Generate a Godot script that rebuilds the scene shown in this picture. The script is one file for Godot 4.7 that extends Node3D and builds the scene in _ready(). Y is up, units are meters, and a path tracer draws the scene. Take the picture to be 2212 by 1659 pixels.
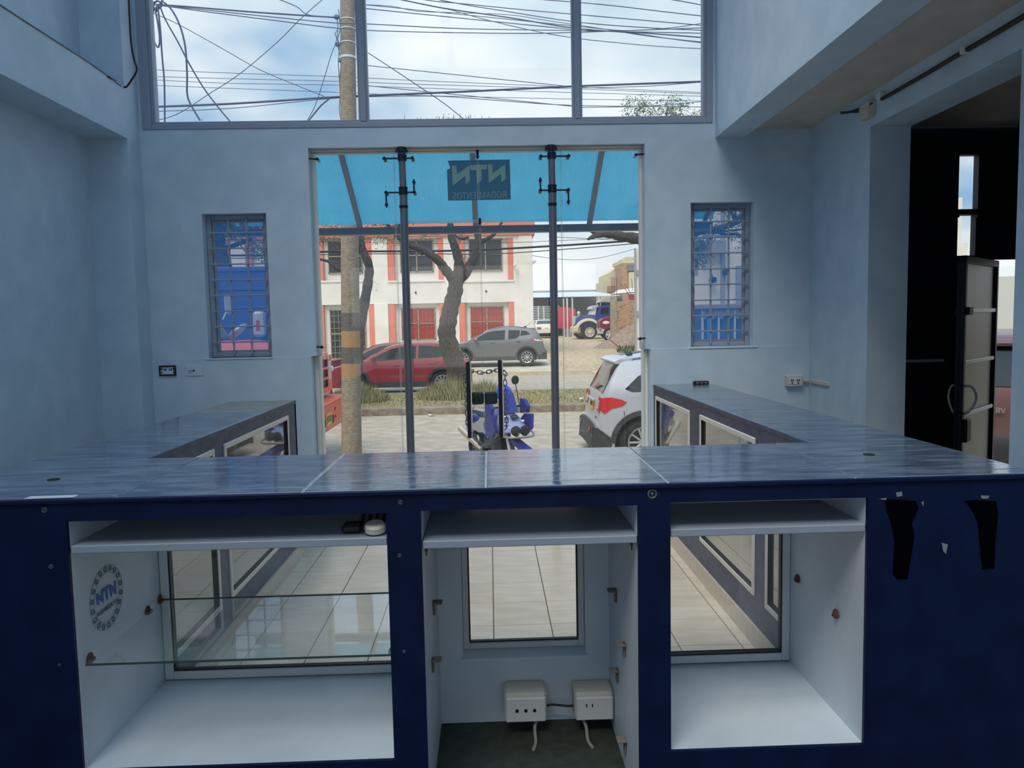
extends Node3D
# An empty shop with a U-shaped tiled counter, looking out through a glass front onto a street.

const PITCH := -4.57
const YAW := -1.63
const ROLL := -1.14
const FOCAL := 1640.0
const EYE := Vector3(0, 1.45, 0)
var cam_basis: Basis
var taken := {}
var mats := {}
var texs := {}
var rng := RandomNumberGenerator.new()

class MB:
	var v := PackedVector3Array()
	var n := PackedVector3Array()
	var xf := Transform3D.IDENTITY
	func tri(a: Vector3, b: Vector3, c: Vector3, na: Vector3, nb: Vector3, nc: Vector3) -> void:
		a = xf * a; b = xf * b; c = xf * c
		na = (xf.basis * na).normalized(); nb = (xf.basis * nb).normalized(); nc = (xf.basis * nc).normalized()
		if (b - a).cross(c - a).dot(na + nb + nc) > 0.0:
			v.append_array([a, c, b]); n.append_array([na, nc, nb])
		else:
			v.append_array([a, b, c]); n.append_array([na, nb, nc])
	func flat(a: Vector3, b: Vector3, c: Vector3, out: Vector3) -> void:
		var q := (b - a).cross(c - a).normalized()
		if q.dot(out) < 0.0: q = -q
		tri(a, b, c, q, q, q)
	func quad(a: Vector3, b: Vector3, c: Vector3, d: Vector3, out: Vector3) -> void:
		flat(a, b, c, out); flat(a, c, d, out)
	func box(c: Vector3, s: Vector3) -> void:
		var h := s * 0.5
		for ax in 3:
			for sg in [-1.0, 1.0]:
				var o := Vector3.ZERO; o[ax] = sg
				var u := Vector3.ZERO; u[(ax + 1) % 3] = h[(ax + 1) % 3]
				var w := Vector3.ZERO; w[(ax + 2) % 3] = h[(ax + 2) % 3]
				var m := c + o * h[ax]
				quad(m - u - w, m + u - w, m + u + w, m - u + w, o)
	func span(a: Vector3, b: Vector3) -> void:
		box((a + b) * 0.5, (b - a).abs())
	func cbox(c: Vector3, s: Vector3, r: float) -> void:
		var h := s * 0.5
		r = minf(r, minf(h.x, minf(h.y, h.z)) * 0.9)
		for ax in 3:
			var i := (ax + 1) % 3
			var k := (ax + 2) % 3
			for sg in [-1.0, 1.0]:
				var o := Vector3.ZERO; o[ax] = sg
				var u := Vector3.ZERO; u[i] = h[i] - r
				var w := Vector3.ZERO; w[k] = h[k] - r
				var m := c + o * h[ax]
				quad(m - u - w, m + u - w, m + u + w, m - u + w, o)
			for si in [-1.0, 1.0]:
				for sk in [-1.0, 1.0]:
					var a := Vector3.ZERO; a[i] = si * h[i]; a[k] = sk * (h[k] - r)
					var b := Vector3.ZERO; b[i] = si * (h[i] - r); b[k] = sk * h[k]
					var e := Vector3.ZERO; e[ax] = h[ax] - r
					var o := Vector3.ZERO; o[i] = si; o[k] = sk
					quad(c + a - e, c + a + e, c + b + e, c + b - e, o)
		for sx in [-1.0, 1.0]:
			for sy in [-1.0, 1.0]:
				for sz in [-1.0, 1.0]:
					var q := Vector3(sx, sy, sz)
					flat(c + q * Vector3(h.x, h.y - r, h.z - r), c + q * Vector3(h.x - r, h.y, h.z - r), c + q * Vector3(h.x - r, h.y - r, h.z), q)
	func cspan(a: Vector3, b: Vector3, r: float) -> void:
		cbox((a + b) * 0.5, (b - a).abs(), r)
	func tube(p: Array, rad, seg := 8, caps := true) -> void:
		var rings: Array = []
		var norms: Array = []
		var up := Vector3.UP
		for i in p.size():
			var d: Vector3 = (p[mini(i + 1, p.size() - 1)] - p[maxi(i - 1, 0)])
			d = d.normalized()
			if i == 0:
				up = Vector3.RIGHT if absf(d.y) > 0.9 else Vector3.UP
			var s := d.cross(up).normalized()
			up = s.cross(d).normalized()
			var r: float = rad[i] if rad is Array else rad
			var ring: Array = []
			var nr: Array = []
			for j in seg:
				var a := TAU * j / seg
				var o := s * cos(a) + up * sin(a)
				ring.append(p[i] + o * r); nr.append(o)
			rings.append(ring); norms.append(nr)
		for i in p.size() - 1:
			for j in seg:
				var k := (j + 1) % seg
				tri(rings[i][j], rings[i + 1][j], rings[i + 1][k], norms[i][j], norms[i + 1][j], norms[i + 1][k])
				tri(rings[i][j], rings[i + 1][k], rings[i][k], norms[i][j], norms[i + 1][k], norms[i][k])
		if caps:
			var d0: Vector3 = (p[0] - p[1])
			var d1: Vector3 = (p[-1] - p[-2])
			for j in range(1, seg - 1):
				flat(rings[0][0], rings[0][j], rings[0][j + 1], d0)
				flat(rings[-1][0], rings[-1][j], rings[-1][j + 1], d1)
	func grid(rows: Array, centre: Vector3, closed := false) -> void:
		var nn: Array = []
		var h := rows.size()
		for i in h:
			var row: Array = rows[i]
			var w := row.size()
			var l: Array = []
			for j in w:
				var j0 := (j - 1 + w) % w if closed else maxi(j - 1, 0)
				var j1 := (j + 1) % w if closed else mini(j + 1, w - 1)
				var du: Vector3 = rows[i][j1] - rows[i][j0]
				var dv: Vector3 = rows[mini(i + 1, h - 1)][j] - rows[maxi(i - 1, 0)][j]
				var q := du.cross(dv)
				if q.length() < 1e-9: q = rows[i][j] - centre
				q = q.normalized()
				if q.dot(rows[i][j] - centre) < 0.0: q = -q
				l.append(q)
			nn.append(l)
		for i in h - 1:
			var w: int = rows[i].size()
			for j in (w if closed else w - 1):
				var k := (j + 1) % w
				var a: Vector3 = rows[i][j]; var b: Vector3 = rows[i][k]; var c: Vector3 = rows[i + 1][k]; var d: Vector3 = rows[i + 1][j]
				if (a - b).length_squared() > 1e-12: tri(a, b, c, nn[i][j], nn[i][k], nn[i + 1][k])
				if (c - d).length_squared() > 1e-12: tri(a, c, d, nn[i][j], nn[i + 1][k], nn[i + 1][j])
	func prism(poly: PackedVector2Array, z0: float, z1: float) -> void:
		var ids := Geometry2D.triangulate_polygon(poly)
		for i in range(0, ids.size(), 3):
			for z in [z0, z1]:
				var o := Vector3(0, 0, 1 if z == maxf(z0, z1) else -1)
				flat(Vector3(poly[ids[i]].x, poly[ids[i]].y, z), Vector3(poly[ids[i + 1]].x, poly[ids[i + 1]].y, z), Vector3(poly[ids[i + 2]].x, poly[ids[i + 2]].y, z), o)
		var cw := Geometry2D.is_polygon_clockwise(poly)
		for i in poly.size():
			var a := poly[i]
			var b := poly[(i + 1) % poly.size()]
			var d := b - a
			var o := Vector3(d.y, -d.x, 0) * (-1.0 if cw else 1.0)
			quad(Vector3(a.x, a.y, z0), Vector3(b.x, b.y, z0), Vector3(b.x, b.y, z1), Vector3(a.x, a.y, z1), o)
	func ell(c: Vector3, r: Vector3, nu := 16, nv := 10) -> void:
		for i in nv:
			for j in nu:
				var q: Array = []
				for e in [[i, j], [i, j + 1], [i + 1, j + 1], [i + 1, j]]:
					var t: float = PI * e[0] / nv
					var a: float = TAU * e[1] / nu
					q.append(Vector3(sin(t) * cos(a), cos(t), sin(t) * sin(a)))
				var m := Vector3.ONE / r
				if i > 0: tri(c + q[0] * r, c + q[1] * r, c + q[2] * r, q[0] * m, q[1] * m, q[2] * m)
				if i < nv - 1: tri(c + q[0] * r, c + q[2] * r, c + q[3] * r, q[0] * m, q[2] * m, q[3] * m)
	func lathe(prof: Array, seg := 20) -> void:
		for i in prof.size() - 1:
			var a: Vector2 = prof[i]
			var b: Vector2 = prof[i + 1]
			var d := b - a
			var on := Vector2(d.y, -d.x).normalized()
			for j in seg:
				var t0 := TAU * j / seg
				var t1 := TAU * (j + 1) / seg
				var e0 := Vector3(cos(t0), 0, sin(t0))
				var e1 := Vector3(cos(t1), 0, sin(t1))
				var y := Vector3.UP
				var n0 := e0 * on.x + y * on.y
				var n1 := e1 * on.x + y * on.y
				if b.x > 1e-6: tri(e0 * a.x + y * a.y, e0 * b.x + y * b.y, e1 * b.x + y * b.y, n0, n0, n1)
				if a.x > 1e-6: tri(e0 * a.x + y * a.y, e1 * b.x + y * b.y, e1 * a.x + y * a.y, n0, n1, n1)
	func ring(c: Vector3, R: float, r: float, ax: Vector3, seg := 20, ts := 8, a0 := 0.0, a1 := TAU) -> void:
		var s := ax.cross(Vector3.UP if absf(ax.y) < 0.9 else Vector3.RIGHT).normalized()
		var t := ax.cross(s).normalized()
		var p: Array = []
		for i in seg + 1:
			var a := lerpf(a0, a1, float(i) / seg)
			p.append(c + (s * cos(a) + t * sin(a)) * R)
		tube(p, r, ts, false)
	# a slab across the axis ax (0 x, 1 y, 2 z) from t0 to t1, over u and w, with rectangular holes [u0, u1, w0, w1]
	func slab(ax: int, t0: float, t1: float, u0: float, u1: float, w0: float, w1: float, holes: Array) -> void:
		var us: Array = [u0, u1]
		var ws: Array = [w0, w1]
		for h in holes:
			us.append_array([clampf(h[0], u0, u1), clampf(h[1], u0, u1)]); ws.append_array([clampf(h[2], w0, w1), clampf(h[3], w0, w1)])
		us.sort(); ws.sort()
		var at := func(t: float, u: float, w: float) -> Vector3:
			return Vector3(t, w, u) if ax == 0 else Vector3(u, t, w) if ax == 1 else Vector3(u, w, t)
		var full := func(i: int, j: int) -> bool:
			if i < 0 or j < 0 or i >= us.size() - 1 or j >= ws.size() - 1: return false
			var u: float = (us[i] + us[i + 1]) * 0.5
			var w: float = (ws[j] + ws[j + 1]) * 0.5
			for h in holes:
				if u > h[0] and u < h[1] and w > h[2] and w < h[3]: return false
			return true
		var ot: Vector3 = at.call(1.0, 0.0, 0.0)
		var ou: Vector3 = at.call(0.0, 1.0, 0.0)
		var ow: Vector3 = at.call(0.0, 0.0, 1.0)
		for i in us.size() - 1:
			for j in ws.size() - 1:
				if us[i + 1] - us[i] < 1e-5 or ws[j + 1] - ws[j] < 1e-5 or not full.call(i, j): continue
				var a: float = us[i]; var b: float = us[i + 1]; var c: float = ws[j]; var d: float = ws[j + 1]
				quad(at.call(t1, a, c), at.call(t1, b, c), at.call(t1, b, d), at.call(t1, a, d), ot * signf(t1 - t0))
				quad(at.call(t0, a, c), at.call(t0, b, c), at.call(t0, b, d), at.call(t0, a, d), -ot * signf(t1 - t0))
				if not full.call(i - 1, j): quad(at.call(t0, a, c), at.call(t1, a, c), at.call(t1, a, d), at.call(t0, a, d), -ou)
				if not full.call(i + 1, j): quad(at.call(t0, b, c), at.call(t1, b, c), at.call(t1, b, d), at.call(t0, b, d), ou)
				if not full.call(i, j - 1): quad(at.call(t0, a, c), at.call(t1, a, c), at.call(t1, b, c), at.call(t0, b, c), -ow)
				if not full.call(i, j + 1): quad(at.call(t0, a, d), at.call(t1, a, d), at.call(t1, b, d), at.call(t0, b, d), ow)
	func mesh(off := Vector3.ZERO) -> ArrayMesh:
		var arr: Array = []
		arr.resize(Mesh.ARRAY_MAX)
		var vv := v
		if off != Vector3.ZERO:
			vv = PackedVector3Array()
			for p in v: vv.append(p - off)
		arr[Mesh.ARRAY_VERTEX] = vv
		arr[Mesh.ARRAY_NORMAL] = n
		var m := ArrayMesh.new()
		m.add_surface_from_arrays(Mesh.PRIMITIVE_TRIANGLES, arr)
		return m
	func low() -> Vector3:
		var b := AABB(v[0], Vector3.ZERO)
		for p in v: b = b.expand(p)
		return Vector3(b.get_center().x, b.position.y, b.get_center().z)

# ---------------------------------------------------------------- helpers
# the point in the direction of a photograph pixel that lies on the plane where axis ax has the value val
func px(x: float, y: float, ax: int, val: float) -> Vector3:
	var d := cam_basis * Vector3(x - 1106.0, 829.5 - y, -FOCAL)
	return EYE + d * ((val - EYE[ax]) / d[ax])

func numbered(nm: String) -> String:
	var k: int = taken.get(nm, -1) + 1
	taken[nm] = k
	return nm if k == 0 else "%s_%03d" % [nm, k]

func thing(nm: String, label: String, cat: String, at: Vector3, group := "", turn := 0.0) -> Node3D:
	var o := Node3D.new()
	o.name = numbered(nm)
	add_child(o)
	o.position = at
	o.rotation.y = turn
	if label != "": o.set_meta("label", label)
	if cat != "": o.set_meta("category", cat)
	if group != "": o.set_meta("group", group)
	return o

func structure(nm: String, at := Vector3.ZERO) -> Node3D:
	var o := Node3D.new()
	o.name = numbered(nm)
	add_child(o)
	o.position = at
	o.set_meta("kind", "structure")
	return o

# a part given in the thing's own axes
func lp(parent: Node3D, nm: String, m, mat: Material, at := Vector3.ZERO) -> MeshInstance3D:
	var o := MeshInstance3D.new()
	o.name = nm
	o.mesh = m.mesh() if m is MB else m
	o.material_override = mat
	o.position = at
	parent.add_child(o, true)
	return o

# a part given in world coordinates, under things that are not turned
func wp(parent: Node3D, nm: String, m: MB, mat: Material) -> MeshInstance3D:
	var off := Vector3.ZERO
	var q: Node = parent
	while q is Node3D and q != self:
		off += q.position
		q = q.get_parent()
	var lo := m.low()
	var o := lp(parent, nm, m.mesh(lo), mat)
	o.position = lo - off
	return o

# a thing that is one mesh, in world coordinates
func single(nm: String, m: MB, mat: Material, label: String, cat: String, group := "") -> MeshInstance3D:
	var lo := m.low()
	var o := lp(self, numbered(nm), m.mesh(lo), mat, lo)
	if label != "": o.set_meta("label", label)
	if cat != "": o.set_meta("category", cat)
	if group != "": o.set_meta("group", group)
	return o

func struct(nm: String, m: MB, mat: Material) -> MeshInstance3D:
	var o := single(nm, m, mat, "", "")
	o.set_meta("kind", "structure")
	return o

func stuff(o: Node3D) -> void:
	o.set_meta("kind", "stuff")

func rgb(r: int, g: int, b: int) -> Color:
	return Color8(r, g, b)

# a seamless texture that runs from one colour to another with noise, fine grain on top
func ntex(key: String, a: Color, b: Color, freq: float, oct := 4, grain := 0.0, size := 384) -> ImageTexture:
	if texs.has(key): return texs[key]
	var f := FastNoiseLite.new()
	f.seed = hash(key) % 10000
	f.frequency = freq
	f.fractal_octaves = oct
	f.noise_type = FastNoiseLite.TYPE_SIMPLEX_SMOOTH
	var src := f.get_seamless_image(size, size)
	var d := src.get_data()
	var step := d.size() / (size * size)
	var out := PackedByteArray()
	out.resize(size * size * 3)
	var r := RandomNumberGenerator.new()
	r.seed = hash(key)
	for i in size * size:
		var t := clampf((d[i * step] / 255.0 - 0.5) * 1.5 + 0.5 + r.randf_range(-grain, grain), 0.0, 1.0)
		out[i * 3] = int(lerpf(a.r, b.r, t) * 255.0)
		out[i * 3 + 1] = int(lerpf(a.g, b.g, t) * 255.0)
		out[i * 3 + 2] = int(lerpf(a.b, b.b, t) * 255.0)
	texs[key] = ImageTexture.create_from_image(Image.create_from_data(size, size, false, Image.FORMAT_RGB8, out))
	return texs[key]

func mat(key: String, col: Color, rough := 0.6, metal := 0.0) -> StandardMaterial3D:
	if mats.has(key): return mats[key]
	var m := StandardMaterial3D.new()
	m.albedo_color = col
	m.roughness = rough
	m.metallic = metal
	mats[key] = m
	return m

# a material whose colour varies with noise, laid on in world space
func nmat(key: String, a: Color, b: Color, rough: float, tiles: Vector3, freq := 0.012, grain := 0.05, relief := 0.0) -> StandardMaterial3D:
	if mats.has(key): return mats[key]
	var m := mat(key, Color.WHITE, rough)
	m.albedo_texture = ntex(key, a, b, freq, 4, grain)
	m.uv1_triplanar = true
	m.uv1_world_triplanar = true
	m.uv1_scale = tiles
	if relief > 0.0:
		m.heightmap_enabled = true
		m.heightmap_texture = ntex("relief_" + key, Color.BLACK, Color.WHITE, freq * 3.0, 4, 0.08)
		m.heightmap_scale = relief
	return m

func pane_mat(key: String, col: Color, alpha: float, rough := 0.02) -> StandardMaterial3D:
	if mats.has(key): return mats[key]
	var m := mat(key, Color(col, alpha), rough)
	m.transparency = BaseMaterial3D.TRANSPARENCY_ALPHA
	return m

func smooth_path(p: Array, per := 6) -> Array:
	var out: Array = []
	for i in p.size() - 1:
		var a: Vector3 = p[maxi(i - 1, 0)]
		var b: Vector3 = p[i]
		var c: Vector3 = p[i + 1]
		var d: Vector3 = p[mini(i + 2, p.size() - 1)]
		for k in per:
			out.append(b.cubic_interpolate(c, a, d, float(k) / per))
	out.append(p[-1])
	return out

func text_mesh(t: String, size: float, depth: float) -> TextMesh:
	var m := TextMesh.new()
	var f := SystemFont.new()
	f.font_names = PackedStringArray(["Droid Sans"])
	m.font = f
	m.text = t
	m.font_size = 64
	m.pixel_size = size / 64.0
	m.depth = depth
	return m

# ---------------------------------------------------------------- camera, sky, light
func make_sky() -> PanoramaSkyMaterial:
	var w := 2048
	var h := 1024
	var img := Image.create_empty(w, h, false, Image.FORMAT_RGBF)
	var below := Color(0.42, 0.42, 0.40)
	img.fill(below)
	var big := FastNoiseLite.new()
	big.seed = 11; big.frequency = 0.55; big.fractal_octaves = 5; big.noise_type = FastNoiseLite.TYPE_SIMPLEX_SMOOTH
	var fine := FastNoiseLite.new()
	fine.seed = 5; fine.frequency = 1.9; fine.fractal_octaves = 4; fine.noise_type = FastNoiseLite.TYPE_SIMPLEX_SMOOTH
	for j in range(0, h / 2 + 8):
		var t := PI * (j + 0.5) / h
		var y := cos(t)
		var s := sin(t)
		var high := maxf(y, 0.0)
		var blue := Color(0.12, 0.38, 0.74).lerp(Color(0.34, 0.60, 0.84), exp(-high * 5.0))
		for i in w:
			var a := TAU * (i + 0.5) / w - PI
			var dx := s * sin(a)
			var dz := -s * cos(a)
			var k := 1.0 / (high + 0.28)
			var p := Vector2(dx * k, dz * k)
			var c := big.get_noise_2d(p.x + 3.1, p.y) * 1.5 + fine.get_noise_2d(p.x, p.y) * 0.5
			# the break in the clouds over the houses to the right, and thinner veils to the left
			var ga := (a - 0.22) / 0.15
			var ge := (asin(clampf(y, -1.0, 1.0)) - 0.34) / 0.085
			c -= 2.1 * exp(-ga * ga - ge * ge)
			c -= 0.75 * exp(-pow((a + 0.28) / 0.16, 2.0) - pow((asin(clampf(y, -1.0, 1.0)) - 0.33) / 0.10, 2.0))
			c += 0.55 * exp(-pow((a + 0.02) / 0.2, 2.0) - pow((asin(clampf(y, -1.0, 1.0)) - 0.33) / 0.16, 2.0))
			c += 1.1 * exp(-high * 8.0)
			var cover := smoothstep(-0.50, 0.34, c)
			var shade := 0.5 + 0.5 * fine.get_noise_2d(p.x * 0.7 + 9.0, p.y * 0.7)
			var white := Color(0.55, 0.75, 0.90).lerp(Color(1.04, 1.12, 1.15), clampf((shade - 0.5) * 1.5 + 0.42 + c * 0.4, 0.0, 1.0))
			white = white.lerp(Color(1.06, 1.06, 1.04), exp(-high * 9.0))
			img.set_pixel(i, j, blue.lerp(white, cover) * lerpf(0.83, 1.72, smoothstep(0.3, 1.0, high)))
	var m := PanoramaSkyMaterial.new()
	m.panorama = ImageTexture.create_from_image(img)
	return m

func _ready() -> void:
	rng.seed = 20
	var cam := Camera3D.new()
	cam.name = "camera"
	cam.fov = rad_to_deg(2.0 * atan(829.5 / FOCAL))
	cam.position = EYE
	cam.rotation = Vector3(deg_to_rad(PITCH), deg_to_rad(YAW), deg_to_rad(ROLL))
	cam.near = 0.05
	cam.far = 400.0
	add_child(cam)
	cam.make_current()
	cam_basis = cam.basis
	var we := WorldEnvironment.new()
	we.name = "environment"
	var env := Environment.new()
	env.background_mode = Environment.BG_SKY
	env.sky = Sky.new()
	env.sky.sky_material = make_sky()
	env.background_energy_multiplier = 1.0
	env.ambient_light_source = Environment.AMBIENT_SOURCE_SKY
	env.tonemap_mode = Environment.TONE_MAPPER_LINEAR
	env.tonemap_exposure = 1.18
	env.sdfgi_enabled = true
	env.ssao_enabled = true
	env.ssil_enabled = true
	we.environment = env
	add_child(we)
	# the sun behind thin cloud, high and behind the shop: broad and soft
	var sun := DirectionalLight3D.new()
	sun.name = "sun"
	sun.light_color = Color(1.0, 0.96, 0.90)
	sun.light_energy = 0.7
	sun.light_angular_distance = 30.0
	sun.shadow_enabled = true
	add_child(sun)
	sun.look_at_from_position(Vector3(-6, 20, 12), Vector3.ZERO)
	make_materials()
	build_shell()
	build_front()
	build_counter()
	build_fittings()
	build_garage()
	build_ground()
	build_houses()
	build_trees()
	build_vehicles()
	build_wires()

func make_materials() -> void:
	nmat("plaster", rgb(184, 205, 222), rgb(196, 215, 231), 0.75, Vector3(0.9, 0.9, 0.9), 0.01, 0.03, 0.02)
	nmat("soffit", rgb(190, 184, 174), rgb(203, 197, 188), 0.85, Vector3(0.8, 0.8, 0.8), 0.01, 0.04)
	nmat("floor_tile", rgb(208, 197, 178), rgb(222, 213, 196), 0.28, Vector3(0.8, 2.2, 3.4), 0.012, 0.05)
	nmat("floor_tile_b", rgb(202, 191, 172), rgb(216, 206, 188), 0.3, Vector3(0.9, 2.0, 3.0), 0.013, 0.05)
	mat("grout", rgb(116, 106, 92), 0.9)
	nmat("navy", rgb(6, 21, 56), rgb(9, 28, 66), 0.5, Vector3(1.3, 1.3, 1.3), 0.012, 0.05).metallic_specular = 0.3
	nmat("navy_worn", rgb(40, 52, 84), rgb(70, 80, 104), 0.45, Vector3(1.1, 2.2, 1.1), 0.014, 0.08)
	for k in 3:
		var m := nmat("counter_tile_%d" % k, rgb(66 + 5 * k, 82 + 5 * k, 106 + 4 * k), rgb(112 + 4 * k, 128 + 4 * k, 150 + 3 * k), 0.07, Vector3(0.7, 1.0, 3.6), 0.012, 0.07)
		m.heightmap_enabled = true
		m.heightmap_texture = ntex("slate", Color.BLACK, Color.WHITE, 0.03, 4, 0.03)
		m.heightmap_scale = 0.03
		m.metallic_specular = 0.7
	nmat("counter_grout", rgb(160, 170, 182), rgb(188, 196, 204), 0.8, Vector3(3, 3, 3))
	nmat("cement", rgb(120, 128, 132), rgb(140, 146, 148), 0.85, Vector3(1.6, 1.6, 1.6), 0.015, 0.08)
	nmat("cabinet_white", rgb(200, 211, 220), rgb(211, 221, 229), 0.55, Vector3(0.8, 0.8, 0.8), 0.008, 0.03)
	nmat("niche_floor", rgb(42, 52, 46), rgb(58, 66, 58), 0.8, Vector3(2, 2, 2), 0.02, 0.1)
	mat("aluminium", rgb(206, 210, 214), 0.35, 0.2)
	mat("aluminium_warm", rgb(226, 222, 212), 0.4, 0.1)
	mat("window_metal", rgb(150, 160, 178), 0.5, 0.1)
	mat("grille", rgb(150, 164, 182), 0.5, 0.1)
	mat("steel_dark", rgb(108, 114, 128), 0.34, 0.4)
	mat("fitting", rgb(40, 44, 56), 0.35, 0.5)
	mat("cap", rgb(190, 150, 150), 0.3, 0.4)
	mat("black", rgb(22, 22, 24), 0.5)
	mat("rubber", rgb(34, 33, 33), 0.85)
	mat("dark_hole", rgb(12, 12, 14), 0.9)
	mat("white_plastic", rgb(214, 216, 214), 0.45)
	mat("off_white", rgb(200, 198, 188), 0.6)
	mat("rust", rgb(92, 66, 54), 0.85)
	mat("dark_patch", rgb(5, 6, 10), 0.95).metallic_specular = 0.05
	pane_mat("glass", rgb(210, 225, 225), 0.03)
	pane_mat("glass_shelf", rgb(160, 185, 180), 0.10)
	mat("glass_edge", rgb(58, 78, 76), 0.2)
	var film := pane_mat("blue_film", rgb(66, 124, 172), 0.28)
	film.backlight_enabled = true
	film.backlight = Color(0.20, 0.42, 0.62)
	var aw := nmat("awning", rgb(136, 206, 230), rgb(150, 218, 238), 0.4, Vector3(1, 1, 1), 0.01, 0.03)
	aw.backlight_enabled = true
	aw.backlight = Color(0.66, 0.98, 1.0)
	aw.cull_mode = BaseMaterial3D.CULL_DISABLED

# ---------------------------------------------------------------- room
const WALL_Z := -5.32
const DOOR_L := -1.207
const DOOR_R := 1.1
const DOOR_T := 2.668
const LW := [-1.945, -1.51, 1.25, 2.237]
const RW := [1.419, 1.862, 1.258, 2.262]
const UP_W := [-2.3, 1.56, 2.81, 5.15]

func build_shell() -> void:
	var P: Material = mats.plaster
	# front wall: thicker below the windows' sill, where the door opening is a little wider
	var m := MB.new()
	m.slab(2, -5.46, WALL_Z, -2.9, 2.30, -0.6, 5.6, [[DOOR_L, DOOR_R, 1.25, DOOR_T], [DOOR_L - 0.035, DOOR_R + 0.03, -0.7, 1.25], LW, RW, UP_W])
	struct("wall_front", m, P)
	m = MB.new()
	m.slab(2, WALL_Z, WALL_Z + 0.012, -2.33, DOOR_L - 0.035, 0.0, 1.245, [])
	m.slab(2, WALL_Z, WALL_Z + 0.012, DOOR_R + 0.03, 2.26, 0.0, 1.25, [])
	struct("trim_1", m, P)
	# the old door jambs, bright where they face the street
	m = MB.new()
	for s in [[DOOR_L - 0.035, DOOR_L + 0.012], [DOOR_R + 0.03, DOOR_R - 0.01]]:
		m.cspan(Vector3(s[0], 0, -5.455), Vector3(s[1], 1.25, -5.40), 0.004)
		m.cspan(Vector3(s[0] + signf(s[1] - s[0]) * 0.03, 1.25, -5.455), Vector3(s[1] + signf(s[1] - s[0]) * 0.012, DOOR_T - 0.02, -5.40), 0.004)
	for s in [[-1.40, DOOR_L - 0.035, -1.0], [DOOR_R + 0.03, 1.32, 1.0]]:
		m.cspan(Vector3(s[0], -0.55, -5.61), Vector3(s[1], 1.25, -5.455), 0.004)
		var cut: float = 0.012
		m.cspan(Vector3(s[0] if s[2] < 0 else s[0] - 0.02, 1.25, -5.53), Vector3(s[1] if s[2] > 0 else s[1] + 0.02, 2.66, -5.455), 0.004)
	struct("trim_2", m, mat("jamb_white", rgb(226, 224, 218), 0.7))
	m = MB.new()
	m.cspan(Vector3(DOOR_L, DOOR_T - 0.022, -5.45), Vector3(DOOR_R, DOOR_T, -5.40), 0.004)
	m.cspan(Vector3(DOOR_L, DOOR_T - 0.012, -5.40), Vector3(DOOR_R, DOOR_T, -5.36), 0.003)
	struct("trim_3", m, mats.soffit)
	# left wall, column and beam
	m = MB.new()
	m.slab(0, -2.9, -2.595, -5.46, 2.4, -0.1, 5.6, [])
	struct("wall_left", m, P)
	m = MB.new()
	m.span(Vector3(-2.6, 0, -5.33), Vector3(-2.33, 5.5, -5.13))
	struct("wall_left_column", m, P)
	m = MB.new()
	m.span(Vector3(-2.6, 2.70, -5.13), Vector3(-2.33, 3.035, 2.3))
	struct("ceiling_beam_left", m, P)
	# right: edge beam of the upper floor, the slab beside it, the wall with the passage to the garage
	m = MB.new()
	m.slab(0, 1.59, 1.793, -5.33, 2.4, 2.70, 5.6, [])
	struct("wall_upper_right", m, P)
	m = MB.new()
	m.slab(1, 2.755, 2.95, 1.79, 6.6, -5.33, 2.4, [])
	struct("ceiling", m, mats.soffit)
	m = MB.new()
	m.slab(0, 2.26, 2.50, -5.33, 2.4, -0.1, 2.76, [[-4.49, -3.22, -0.2, 2.557]])
	struct("wall_right", m, P)
	m = MB.new()
	# unseen skylights added to the double-height roof to brighten the room
	var lights: Array = []
	for k in range(1, 4):
		lights.append([-2.45, -0.55, -5.1 + 1.82 * k, -3.4 + 1.82 * k])
		lights.append([-0.43, 1.47, -5.1 + 1.82 * k, -3.4 + 1.82 * k])
	m.slab(1, 5.5, 5.62, -2.9, 1.9, -5.46, 2.4, lights)
	var roof := struct("ceiling_upper", m, P)
	for q in lights:
		m = MB.new()
		m.span(Vector3(q[0], 5.54, q[2]), Vector3(q[1], 5.541, q[3]))
		wp(roof, "added_skylight_pane", m, mats.glass)
	m = MB.new()
	var rear := [-2.4, 1.9, 0.5, 2.5]  # unseen rear window added to brighten the room from behind
	m.slab(2, 2.3, 2.45, -2.9, 6.6, -0.1, 5.6, [rear])
	struct("wall_back", m, P)
	var added_bwin := structure("window_4", Vector3(-0.4, 0.3, 2.38))
	for q in [rear]:
		m = MB.new()
		m.span(Vector3(q[0], q[2], 2.380), Vector3(q[1], q[3], 2.381))
		wp(added_bwin, "pane", m, mats.glass)
		m = MB.new()
		for r in [[q[0], q[0] + 0.05, q[2], q[3]], [q[1] - 0.05, q[1], q[2], q[3]], [q[0], q[1], q[2], q[2] + 0.05], [q[0], q[1], q[3] - 0.05, q[3]], [-0.43, -0.37, q[2], q[3]]]:
			m.cspan(Vector3(r[0], r[2], 2.35), Vector3(r[1], r[3], 2.41), 0.005)
		wp(added_bwin, "frame", m, mats.window_metal)
	# floor of small beige tiles
	m = MB.new()
	m.slab(1, -0.2, -0.006, -2.9, 6.6, -5.46, 2.45, [])
	var fl := struct("floor", m, mats.grout)
	var tm := MB.new()
	tm.cbox(Vector3.ZERO, Vector3(0.2705, 0.012, 0.2915), 0.0015)
	var tile := tm.mesh()
	for i in range(-5, 5):
		for k in range(0, 10):
			var at := Vector3(-0.1475 + 0.275 * i + 0.275, -0.003, -5.195 + 0.298 * k + (0.006 if i % 2 == 0 else 0.0))
			if at.z < -5.3 or at.z > -2.4: continue
			lp(fl, "tile", tile, mats.floor_tile if (i * 7 + k * 3) % 5 != 0 else mats.floor_tile_b, at - fl.position)
	# upper window
	var win := structure("window_1", Vector3(-0.37, 2.81, -5.38))
	m = MB.new()
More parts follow.
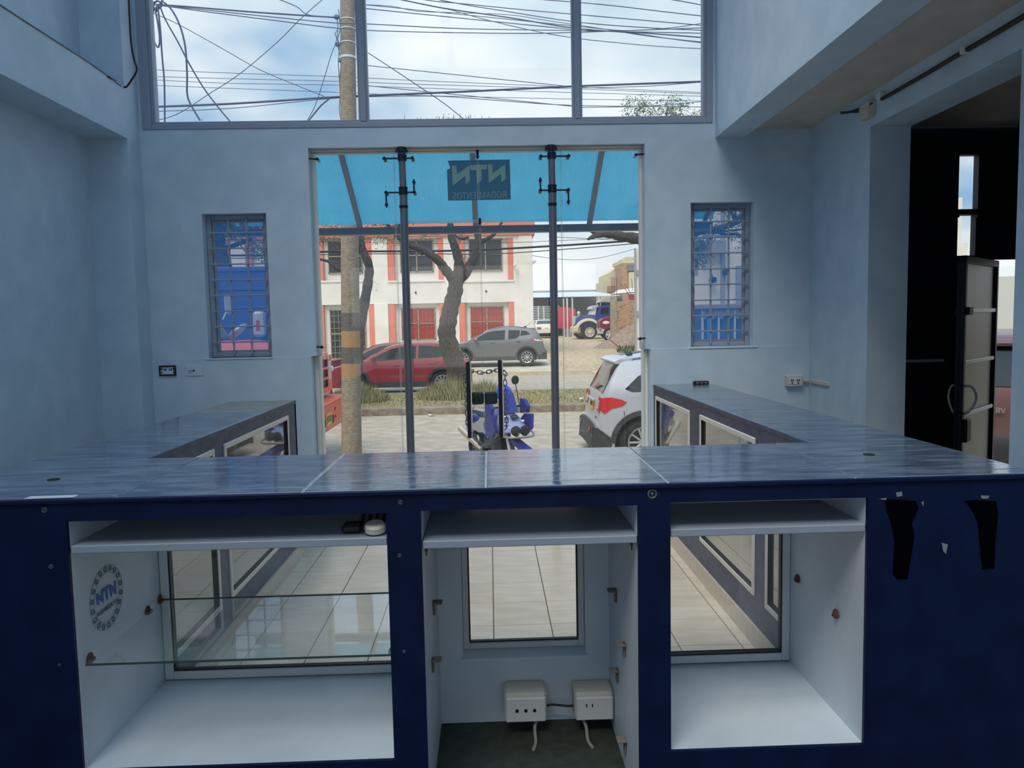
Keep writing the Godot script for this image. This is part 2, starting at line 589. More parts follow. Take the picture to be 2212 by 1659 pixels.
	for r in [[UP_W[0], UP_W[0] + 0.075, UP_W[2], UP_W[3]], [UP_W[1] - 0.05, UP_W[1], UP_W[2], UP_W[3]], [UP_W[0] + 0.075, UP_W[1] - 0.05, UP_W[2], UP_W[2] + 0.045], [UP_W[0] + 0.075, UP_W[1] - 0.05, UP_W[3] - 0.05, UP_W[3]]]:
		m.cspan(Vector3(r[0], r[2], -5.40), Vector3(r[1], r[3], -5.33), 0.004)
	for r in [[UP_W[0] - 0.01, UP_W[0] + 0.05, 2.80, 5.14], [UP_W[1] - 0.03, UP_W[1] + 0.01, 2.80, 5.14], [UP_W[0] + 0.05, UP_W[1] - 0.03, 2.80, 2.835], [UP_W[0] + 0.05, UP_W[1] - 0.03, 5.11, 5.14]]:
		m.cspan(Vector3(r[0], r[2], -5.345), Vector3(r[1], r[3], -5.312), 0.003)
	wp(win, "frame", m, mats.window_metal)
	for x in [-0.825, 0.64]:
		m = MB.new()
		m.cspan(Vector3(x - 0.034, 2.84, -5.40), Vector3(x + 0.034, 5.12, -5.335), 0.006)
		m.cspan(Vector3(x - 0.02, 2.84, -5.34), Vector3(x + 0.02, 5.12, -5.322), 0.004)
		wp(win, "mullion", m, mats.window_metal)
	var xs := [UP_W[0] + 0.07, -0.825, 0.64, UP_W[1] - 0.045]
	for i in 3:
		m = MB.new()
		m.span(Vector3(xs[i], 2.85, -5.375), Vector3(xs[i + 1], 5.12, -5.374))
		wp(win, "pane", m, mats.glass)
	# the two small barred windows
	for q in [LW, RW]:
		var left: bool = q[0] < 0
		var w2 := structure("window_2" if left else "window_3", Vector3((q[0] + q[1]) * 0.5, q[2], -5.4))
		var fx0: float = q[0] + (0.008 if left else 0.0)
		m = MB.new()
		var b := 0.034
		for r in [[q[0], q[0] + b, q[2], q[3]], [q[1] - b, q[1], q[2], q[3]], [q[0] + b, q[1] - b, q[2], q[2] + b], [q[0] + b, q[1] - b, q[3] - b, q[3]]]:
			m.cspan(Vector3(r[0], r[2], -5.44), Vector3(r[1], r[3], -5.39), 0.004)
		wp(w2, "frame", m, mats.window_metal)
		m = MB.new()
		for r in [[q[0] + b, q[0] + b + 0.016, q[2] + b, q[3] - b], [q[1] - b - 0.016, q[1] - b, q[2] + b, q[3] - b], [q[0] + b + 0.016, q[1] - b - 0.016, q[2] + b, q[2] + b + 0.016], [q[0] + b + 0.016, q[1] - b - 0.016, q[3] - b - 0.016, q[3] - b]]:
			m.cspan(Vector3(r[0], r[2], -5.43), Vector3(r[1], r[3], -5.405), 0.003)
		wp(w2, "inner_frame", m, mats.window_metal)
		m = MB.new()
		m.span(Vector3(q[0] + b, q[2] + b, -5.421), Vector3(q[1] - b, q[3] - b, -5.42))
		wp(w2, "pane", m, mats.blue_film)
		for i in range(1, 3):
			var x: float = lerpf(q[0] + 0.03, q[1] - 0.03, i / 3.0)
			m = MB.new()
			m.cspan(Vector3(x - 0.006, q[2] + 0.02, -5.388), Vector3(x + 0.006, q[3] - 0.02, -5.376), 0.002)
			wp(w2, "bar", m, mats.grille)
		for i in range(1, 9):
			var y: float = lerpf(q[2] + 0.0, q[3] - 0.0, i / 9.15)
			m = MB.new()
			m.cspan(Vector3(q[0] + 0.02, y - 0.005, -5.378), Vector3(q[1] - 0.02, y + 0.005, -5.366), 0.002)
			wp(w2, "bar", m, mats.grille)
	# narrow sill shadow-gap boards under the small windows
	m = MB.new()
	m.cspan(Vector3(-1.965, 1.238, -5.33), Vector3(-1.50, 1.25, -5.302), 0.003)
	m.cspan(Vector3(1.40, 1.244, -5.33), Vector3(1.89, 1.256, -5.302), 0.003)
	struct("trim_4", m, P)

# ---------------------------------------------------------------- glass front, its posts and fittings, the awning
func ntn_letters(m: MB, o: Vector3, u: Vector3, w: Vector3, out: Vector3, depth: float) -> void:
	# o is the middle, u points to the right as read, w up; the letters are 1 unit wide in u
	var L := [
		[[265, 505], [335, 505], [345, 640], [545, 505], [548, 745], [480, 805], [475, 670], [270, 820]],
		[[555, 505], [825, 500], [820, 575], [735, 575], [735, 740], [655, 805], [655, 580], [555, 580]],
		[[840, 500], [910, 498], [915, 640], [1115, 500], [1120, 730], [1050, 785], [1045, 650], [850, 795]]]
	m.xf = Transform3D(Basis(u, w, out.normalized()), o)
	for g in L:
		var p := PackedVector2Array()
		for q in g: p.append(Vector2((692.5 - q[0]) / 855.0, (660.0 - q[1]) / 855.0))
		m.prism(p, 0.0, depth)
	m.xf = Transform3D.IDENTITY

func build_front() -> void:
	var gz := -5.39
	var d := structure("door_1", Vector3(-0.05, 0, gz))
	var m := MB.new()
	var panes := [["side_pane", DOOR_L + 0.0, -0.637, 0.0, 2.645], ["side_pane", 0.527, DOOR_R, 0.0, 2.648], ["transom_pane", -0.632, -0.058, 2.172, 2.645], ["transom_pane", -0.05, 0.522, 2.172, 2.648], ["door_leaf", -0.632, -0.052, 0.01, 2.160], ["door_leaf", -0.046, 0.522, 0.01, 2.160]]
	for p in panes:
		m = MB.new()
		m.span(Vector3(p[1], p[3], gz - 0.0005), Vector3(p[2], p[4], gz + 0.0005))
		var o := wp(d, p[0], m, mats.glass)
		# the polished edges of the sheet
		m = MB.new()
		var e := 0.0018
		m.span(Vector3(p[1], p[3], gz - 0.004), Vector3(p[1] + e, p[4], gz + 0.004))
		m.span(Vector3(p[2] - e, p[3], gz - 0.004), Vector3(p[2], p[4], gz + 0.004))
		if p[0] != "side_pane":
			var y: float = p[3] if p[0] == "transom_pane" else p[4]
			m.span(Vector3(p[1], y - e, gz - 0.004), Vector3(p[2], y + e, gz + 0.004))
		wp(o, "glass_edge", m, mat("pale_edge", rgb(176, 198, 200), 0.25))
	# pull handles with tape, chain, padlock and the black lock plates
	for s in [[-0.155, -0.148, 1.185], [0.069, 0.078, 1.194]]:
		var hd := thing("pull_handle", "tall square steel pull handle on a glass door leaf with chain through it", "door handle", Vector3(s[1], 0.64, gz + 0.05), "pull handles of the glass doors")
		m = MB.new()
		m.cspan(Vector3(s[0] - 0.014, 0.645, gz + 0.035), Vector3(s[0] + 0.014, s[2], gz + 0.063), 0.004)
		wp(hd, "bar", m, mats.fitting)
		m = MB.new()
		m.cspan(Vector3(s[0] + 0.014, 0.645, gz + 0.037), Vector3(s[0] + 0.022, s[2] + 0.004, gz + 0.060), 0.002)
		wp(hd, "edge_strip", m, mats.aluminium_warm)
		for y in [0.75, 1.09]:
			m = MB.new()
			m.tube([Vector3(s[0], y, gz + 0.001), Vector3(s[0], y, gz + 0.04)], 0.009, 8)
			wp(hd, "stand_off", m, mats.fitting)
	var lk := thing("door_lock", "black rectangular lock plates joining the two glass door leaves", "lock", Vector3(-0.046, 0.877, gz))
	for s in [[-0.139, -0.05], [-0.044, 0.047]]:
		m = MB.new()
		m.cspan(Vector3(s[0], 0.878, gz - 0.018), Vector3(s[1], 0.967, gz + 0.018), 0.012)
		wp(lk, "lock_plate", m, mat("lock_black", rgb(38, 52, 60), 0.45, 0.3))
	m = MB.new()
	m.ring(Vector3(-0.098, 0.92, gz + 0.019), 0.022, 0.004, Vector3(0, 0, 1), 20, 6)
	m.ring(Vector3(-0.098, 0.92, gz + 0.019), 0.012, 0.003, Vector3(0, 0, 1), 16, 6)
	wp(lk, "cylinder", m, mats.fitting)
	for q in [[-0.06, 0.945], [-0.06, 0.90], [-0.02, 0.945], [-0.02, 0.90], [0.025, 0.945], [0.025, 0.90]]:
		m = MB.new()
		m.ell(Vector3(q[0], q[1], gz + 0.018), Vector3(0.006, 0.006, 0.003), 8, 5)
		wp(lk, "screw", m, mats.fitting)
	# chain: over the top, down both sides, and to the padlock below
	var cz := gz + 0.052
	var path := smooth_path([Vector3(-0.04, 0.585, cz + 0.02), Vector3(-0.10, 0.625, cz + 0.02), Vector3(-0.145, 0.70, cz - 0.01), Vector3(-0.168, 0.74, cz - 0.02), Vector3(-0.172, 0.90, cz), Vector3(-0.176, 1.05, cz), Vector3(-0.172, 1.093, cz), Vector3(-0.142, 1.118, cz - 0.03), Vector3(-0.05, 1.108, cz), Vector3(0.045, 1.120, cz - 0.03), Vector3(0.10, 1.105, cz), Vector3(0.103, 1.04, cz), Vector3(0.104, 0.90, cz), Vector3(0.106, 0.74, cz), Vector3(0.07, 0.69, cz - 0.02), Vector3(0.02, 0.64, cz + 0.02), Vector3(-0.025, 0.59, cz + 0.02)], 14)
	var ch := thing("door_chain", "dark steel chain looped through both glass door pull handles", "chain", Vector3(-0.04, 0.58, cz))
	var link := MB.new()
	var lpth: Array = []
	for i in 17:
		var a := TAU * i / 16.0
		lpth.append(Vector3(cos(a) * 0.0115, sin(a) * 0.0115 + (0.011 if sin(a) > 0.01 else -0.011 if sin(a) < -0.01 else 0.0), 0))
	link.tube(lpth, 0.0042, 6, false)
	var link_mesh := link.mesh()
	var gone := 0.0
	var flip := 0
	for i in range(1, path.size()):
		gone += path[i].distance_to(path[i - 1])
		if gone >= 0.033:
			gone -= 0.033
			var dir: Vector3 = (path[i] - path[i - 1]).normalized()
			var sd := dir.cross(Vector3(0, 0, 1)).normalized()
			var nz := sd.cross(dir).normalized()
			var o := lp(ch, "link", link_mesh, mats.steel_dark, path[i] - ch.position)
			o.basis = Basis(sd, dir, nz) if flip % 2 == 0 else Basis(nz, dir, -sd)
			flip += 1
	var pl := thing("padlock", "black padlock hanging at the bottom of the door chain", "padlock", Vector3(-0.035, 0.545, cz + 0.02))
	m = MB.new()
	m.cspan(Vector3(-0.064, 0.548, cz + 0.008), Vector3(-0.006, 0.578, cz + 0.034), 0.005)
	m.cspan(Vector3(-0.07, 0.545, cz + 0.006), Vector3(0.0, 0.552, cz + 0.036), 0.002)
	wp(pl, "body", m, mats.black)
	m = MB.new()
	m.tube([Vector3(-0.055, 0.575, cz + 0.02), Vector3(-0.055, 0.592, cz + 0.02), Vector3(-0.045, 0.602, cz + 0.02), Vector3(-0.026, 0.602, cz + 0.02), Vector3(-0.016, 0.592, cz + 0.02), Vector3(-0.016, 0.575, cz + 0.02)], 0.0055, 8)
	wp(pl, "shackle", m, mats.steel_dark)
	# steel posts with arms that hold the glass
	for s in [[-0.574, -1.0], [0.454, 1.0]]:
		var x: float = s[0]
		var z := -5.335
		var po := thing("support_post", "dark steel pipe post with clamp arms standing beside the %s" % ("banded concrete pole view" if s[1] < 0 else "silver car view"), "post", Vector3(x, 0, z), "steel posts of the glass front")
		m = MB.new()
		m.tube([Vector3(x, 0.0, z), Vector3(x + 0.004, 2.36, z)], 0.0275, 18)
		wp(po, "lower_pipe", m, mats.steel_dark)
		m = MB.new()
		m.tube([Vector3(x + 0.004, 2.36, z), Vector3(x, 2.64, z)], 0.0235, 18)
		wp(po, "upper_pipe", m, mats.steel_dark)
		for y in [[2.575, 2.612], [2.345, 2.395], [2.255, 2.270]]:
			m = MB.new()
			m.tube([Vector3(x + 0.003, y[0], z), Vector3(x + 0.003, y[1], z)], 0.030, 18)
			m.ring(Vector3(x + 0.003, y[1], z), 0.0295, 0.004, Vector3.UP, 18, 6)
			wp(po, "collar", m, mats.fitting)
		m = MB.new()
		m.tube([Vector3(x, 2.63, z), Vector3(x, 2.642, z)], 0.043, 18)
		m.tube([Vector3(x, 2.642, z), Vector3(x, DOOR_T - 0.001, z)], [0.043, 0.030], 12)
		wp(po, "flange", m, mats.fitting)
		# arms: upper pair, lower pair with the short droppers
		for arm in [[2.593, -0.12, 0.072], [2.363, -0.115, 0.078]]:
			m = MB.new()
			var y: float = arm[0]
			var xa: float = x + (arm[1] if s[1] < 0 else -arm[2])
			var xb: float = x + (arm[2] if s[1] < 0 else -arm[1])
			m.tube([Vector3(xa - 0.012, y, z), Vector3(xb + 0.012, y, z)], 0.0062, 10)
			var ar := wp(po, "arm", m, mats.fitting)
			for e in [xa, xb]:
				m = MB.new()
				m.ell(Vector3(e, y + 0.002, z), Vector3(0.0115, 0.0125, 0.011), 12, 8)
				m.tube([Vector3(e, y, z), Vector3(e, y, gz + 0.004)], 0.008, 10)
				wp(ar, "clamp", m, mats.fitting)
				m = MB.new()
				m.tube([Vector3(e, y, gz - 0.012), Vector3(e, y, gz - 0.004)], 0.013, 12)
				wp(ar, "clamp_cap", m, mats.cap)
		for e in [[x + (-0.115 if s[1] < 0 else 0.115), 2.363, 2.268], [x + (0.078 if s[1] < 0 else -0.078), 2.363, 2.445]]:
			m = MB.new()
			m.tube([Vector3(e[0], e[1], z + 0.002), Vector3(e[0], e[2] + signf(e[2] - e[1]) * 0.006, z + 0.002)], 0.0058, 10)
			var ar := wp(po, "arm", m, mats.fitting)
			m = MB.new()
			var yy: float = lerpf(e[1], e[2], 0.84)
			m.ell(Vector3(e[0], yy, z), Vector3(0.0115, 0.0125, 0.011), 12, 8)
			m.tube([Vector3(e[0], yy, z), Vector3(e[0], yy, gz + 0.004)], 0.008, 10)
			wp(ar, "clamp", m, mats.fitting)
	# single wall clamps
	for q in [[DOOR_L, 2.602, 1.0, "lintel corner above the orange truck"], [DOOR_R, 2.602, -1.0, "lintel corner above the low tree branch"], [DOOR_L - 0.02, 1.315, 1.0, "jamb beside the orange truck"], [DOOR_R + 0.02, 1.328, -1.0, "jamb beside the silver car"]]:
		var wc := thing("wall_clamp", "small dark glass clamp rod fixed at the " + q[3], "clamp", Vector3(q[0], q[1], -5.345), "wall clamps of the glass front")
		m = MB.new()
		m.tube([Vector3(q[0] - q[2] * 0.004, q[1], -5.345), Vector3(q[0] + q[2] * 0.062, q[1] - 0.004, -5.345)], 0.0065, 10)
		m.ell(Vector3(q[0] + q[2] * 0.055, q[1] - 0.004, -5.345), Vector3(0.011, 0.011, 0.011), 12, 8)
		wp(wc, "rod", m, mats.fitting)
		m = MB.new()
		m.tube([Vector3(q[0] + q[2] * 0.055, q[1] - 0.004, -5.345), Vector3(q[0] + q[2] * 0.055, q[1] - 0.006, gz - 0.012)], 0.0105, 10)
		wp(wc, "clamp_cap", m, mats.cap)
	# top door pivot and its patch fitting at the meeting of the transoms
	for q in [[-0.055, 2.60, 2.655, "long slim bracket holding the transom glass under the lintel"], [-0.049, 2.14, 2.19, "oval black patch fitting where door leaves meet the transom"]]:
		m = MB.new()
		m.cspan(Vector3(q[0] - 0.009, q[1], gz - 0.02), Vector3(q[0] + 0.009, q[2], gz + 0.02), 0.008)
		if q[1] > 2.5: m.ell(Vector3(q[0], q[1] + 0.006, gz + 0.02), Vector3(0.011, 0.016, 0.008), 12, 8)
		single("patch_fitting", m, mats.fitting, q[3], "fitting")
	# sticker on the glass, read from the street
	var st := thing("window_sticker", "dark teal sticker with mirrored pale lettering stuck on the door transom glass", "sticker", Vector3(-0.05, 2.30, gz))
	var sa := px(966, 348, 2, gz)
	var sb := px(1102, 431, 2, gz)
	var poly := PackedVector2Array()
	for q in [[967, 347], [1101, 344.5], [1103.5, 431], [968, 433.5], [965.5, 367], [972, 364], [971, 358]]:
		var w := px(q[0], q[1], 2, gz + 0.002)
		poly.append(Vector2(w.x, w.y))
	m = MB.new()
	m.prism(poly, gz + 0.0012, gz + 0.002)
	var sm := mat("sticker", rgb(46, 106, 136), 0.5)
	sm.backlight_enabled = true
	sm.backlight = Color(0.18, 0.42, 0.54)
	wp(st, "sheet", m, sm)
	var lm := mat("sticker_letters", rgb(112, 152, 154), 0.5)
	m = MB.new()
	var mid := px(1034.5, 378, 2, gz + 0.002)
	ntn_letters(m, mid, Vector3(-0.372, -0.004, 0), Vector3(0, 0.372, 0), Vector3(0, 0, 1), 0.0012)
	wp(st, "logo_letters", m, lm)
	var tx := lp(st, "lettering", text_mesh("RODAMIENTOS", 0.064, 0.0015), lm, px(1036, 422, 2, gz + 0.003) - st.position)
	tx.scale = Vector3(-0.86, 1, 1)
	tx.rotation.z = 0.018
	# awning outside: blue ribbed sheet on dark ribs
	var wall := Vector2(2.74, -5.47)
	var out := Vector2(2.245, -6.30)
	var aw := thing("awning", "blue translucent ribbed awning over the glass shop front", "awning", Vector3(-0.05, 2.2, -5.9))
	m = MB.new()
	var n := 190
	var rows: Array = []
	for k in 2:
		var row: Array = []
		var q := wall if k == 0 else out
		for i in n * 2 + 1:
			var x := lerpf(-2.03, 1.86, i / (n * 2.0))
			row.append(Vector3(x, q.x + 0.03 + (0.0035 if i % 2 == 0 else -0.0035), q.y))
		rows.append(row)
	for i in n * 2:
		m.quad(rows[0][i], rows[0][i + 1], rows[1][i + 1], rows[1][i], Vector3.UP)
	wp(aw, "sheet", m, mats.awning)
	for x in [-1.965, -1.03, -0.092, 0.84, 1.79]:
		m = MB.new()
		var a := Vector3(x, wall.x, wall.y)
		var b := Vector3(x, out.x, out.y)
		var dd := (b - a).normalized()
		m.xf = Transform3D(Basis(Vector3.RIGHT, dd.cross(Vector3.RIGHT) * -1.0, dd), (a + b) * 0.5)
		m.cbox(Vector3.ZERO, Vector3(0.042 if absf(x) < 1.5 else 0.03, 0.03, a.distance_to(b)), 0.004)
		m.xf = Transform3D.IDENTITY
		wp(aw, "rib", m, mats.steel_dark)
	m = MB.new()
	m.cspan(Vector3(-2.03, 2.195, -6.325), Vector3(1.86, 2.25, -6.28), 0.005)
	wp(aw, "front_rail", m, mat("rail", rgb(84, 98, 118), 0.4, 0.3))
	m = MB.new()
	m.cspan(Vector3(-2.03, 2.70, -5.50), Vector3(1.86, 2.76, -5.461), 0.005)
	wp(aw, "wall_rail", m, mats.steel_dark)
	m = MB.new()
	m.cspan(Vector3(-2.03, 2.188, -6.322), Vector3(1.86, 2.196, -6.283), 0.001)
	wp(aw, "drip_strip", m, mat("drip", rgb(176, 160, 150), 0.5))

# ---------------------------------------------------------------- counter
func glazed(parent: Node3D, ax: int, t: float, u0: float, u1: float, y0: float, y1: float, fm: Material, w := 0.03, dep := 0.035) -> void:
	var fr := MB.new()
	for r in [[u0, u0 + w, y0, y1], [u1 - w, u1, y0, y1], [u0 + w, u1 - w, y0, y0 + w], [u0 + w, u1 - w, y1 - w, y1]]:
		if ax == 2: fr.cspan(Vector3(r[0], r[2], t - dep * 0.5), Vector3(r[1], r[3], t + dep * 0.5), 0.003)
		else: fr.cspan(Vector3(t - dep * 0.5, r[2], r[0]), Vector3(t + dep * 0.5, r[3], r[1]), 0.003)
	var f := wp(parent, "window_frame", fr, fm)
	var p := MB.new()
	if ax == 2: p.span(Vector3(u0 + w, y0 + w, t - 0.0005), Vector3(u1 - w, y1 - w, t + 0.0005))
	else: p.span(Vector3(t - 0.0005, y0 + w, u0 + w), Vector3(t + 0.0005, y1 - w, u1 - w))
	wp(f, "pane", p, mats.glass)
	var g := MB.new()
	for r in [[u0 + w, u0 + w + 0.005, y0 + w, y1 - w], [u1 - w - 0.005, u1 - w, y0 + w, y1 - w], [u0 + w + 0.005, u1 - w - 0.005, y0 + w, y0 + w + 0.005]]:
		if ax == 2: g.span(Vector3(r[0], r[2], t - 0.004), Vector3(r[1], r[3], t + 0.012))
		else: g.span(Vector3(t - 0.012, r[2], r[0]), Vector3(t + 0.012, r[3], r[1]))
	wp(f, "gasket", g, mats.black)

func tops(parent: Node3D, xs: Array, zs: Array, y := 1.0) -> void:
	var k := 0
	for i in xs.size() - 1:
		for j in zs.size() - 1:
			var m := MB.new()
			var w := 0.003
			m.cspan(Vector3(minf(xs[i], xs[i + 1]) + w, y - 0.014, minf(zs[j], zs[j + 1]) + w), Vector3(maxf(xs[i], xs[i + 1]) - w, y, maxf(zs[j], zs[j + 1]) - w), 0.002)
			wp(parent, "tile", m, mats["counter_tile_%d" % ((i * 2 + j + k) % 3)])
			k += 1

func build_counter() -> void:
	var N: Material = mats.navy
	var W: Material = mats.cabinet_white
	var zf := -2.07
	var zb := -2.69
	var c := thing("display_counter", "navy counter bar with three open compartments and blue-grey tiled top", "counter", Vector3(-0.04, 0, -2.38))
	var L := [-1.165, -0.296, 0.222, 0.935]
	var C := [-0.201, 0.403, 0.03, 0.938]
	var R := [0.494, 1.053, 0.218, 0.942]
	var m := MB.new()
	m.slab(2, zf, zf - 0.012, -1.625, 1.545, 0.0, 0.986, [L, C, R])
	wp(c, "front_panel", m, N)
	# inside: white plastered dividers, floors, ceiling
	for s in [[-1.625, -1.165], [-0.296, -0.201], [0.403, 0.494], [1.053, 1.545]]:
		m = MB.new()
		m.span(Vector3(s[0], 0.0, zf - 0.012), Vector3(s[1], 0.986, zb + 0.03))
		wp(c, "divider", m, W)
	for s in [[-1.165, -0.296, 0.222], [0.494, 1.053, 0.218]]:
		m = MB.new()
		m.span(Vector3(s[0], 0, zf - 0.012), Vector3(s[1], s[2], zb + 0.03))
		wp(c, "cabinet_floor", m, W)
	m = MB.new()
	m.span(Vector3(-0.201, 0, zf - 0.0), Vector3(0.403, 0.03, zb + 0.03))
	wp(c, "niche_floor", m, mats.niche_floor)
	m = MB.new()
	m.span(Vector3(-1.625, 0.938, zf - 0.012), Vector3(1.545, 0.986, zb + 0.01))
	wp(c, "top_slab", m, W)
	m = MB.new()
	m.slab(2, zb, zb + 0.03, -1.22, 1.15, 0.0, 0.986, [[-1.15, -0.31, 0.235, 0.93], [-0.118, 0.318, 0.262, 0.93], [0.508, 1.04, 0.235, 0.93]])
	wp(c, "rear_panel", m, N)
	m = MB.new()
	m.slab(2, zb + 0.03, zb + 0.075, -0.201, 0.403, 0.03, 0.938, [[-0.118, 0.318, 0.262, 0.93]])
	wp(c, "niche_back", m, W)
	m = MB.new()
	m.span(Vector3(-1.22, 0, zb - 0.012), Vector3(1.15, 0.095, zb))
	wp(c, "skirting", m, mats.floor_tile)
	glazed(c, 2, -2.625, -1.163, -0.297, 0.226, 0.936, mats.aluminium, 0.030)
	glazed(c, 2, -2.655, -0.118, 0.318, 0.290, 0.93, mats.aluminium, 0.022)
	glazed(c, 2, -2.625, 0.495, 1.052, 0.224, 0.936, mats.aluminium, 0.028)
	# sloping sill of the niche window
	m = MB.new()
	m.xf = Transform3D(Basis(Vector3.BACK, Vector3.UP, Vector3.LEFT), Vector3.ZERO)
	m.xf = Transform3D(Basis(Vector3(0, 0, 1), Vector3(0, 1, 0), Vector3(-1, 0, 0)), Vector3.ZERO)
	m.prism(PackedVector2Array([Vector2(-2.67, 0.258), Vector2(-2.605, 0.258), Vector2(-2.606, 0.268), Vector2(-2.67, 0.292)]), -0.325, 0.122)
	m.xf = Transform3D.IDENTITY
	wp(c, "sill", m, W)
	# white shelf boards near the top
	for s in [L, C, R]:
		m = MB.new()
		m.cspan(Vector3(s[0] + 0.002, 0.842 if s != C else 0.828, -2.078), Vector3(s[1] - 0.001, 0.864 if s != C else 0.850, -2.60), 0.002)
		wp(c, "shelf_board", m, mat("board", rgb(146, 158, 174), 0.5))
	for x in [-0.192, 0.392]:
		m = MB.new()
		m.tube([Vector3(x, 0.826, -2.11), Vector3(x, 0.812, -2.11)], 0.004, 8)
		m.tube([Vector3(x, 0.817, -2.11), Vector3(x, 0.800, -2.108)], 0.002, 6)
		wp(c, "shelf_pin", m, mats.rust)
	# tiles of the top: a narrow row in front, large ones behind
	var xs := [-1.63, -1.03, -0.525, -0.02, 0.49, 1.02, 1.55]
	m = MB.new()
	m.span(Vector3(-1.628, 0.984, zf - 0.002), Vector3(1.548, 0.9965, zb))
	wp(c, "grout_bed", m, mats.counter_grout)
	tops(c, xs, [-2.072, -2.135, -2.69])
	m = MB.new()
	m.cspan(Vector3(-1.63, 0.984, -2.071), Vector3(1.55, 0.9985, -2.062), 0.003)
	wp(c, "edge_strip", m, N)
	# fixings left on the front: washers, chips and holes
	for q in [[96, 1102, 5], [865, 1085, 4], [863, 1200, 3.5], [873, 1407, 3], [110, 1224, 4], [128, 1436, 2.5], [1409, 1067, 9], [711, 1069, 3]]:
		var w := px(q[0], q[1], 2, zf)
		m = MB.new()
		var r: float = q[2] / 1640.0 * 2.1
		m.ring(w, r, r * 0.3, Vector3(0, 0, 1), 14, 6)
		m.ell(w, Vector3(r * 0.45, r * 0.45, 0.002), 10, 6)
		wp(c, "screw", m, mat("screw_grey", rgb(96, 104, 116), 0.4, 0.4))
	for q in [[[1935, 1064], [1948, 1062], [1949, 1071], [1937, 1073]], [[2034, 1172], [2047, 1176], [2043, 1196], [2037, 1190]], [[2118, 1070], [2136, 1071], [2134, 1077], [2120, 1077]], [[1899, 1078], [1914, 1075], [1914, 1080]], [[1990, 1085], [1995, 1083], [1994, 1094]]]:
		var pg := PackedVector2Array()
		for e in q:
			var w := px(e[0], e[1], 2, zf)
			pg.append(Vector2(w.x, w.y))
		m = MB.new()
		m.prism(pg, zf, zf + 0.0012)
		wp(c, "paint_chip", m, mat("chip", rgb(120, 136, 146), 0.7))
	for q in [[[1912, 1078], [1978, 1082], [1984, 1098], [1970, 1130], [1975, 1160], [1966, 1215], [1960, 1250], [1938, 1252], [1928, 1240], [1932, 1170], [1922, 1120], [1914, 1104]], [[2084, 1082], [2104, 1080], [2152, 1083], [2156, 1110], [2150, 1170], [2148, 1228], [2122, 1230], [2116, 1180], [2112, 1130], [2100, 1104]]]:
		var pg := PackedVector2Array()
		for e in q:
			var w := px(e[0], e[1], 2, zf)
			pg.append(Vector2(w.x, w.y))
		m = MB.new()
		m.prism(pg, zf, zf + 0.0008)
		wp(c, "dark_patch", m, mats.dark_patch)  # flat patch, darker than the navy panel
	# cable holes in the top, a strip of tape
	for q in [[116, 1036], [1877, 982]]:
		var w := px(q[0], q[1], 1, 1.0)
		m = MB.new()
		m.tube([w, w + Vector3(0, 0.0015, 0)], 0.018, 20)
		wp(c, "cable_hole", m, mats.dark_hole)
	m = MB.new()
	m.xf = Transform3D(Basis(Vector3.UP, 0.03), px(112, 1074, 1, 1.0))
	m.box(Vector3(0, 0.0008, 0), Vector3(0.13, 0.0012, 0.03))
	m.xf = Transform3D.IDENTITY
	single("paper_strip", m, mat("paper", rgb(196, 206, 220), 0.7), "white strip of tape stuck flat on the tiled counter edge", "tape")
	# emblem on the cabinet's left wall: blue letters in a ring of balls
	var lx := -1.1635
	var ctr := Vector3(lx, 0.656, -2.255)
	var e := thing("wall_emblem", "round bearing emblem with blue letters printed on white cabinet wall", "emblem", Vector3(lx, 0.55, -2.255))
	var grey := mat("print_grey", rgb(120, 130, 142), 0.6)
	for r in [0.096, 0.074]:
		m = MB.new()
		m.ring(ctr, r, 0.0006, Vector3(1, 0, 0), 48, 5)
		wp(e, "ring_line", m, grey)
	for i in 18:
		var a := TAU * (i + 0.5) / 18.0
		m = MB.new()
		m.ring(ctr + Vector3(0, sin(a), cos(a)) * 0.085, 0.0072, 0.0017, Vector3(1, 0, 0), 14, 5)
		wp(e, "ball", m, grey)
	m = MB.new()
	ntn_letters(m, ctr + Vector3(0, 0.010, 0), Vector3(0, 0, -0.116), Vector3(0, 0.125, 0), Vector3(1, 0, 0), 0.0008)
	wp(e, "logo_letters", m, mat("print_blue", rgb(36, 96, 176), 0.5))
	var tx := lp(e, "lettering", text_mesh("RODAMIENTOS", 0.0185, 0.0006), mat("print_dark", rgb(46, 52, 62), 0.6), ctr + Vector3(0.0006, -0.032, 0.0) - e.position)
	tx.rotation.y = PI / 2
	# glass shelf on corroded brackets
	var gs := thing("glass_shelf", "clear glass shelf across the counter compartment with the round emblem", "shelf", Vector3(-0.73, 0.513, -2.35))
	m = MB.new()
	m.span(Vector3(-1.155, 0.5165, -2.10), Vector3(-0.30, 0.5175, -2.605))
	wp(gs, "sheet", m, mats.glass_shelf)
	for zz in [-2.099, -2.606]:
		m = MB.new()
		m.span(Vector3(-1.155, 0.514, zz), Vector3(-0.30, 0.520, zz + 0.0015 * signf(zz + 2.3) * -1.0))
		wp(gs, "edge", m, mats.glass_edge)
	for q in [[-1.1645, 0.519, -2.135, 1], [-1.1645, 0.516, -2.505, 1], [-1.1645, 0.52, -2.60, 1], [-0.2965, 0.515, -2.14, -1]]:
		m = MB.new()
		m.cbox(Vector3(q[0] + 0.007 * q[3], q[1] - 0.004, q[2]), Vector3(0.016, 0.014, 0.03), 0.004)
		m.ell(Vector3(q[0] + 0.002 * q[3], q[1] + 0.004, q[2] - 0.004), Vector3(0.006, 0.012, 0.016), 10, 6)
		single("shelf_bracket", m, mats.rust, "rusty shelf bracket on white wall carrying the glass shelf", "bracket", "brackets under the glass shelf")
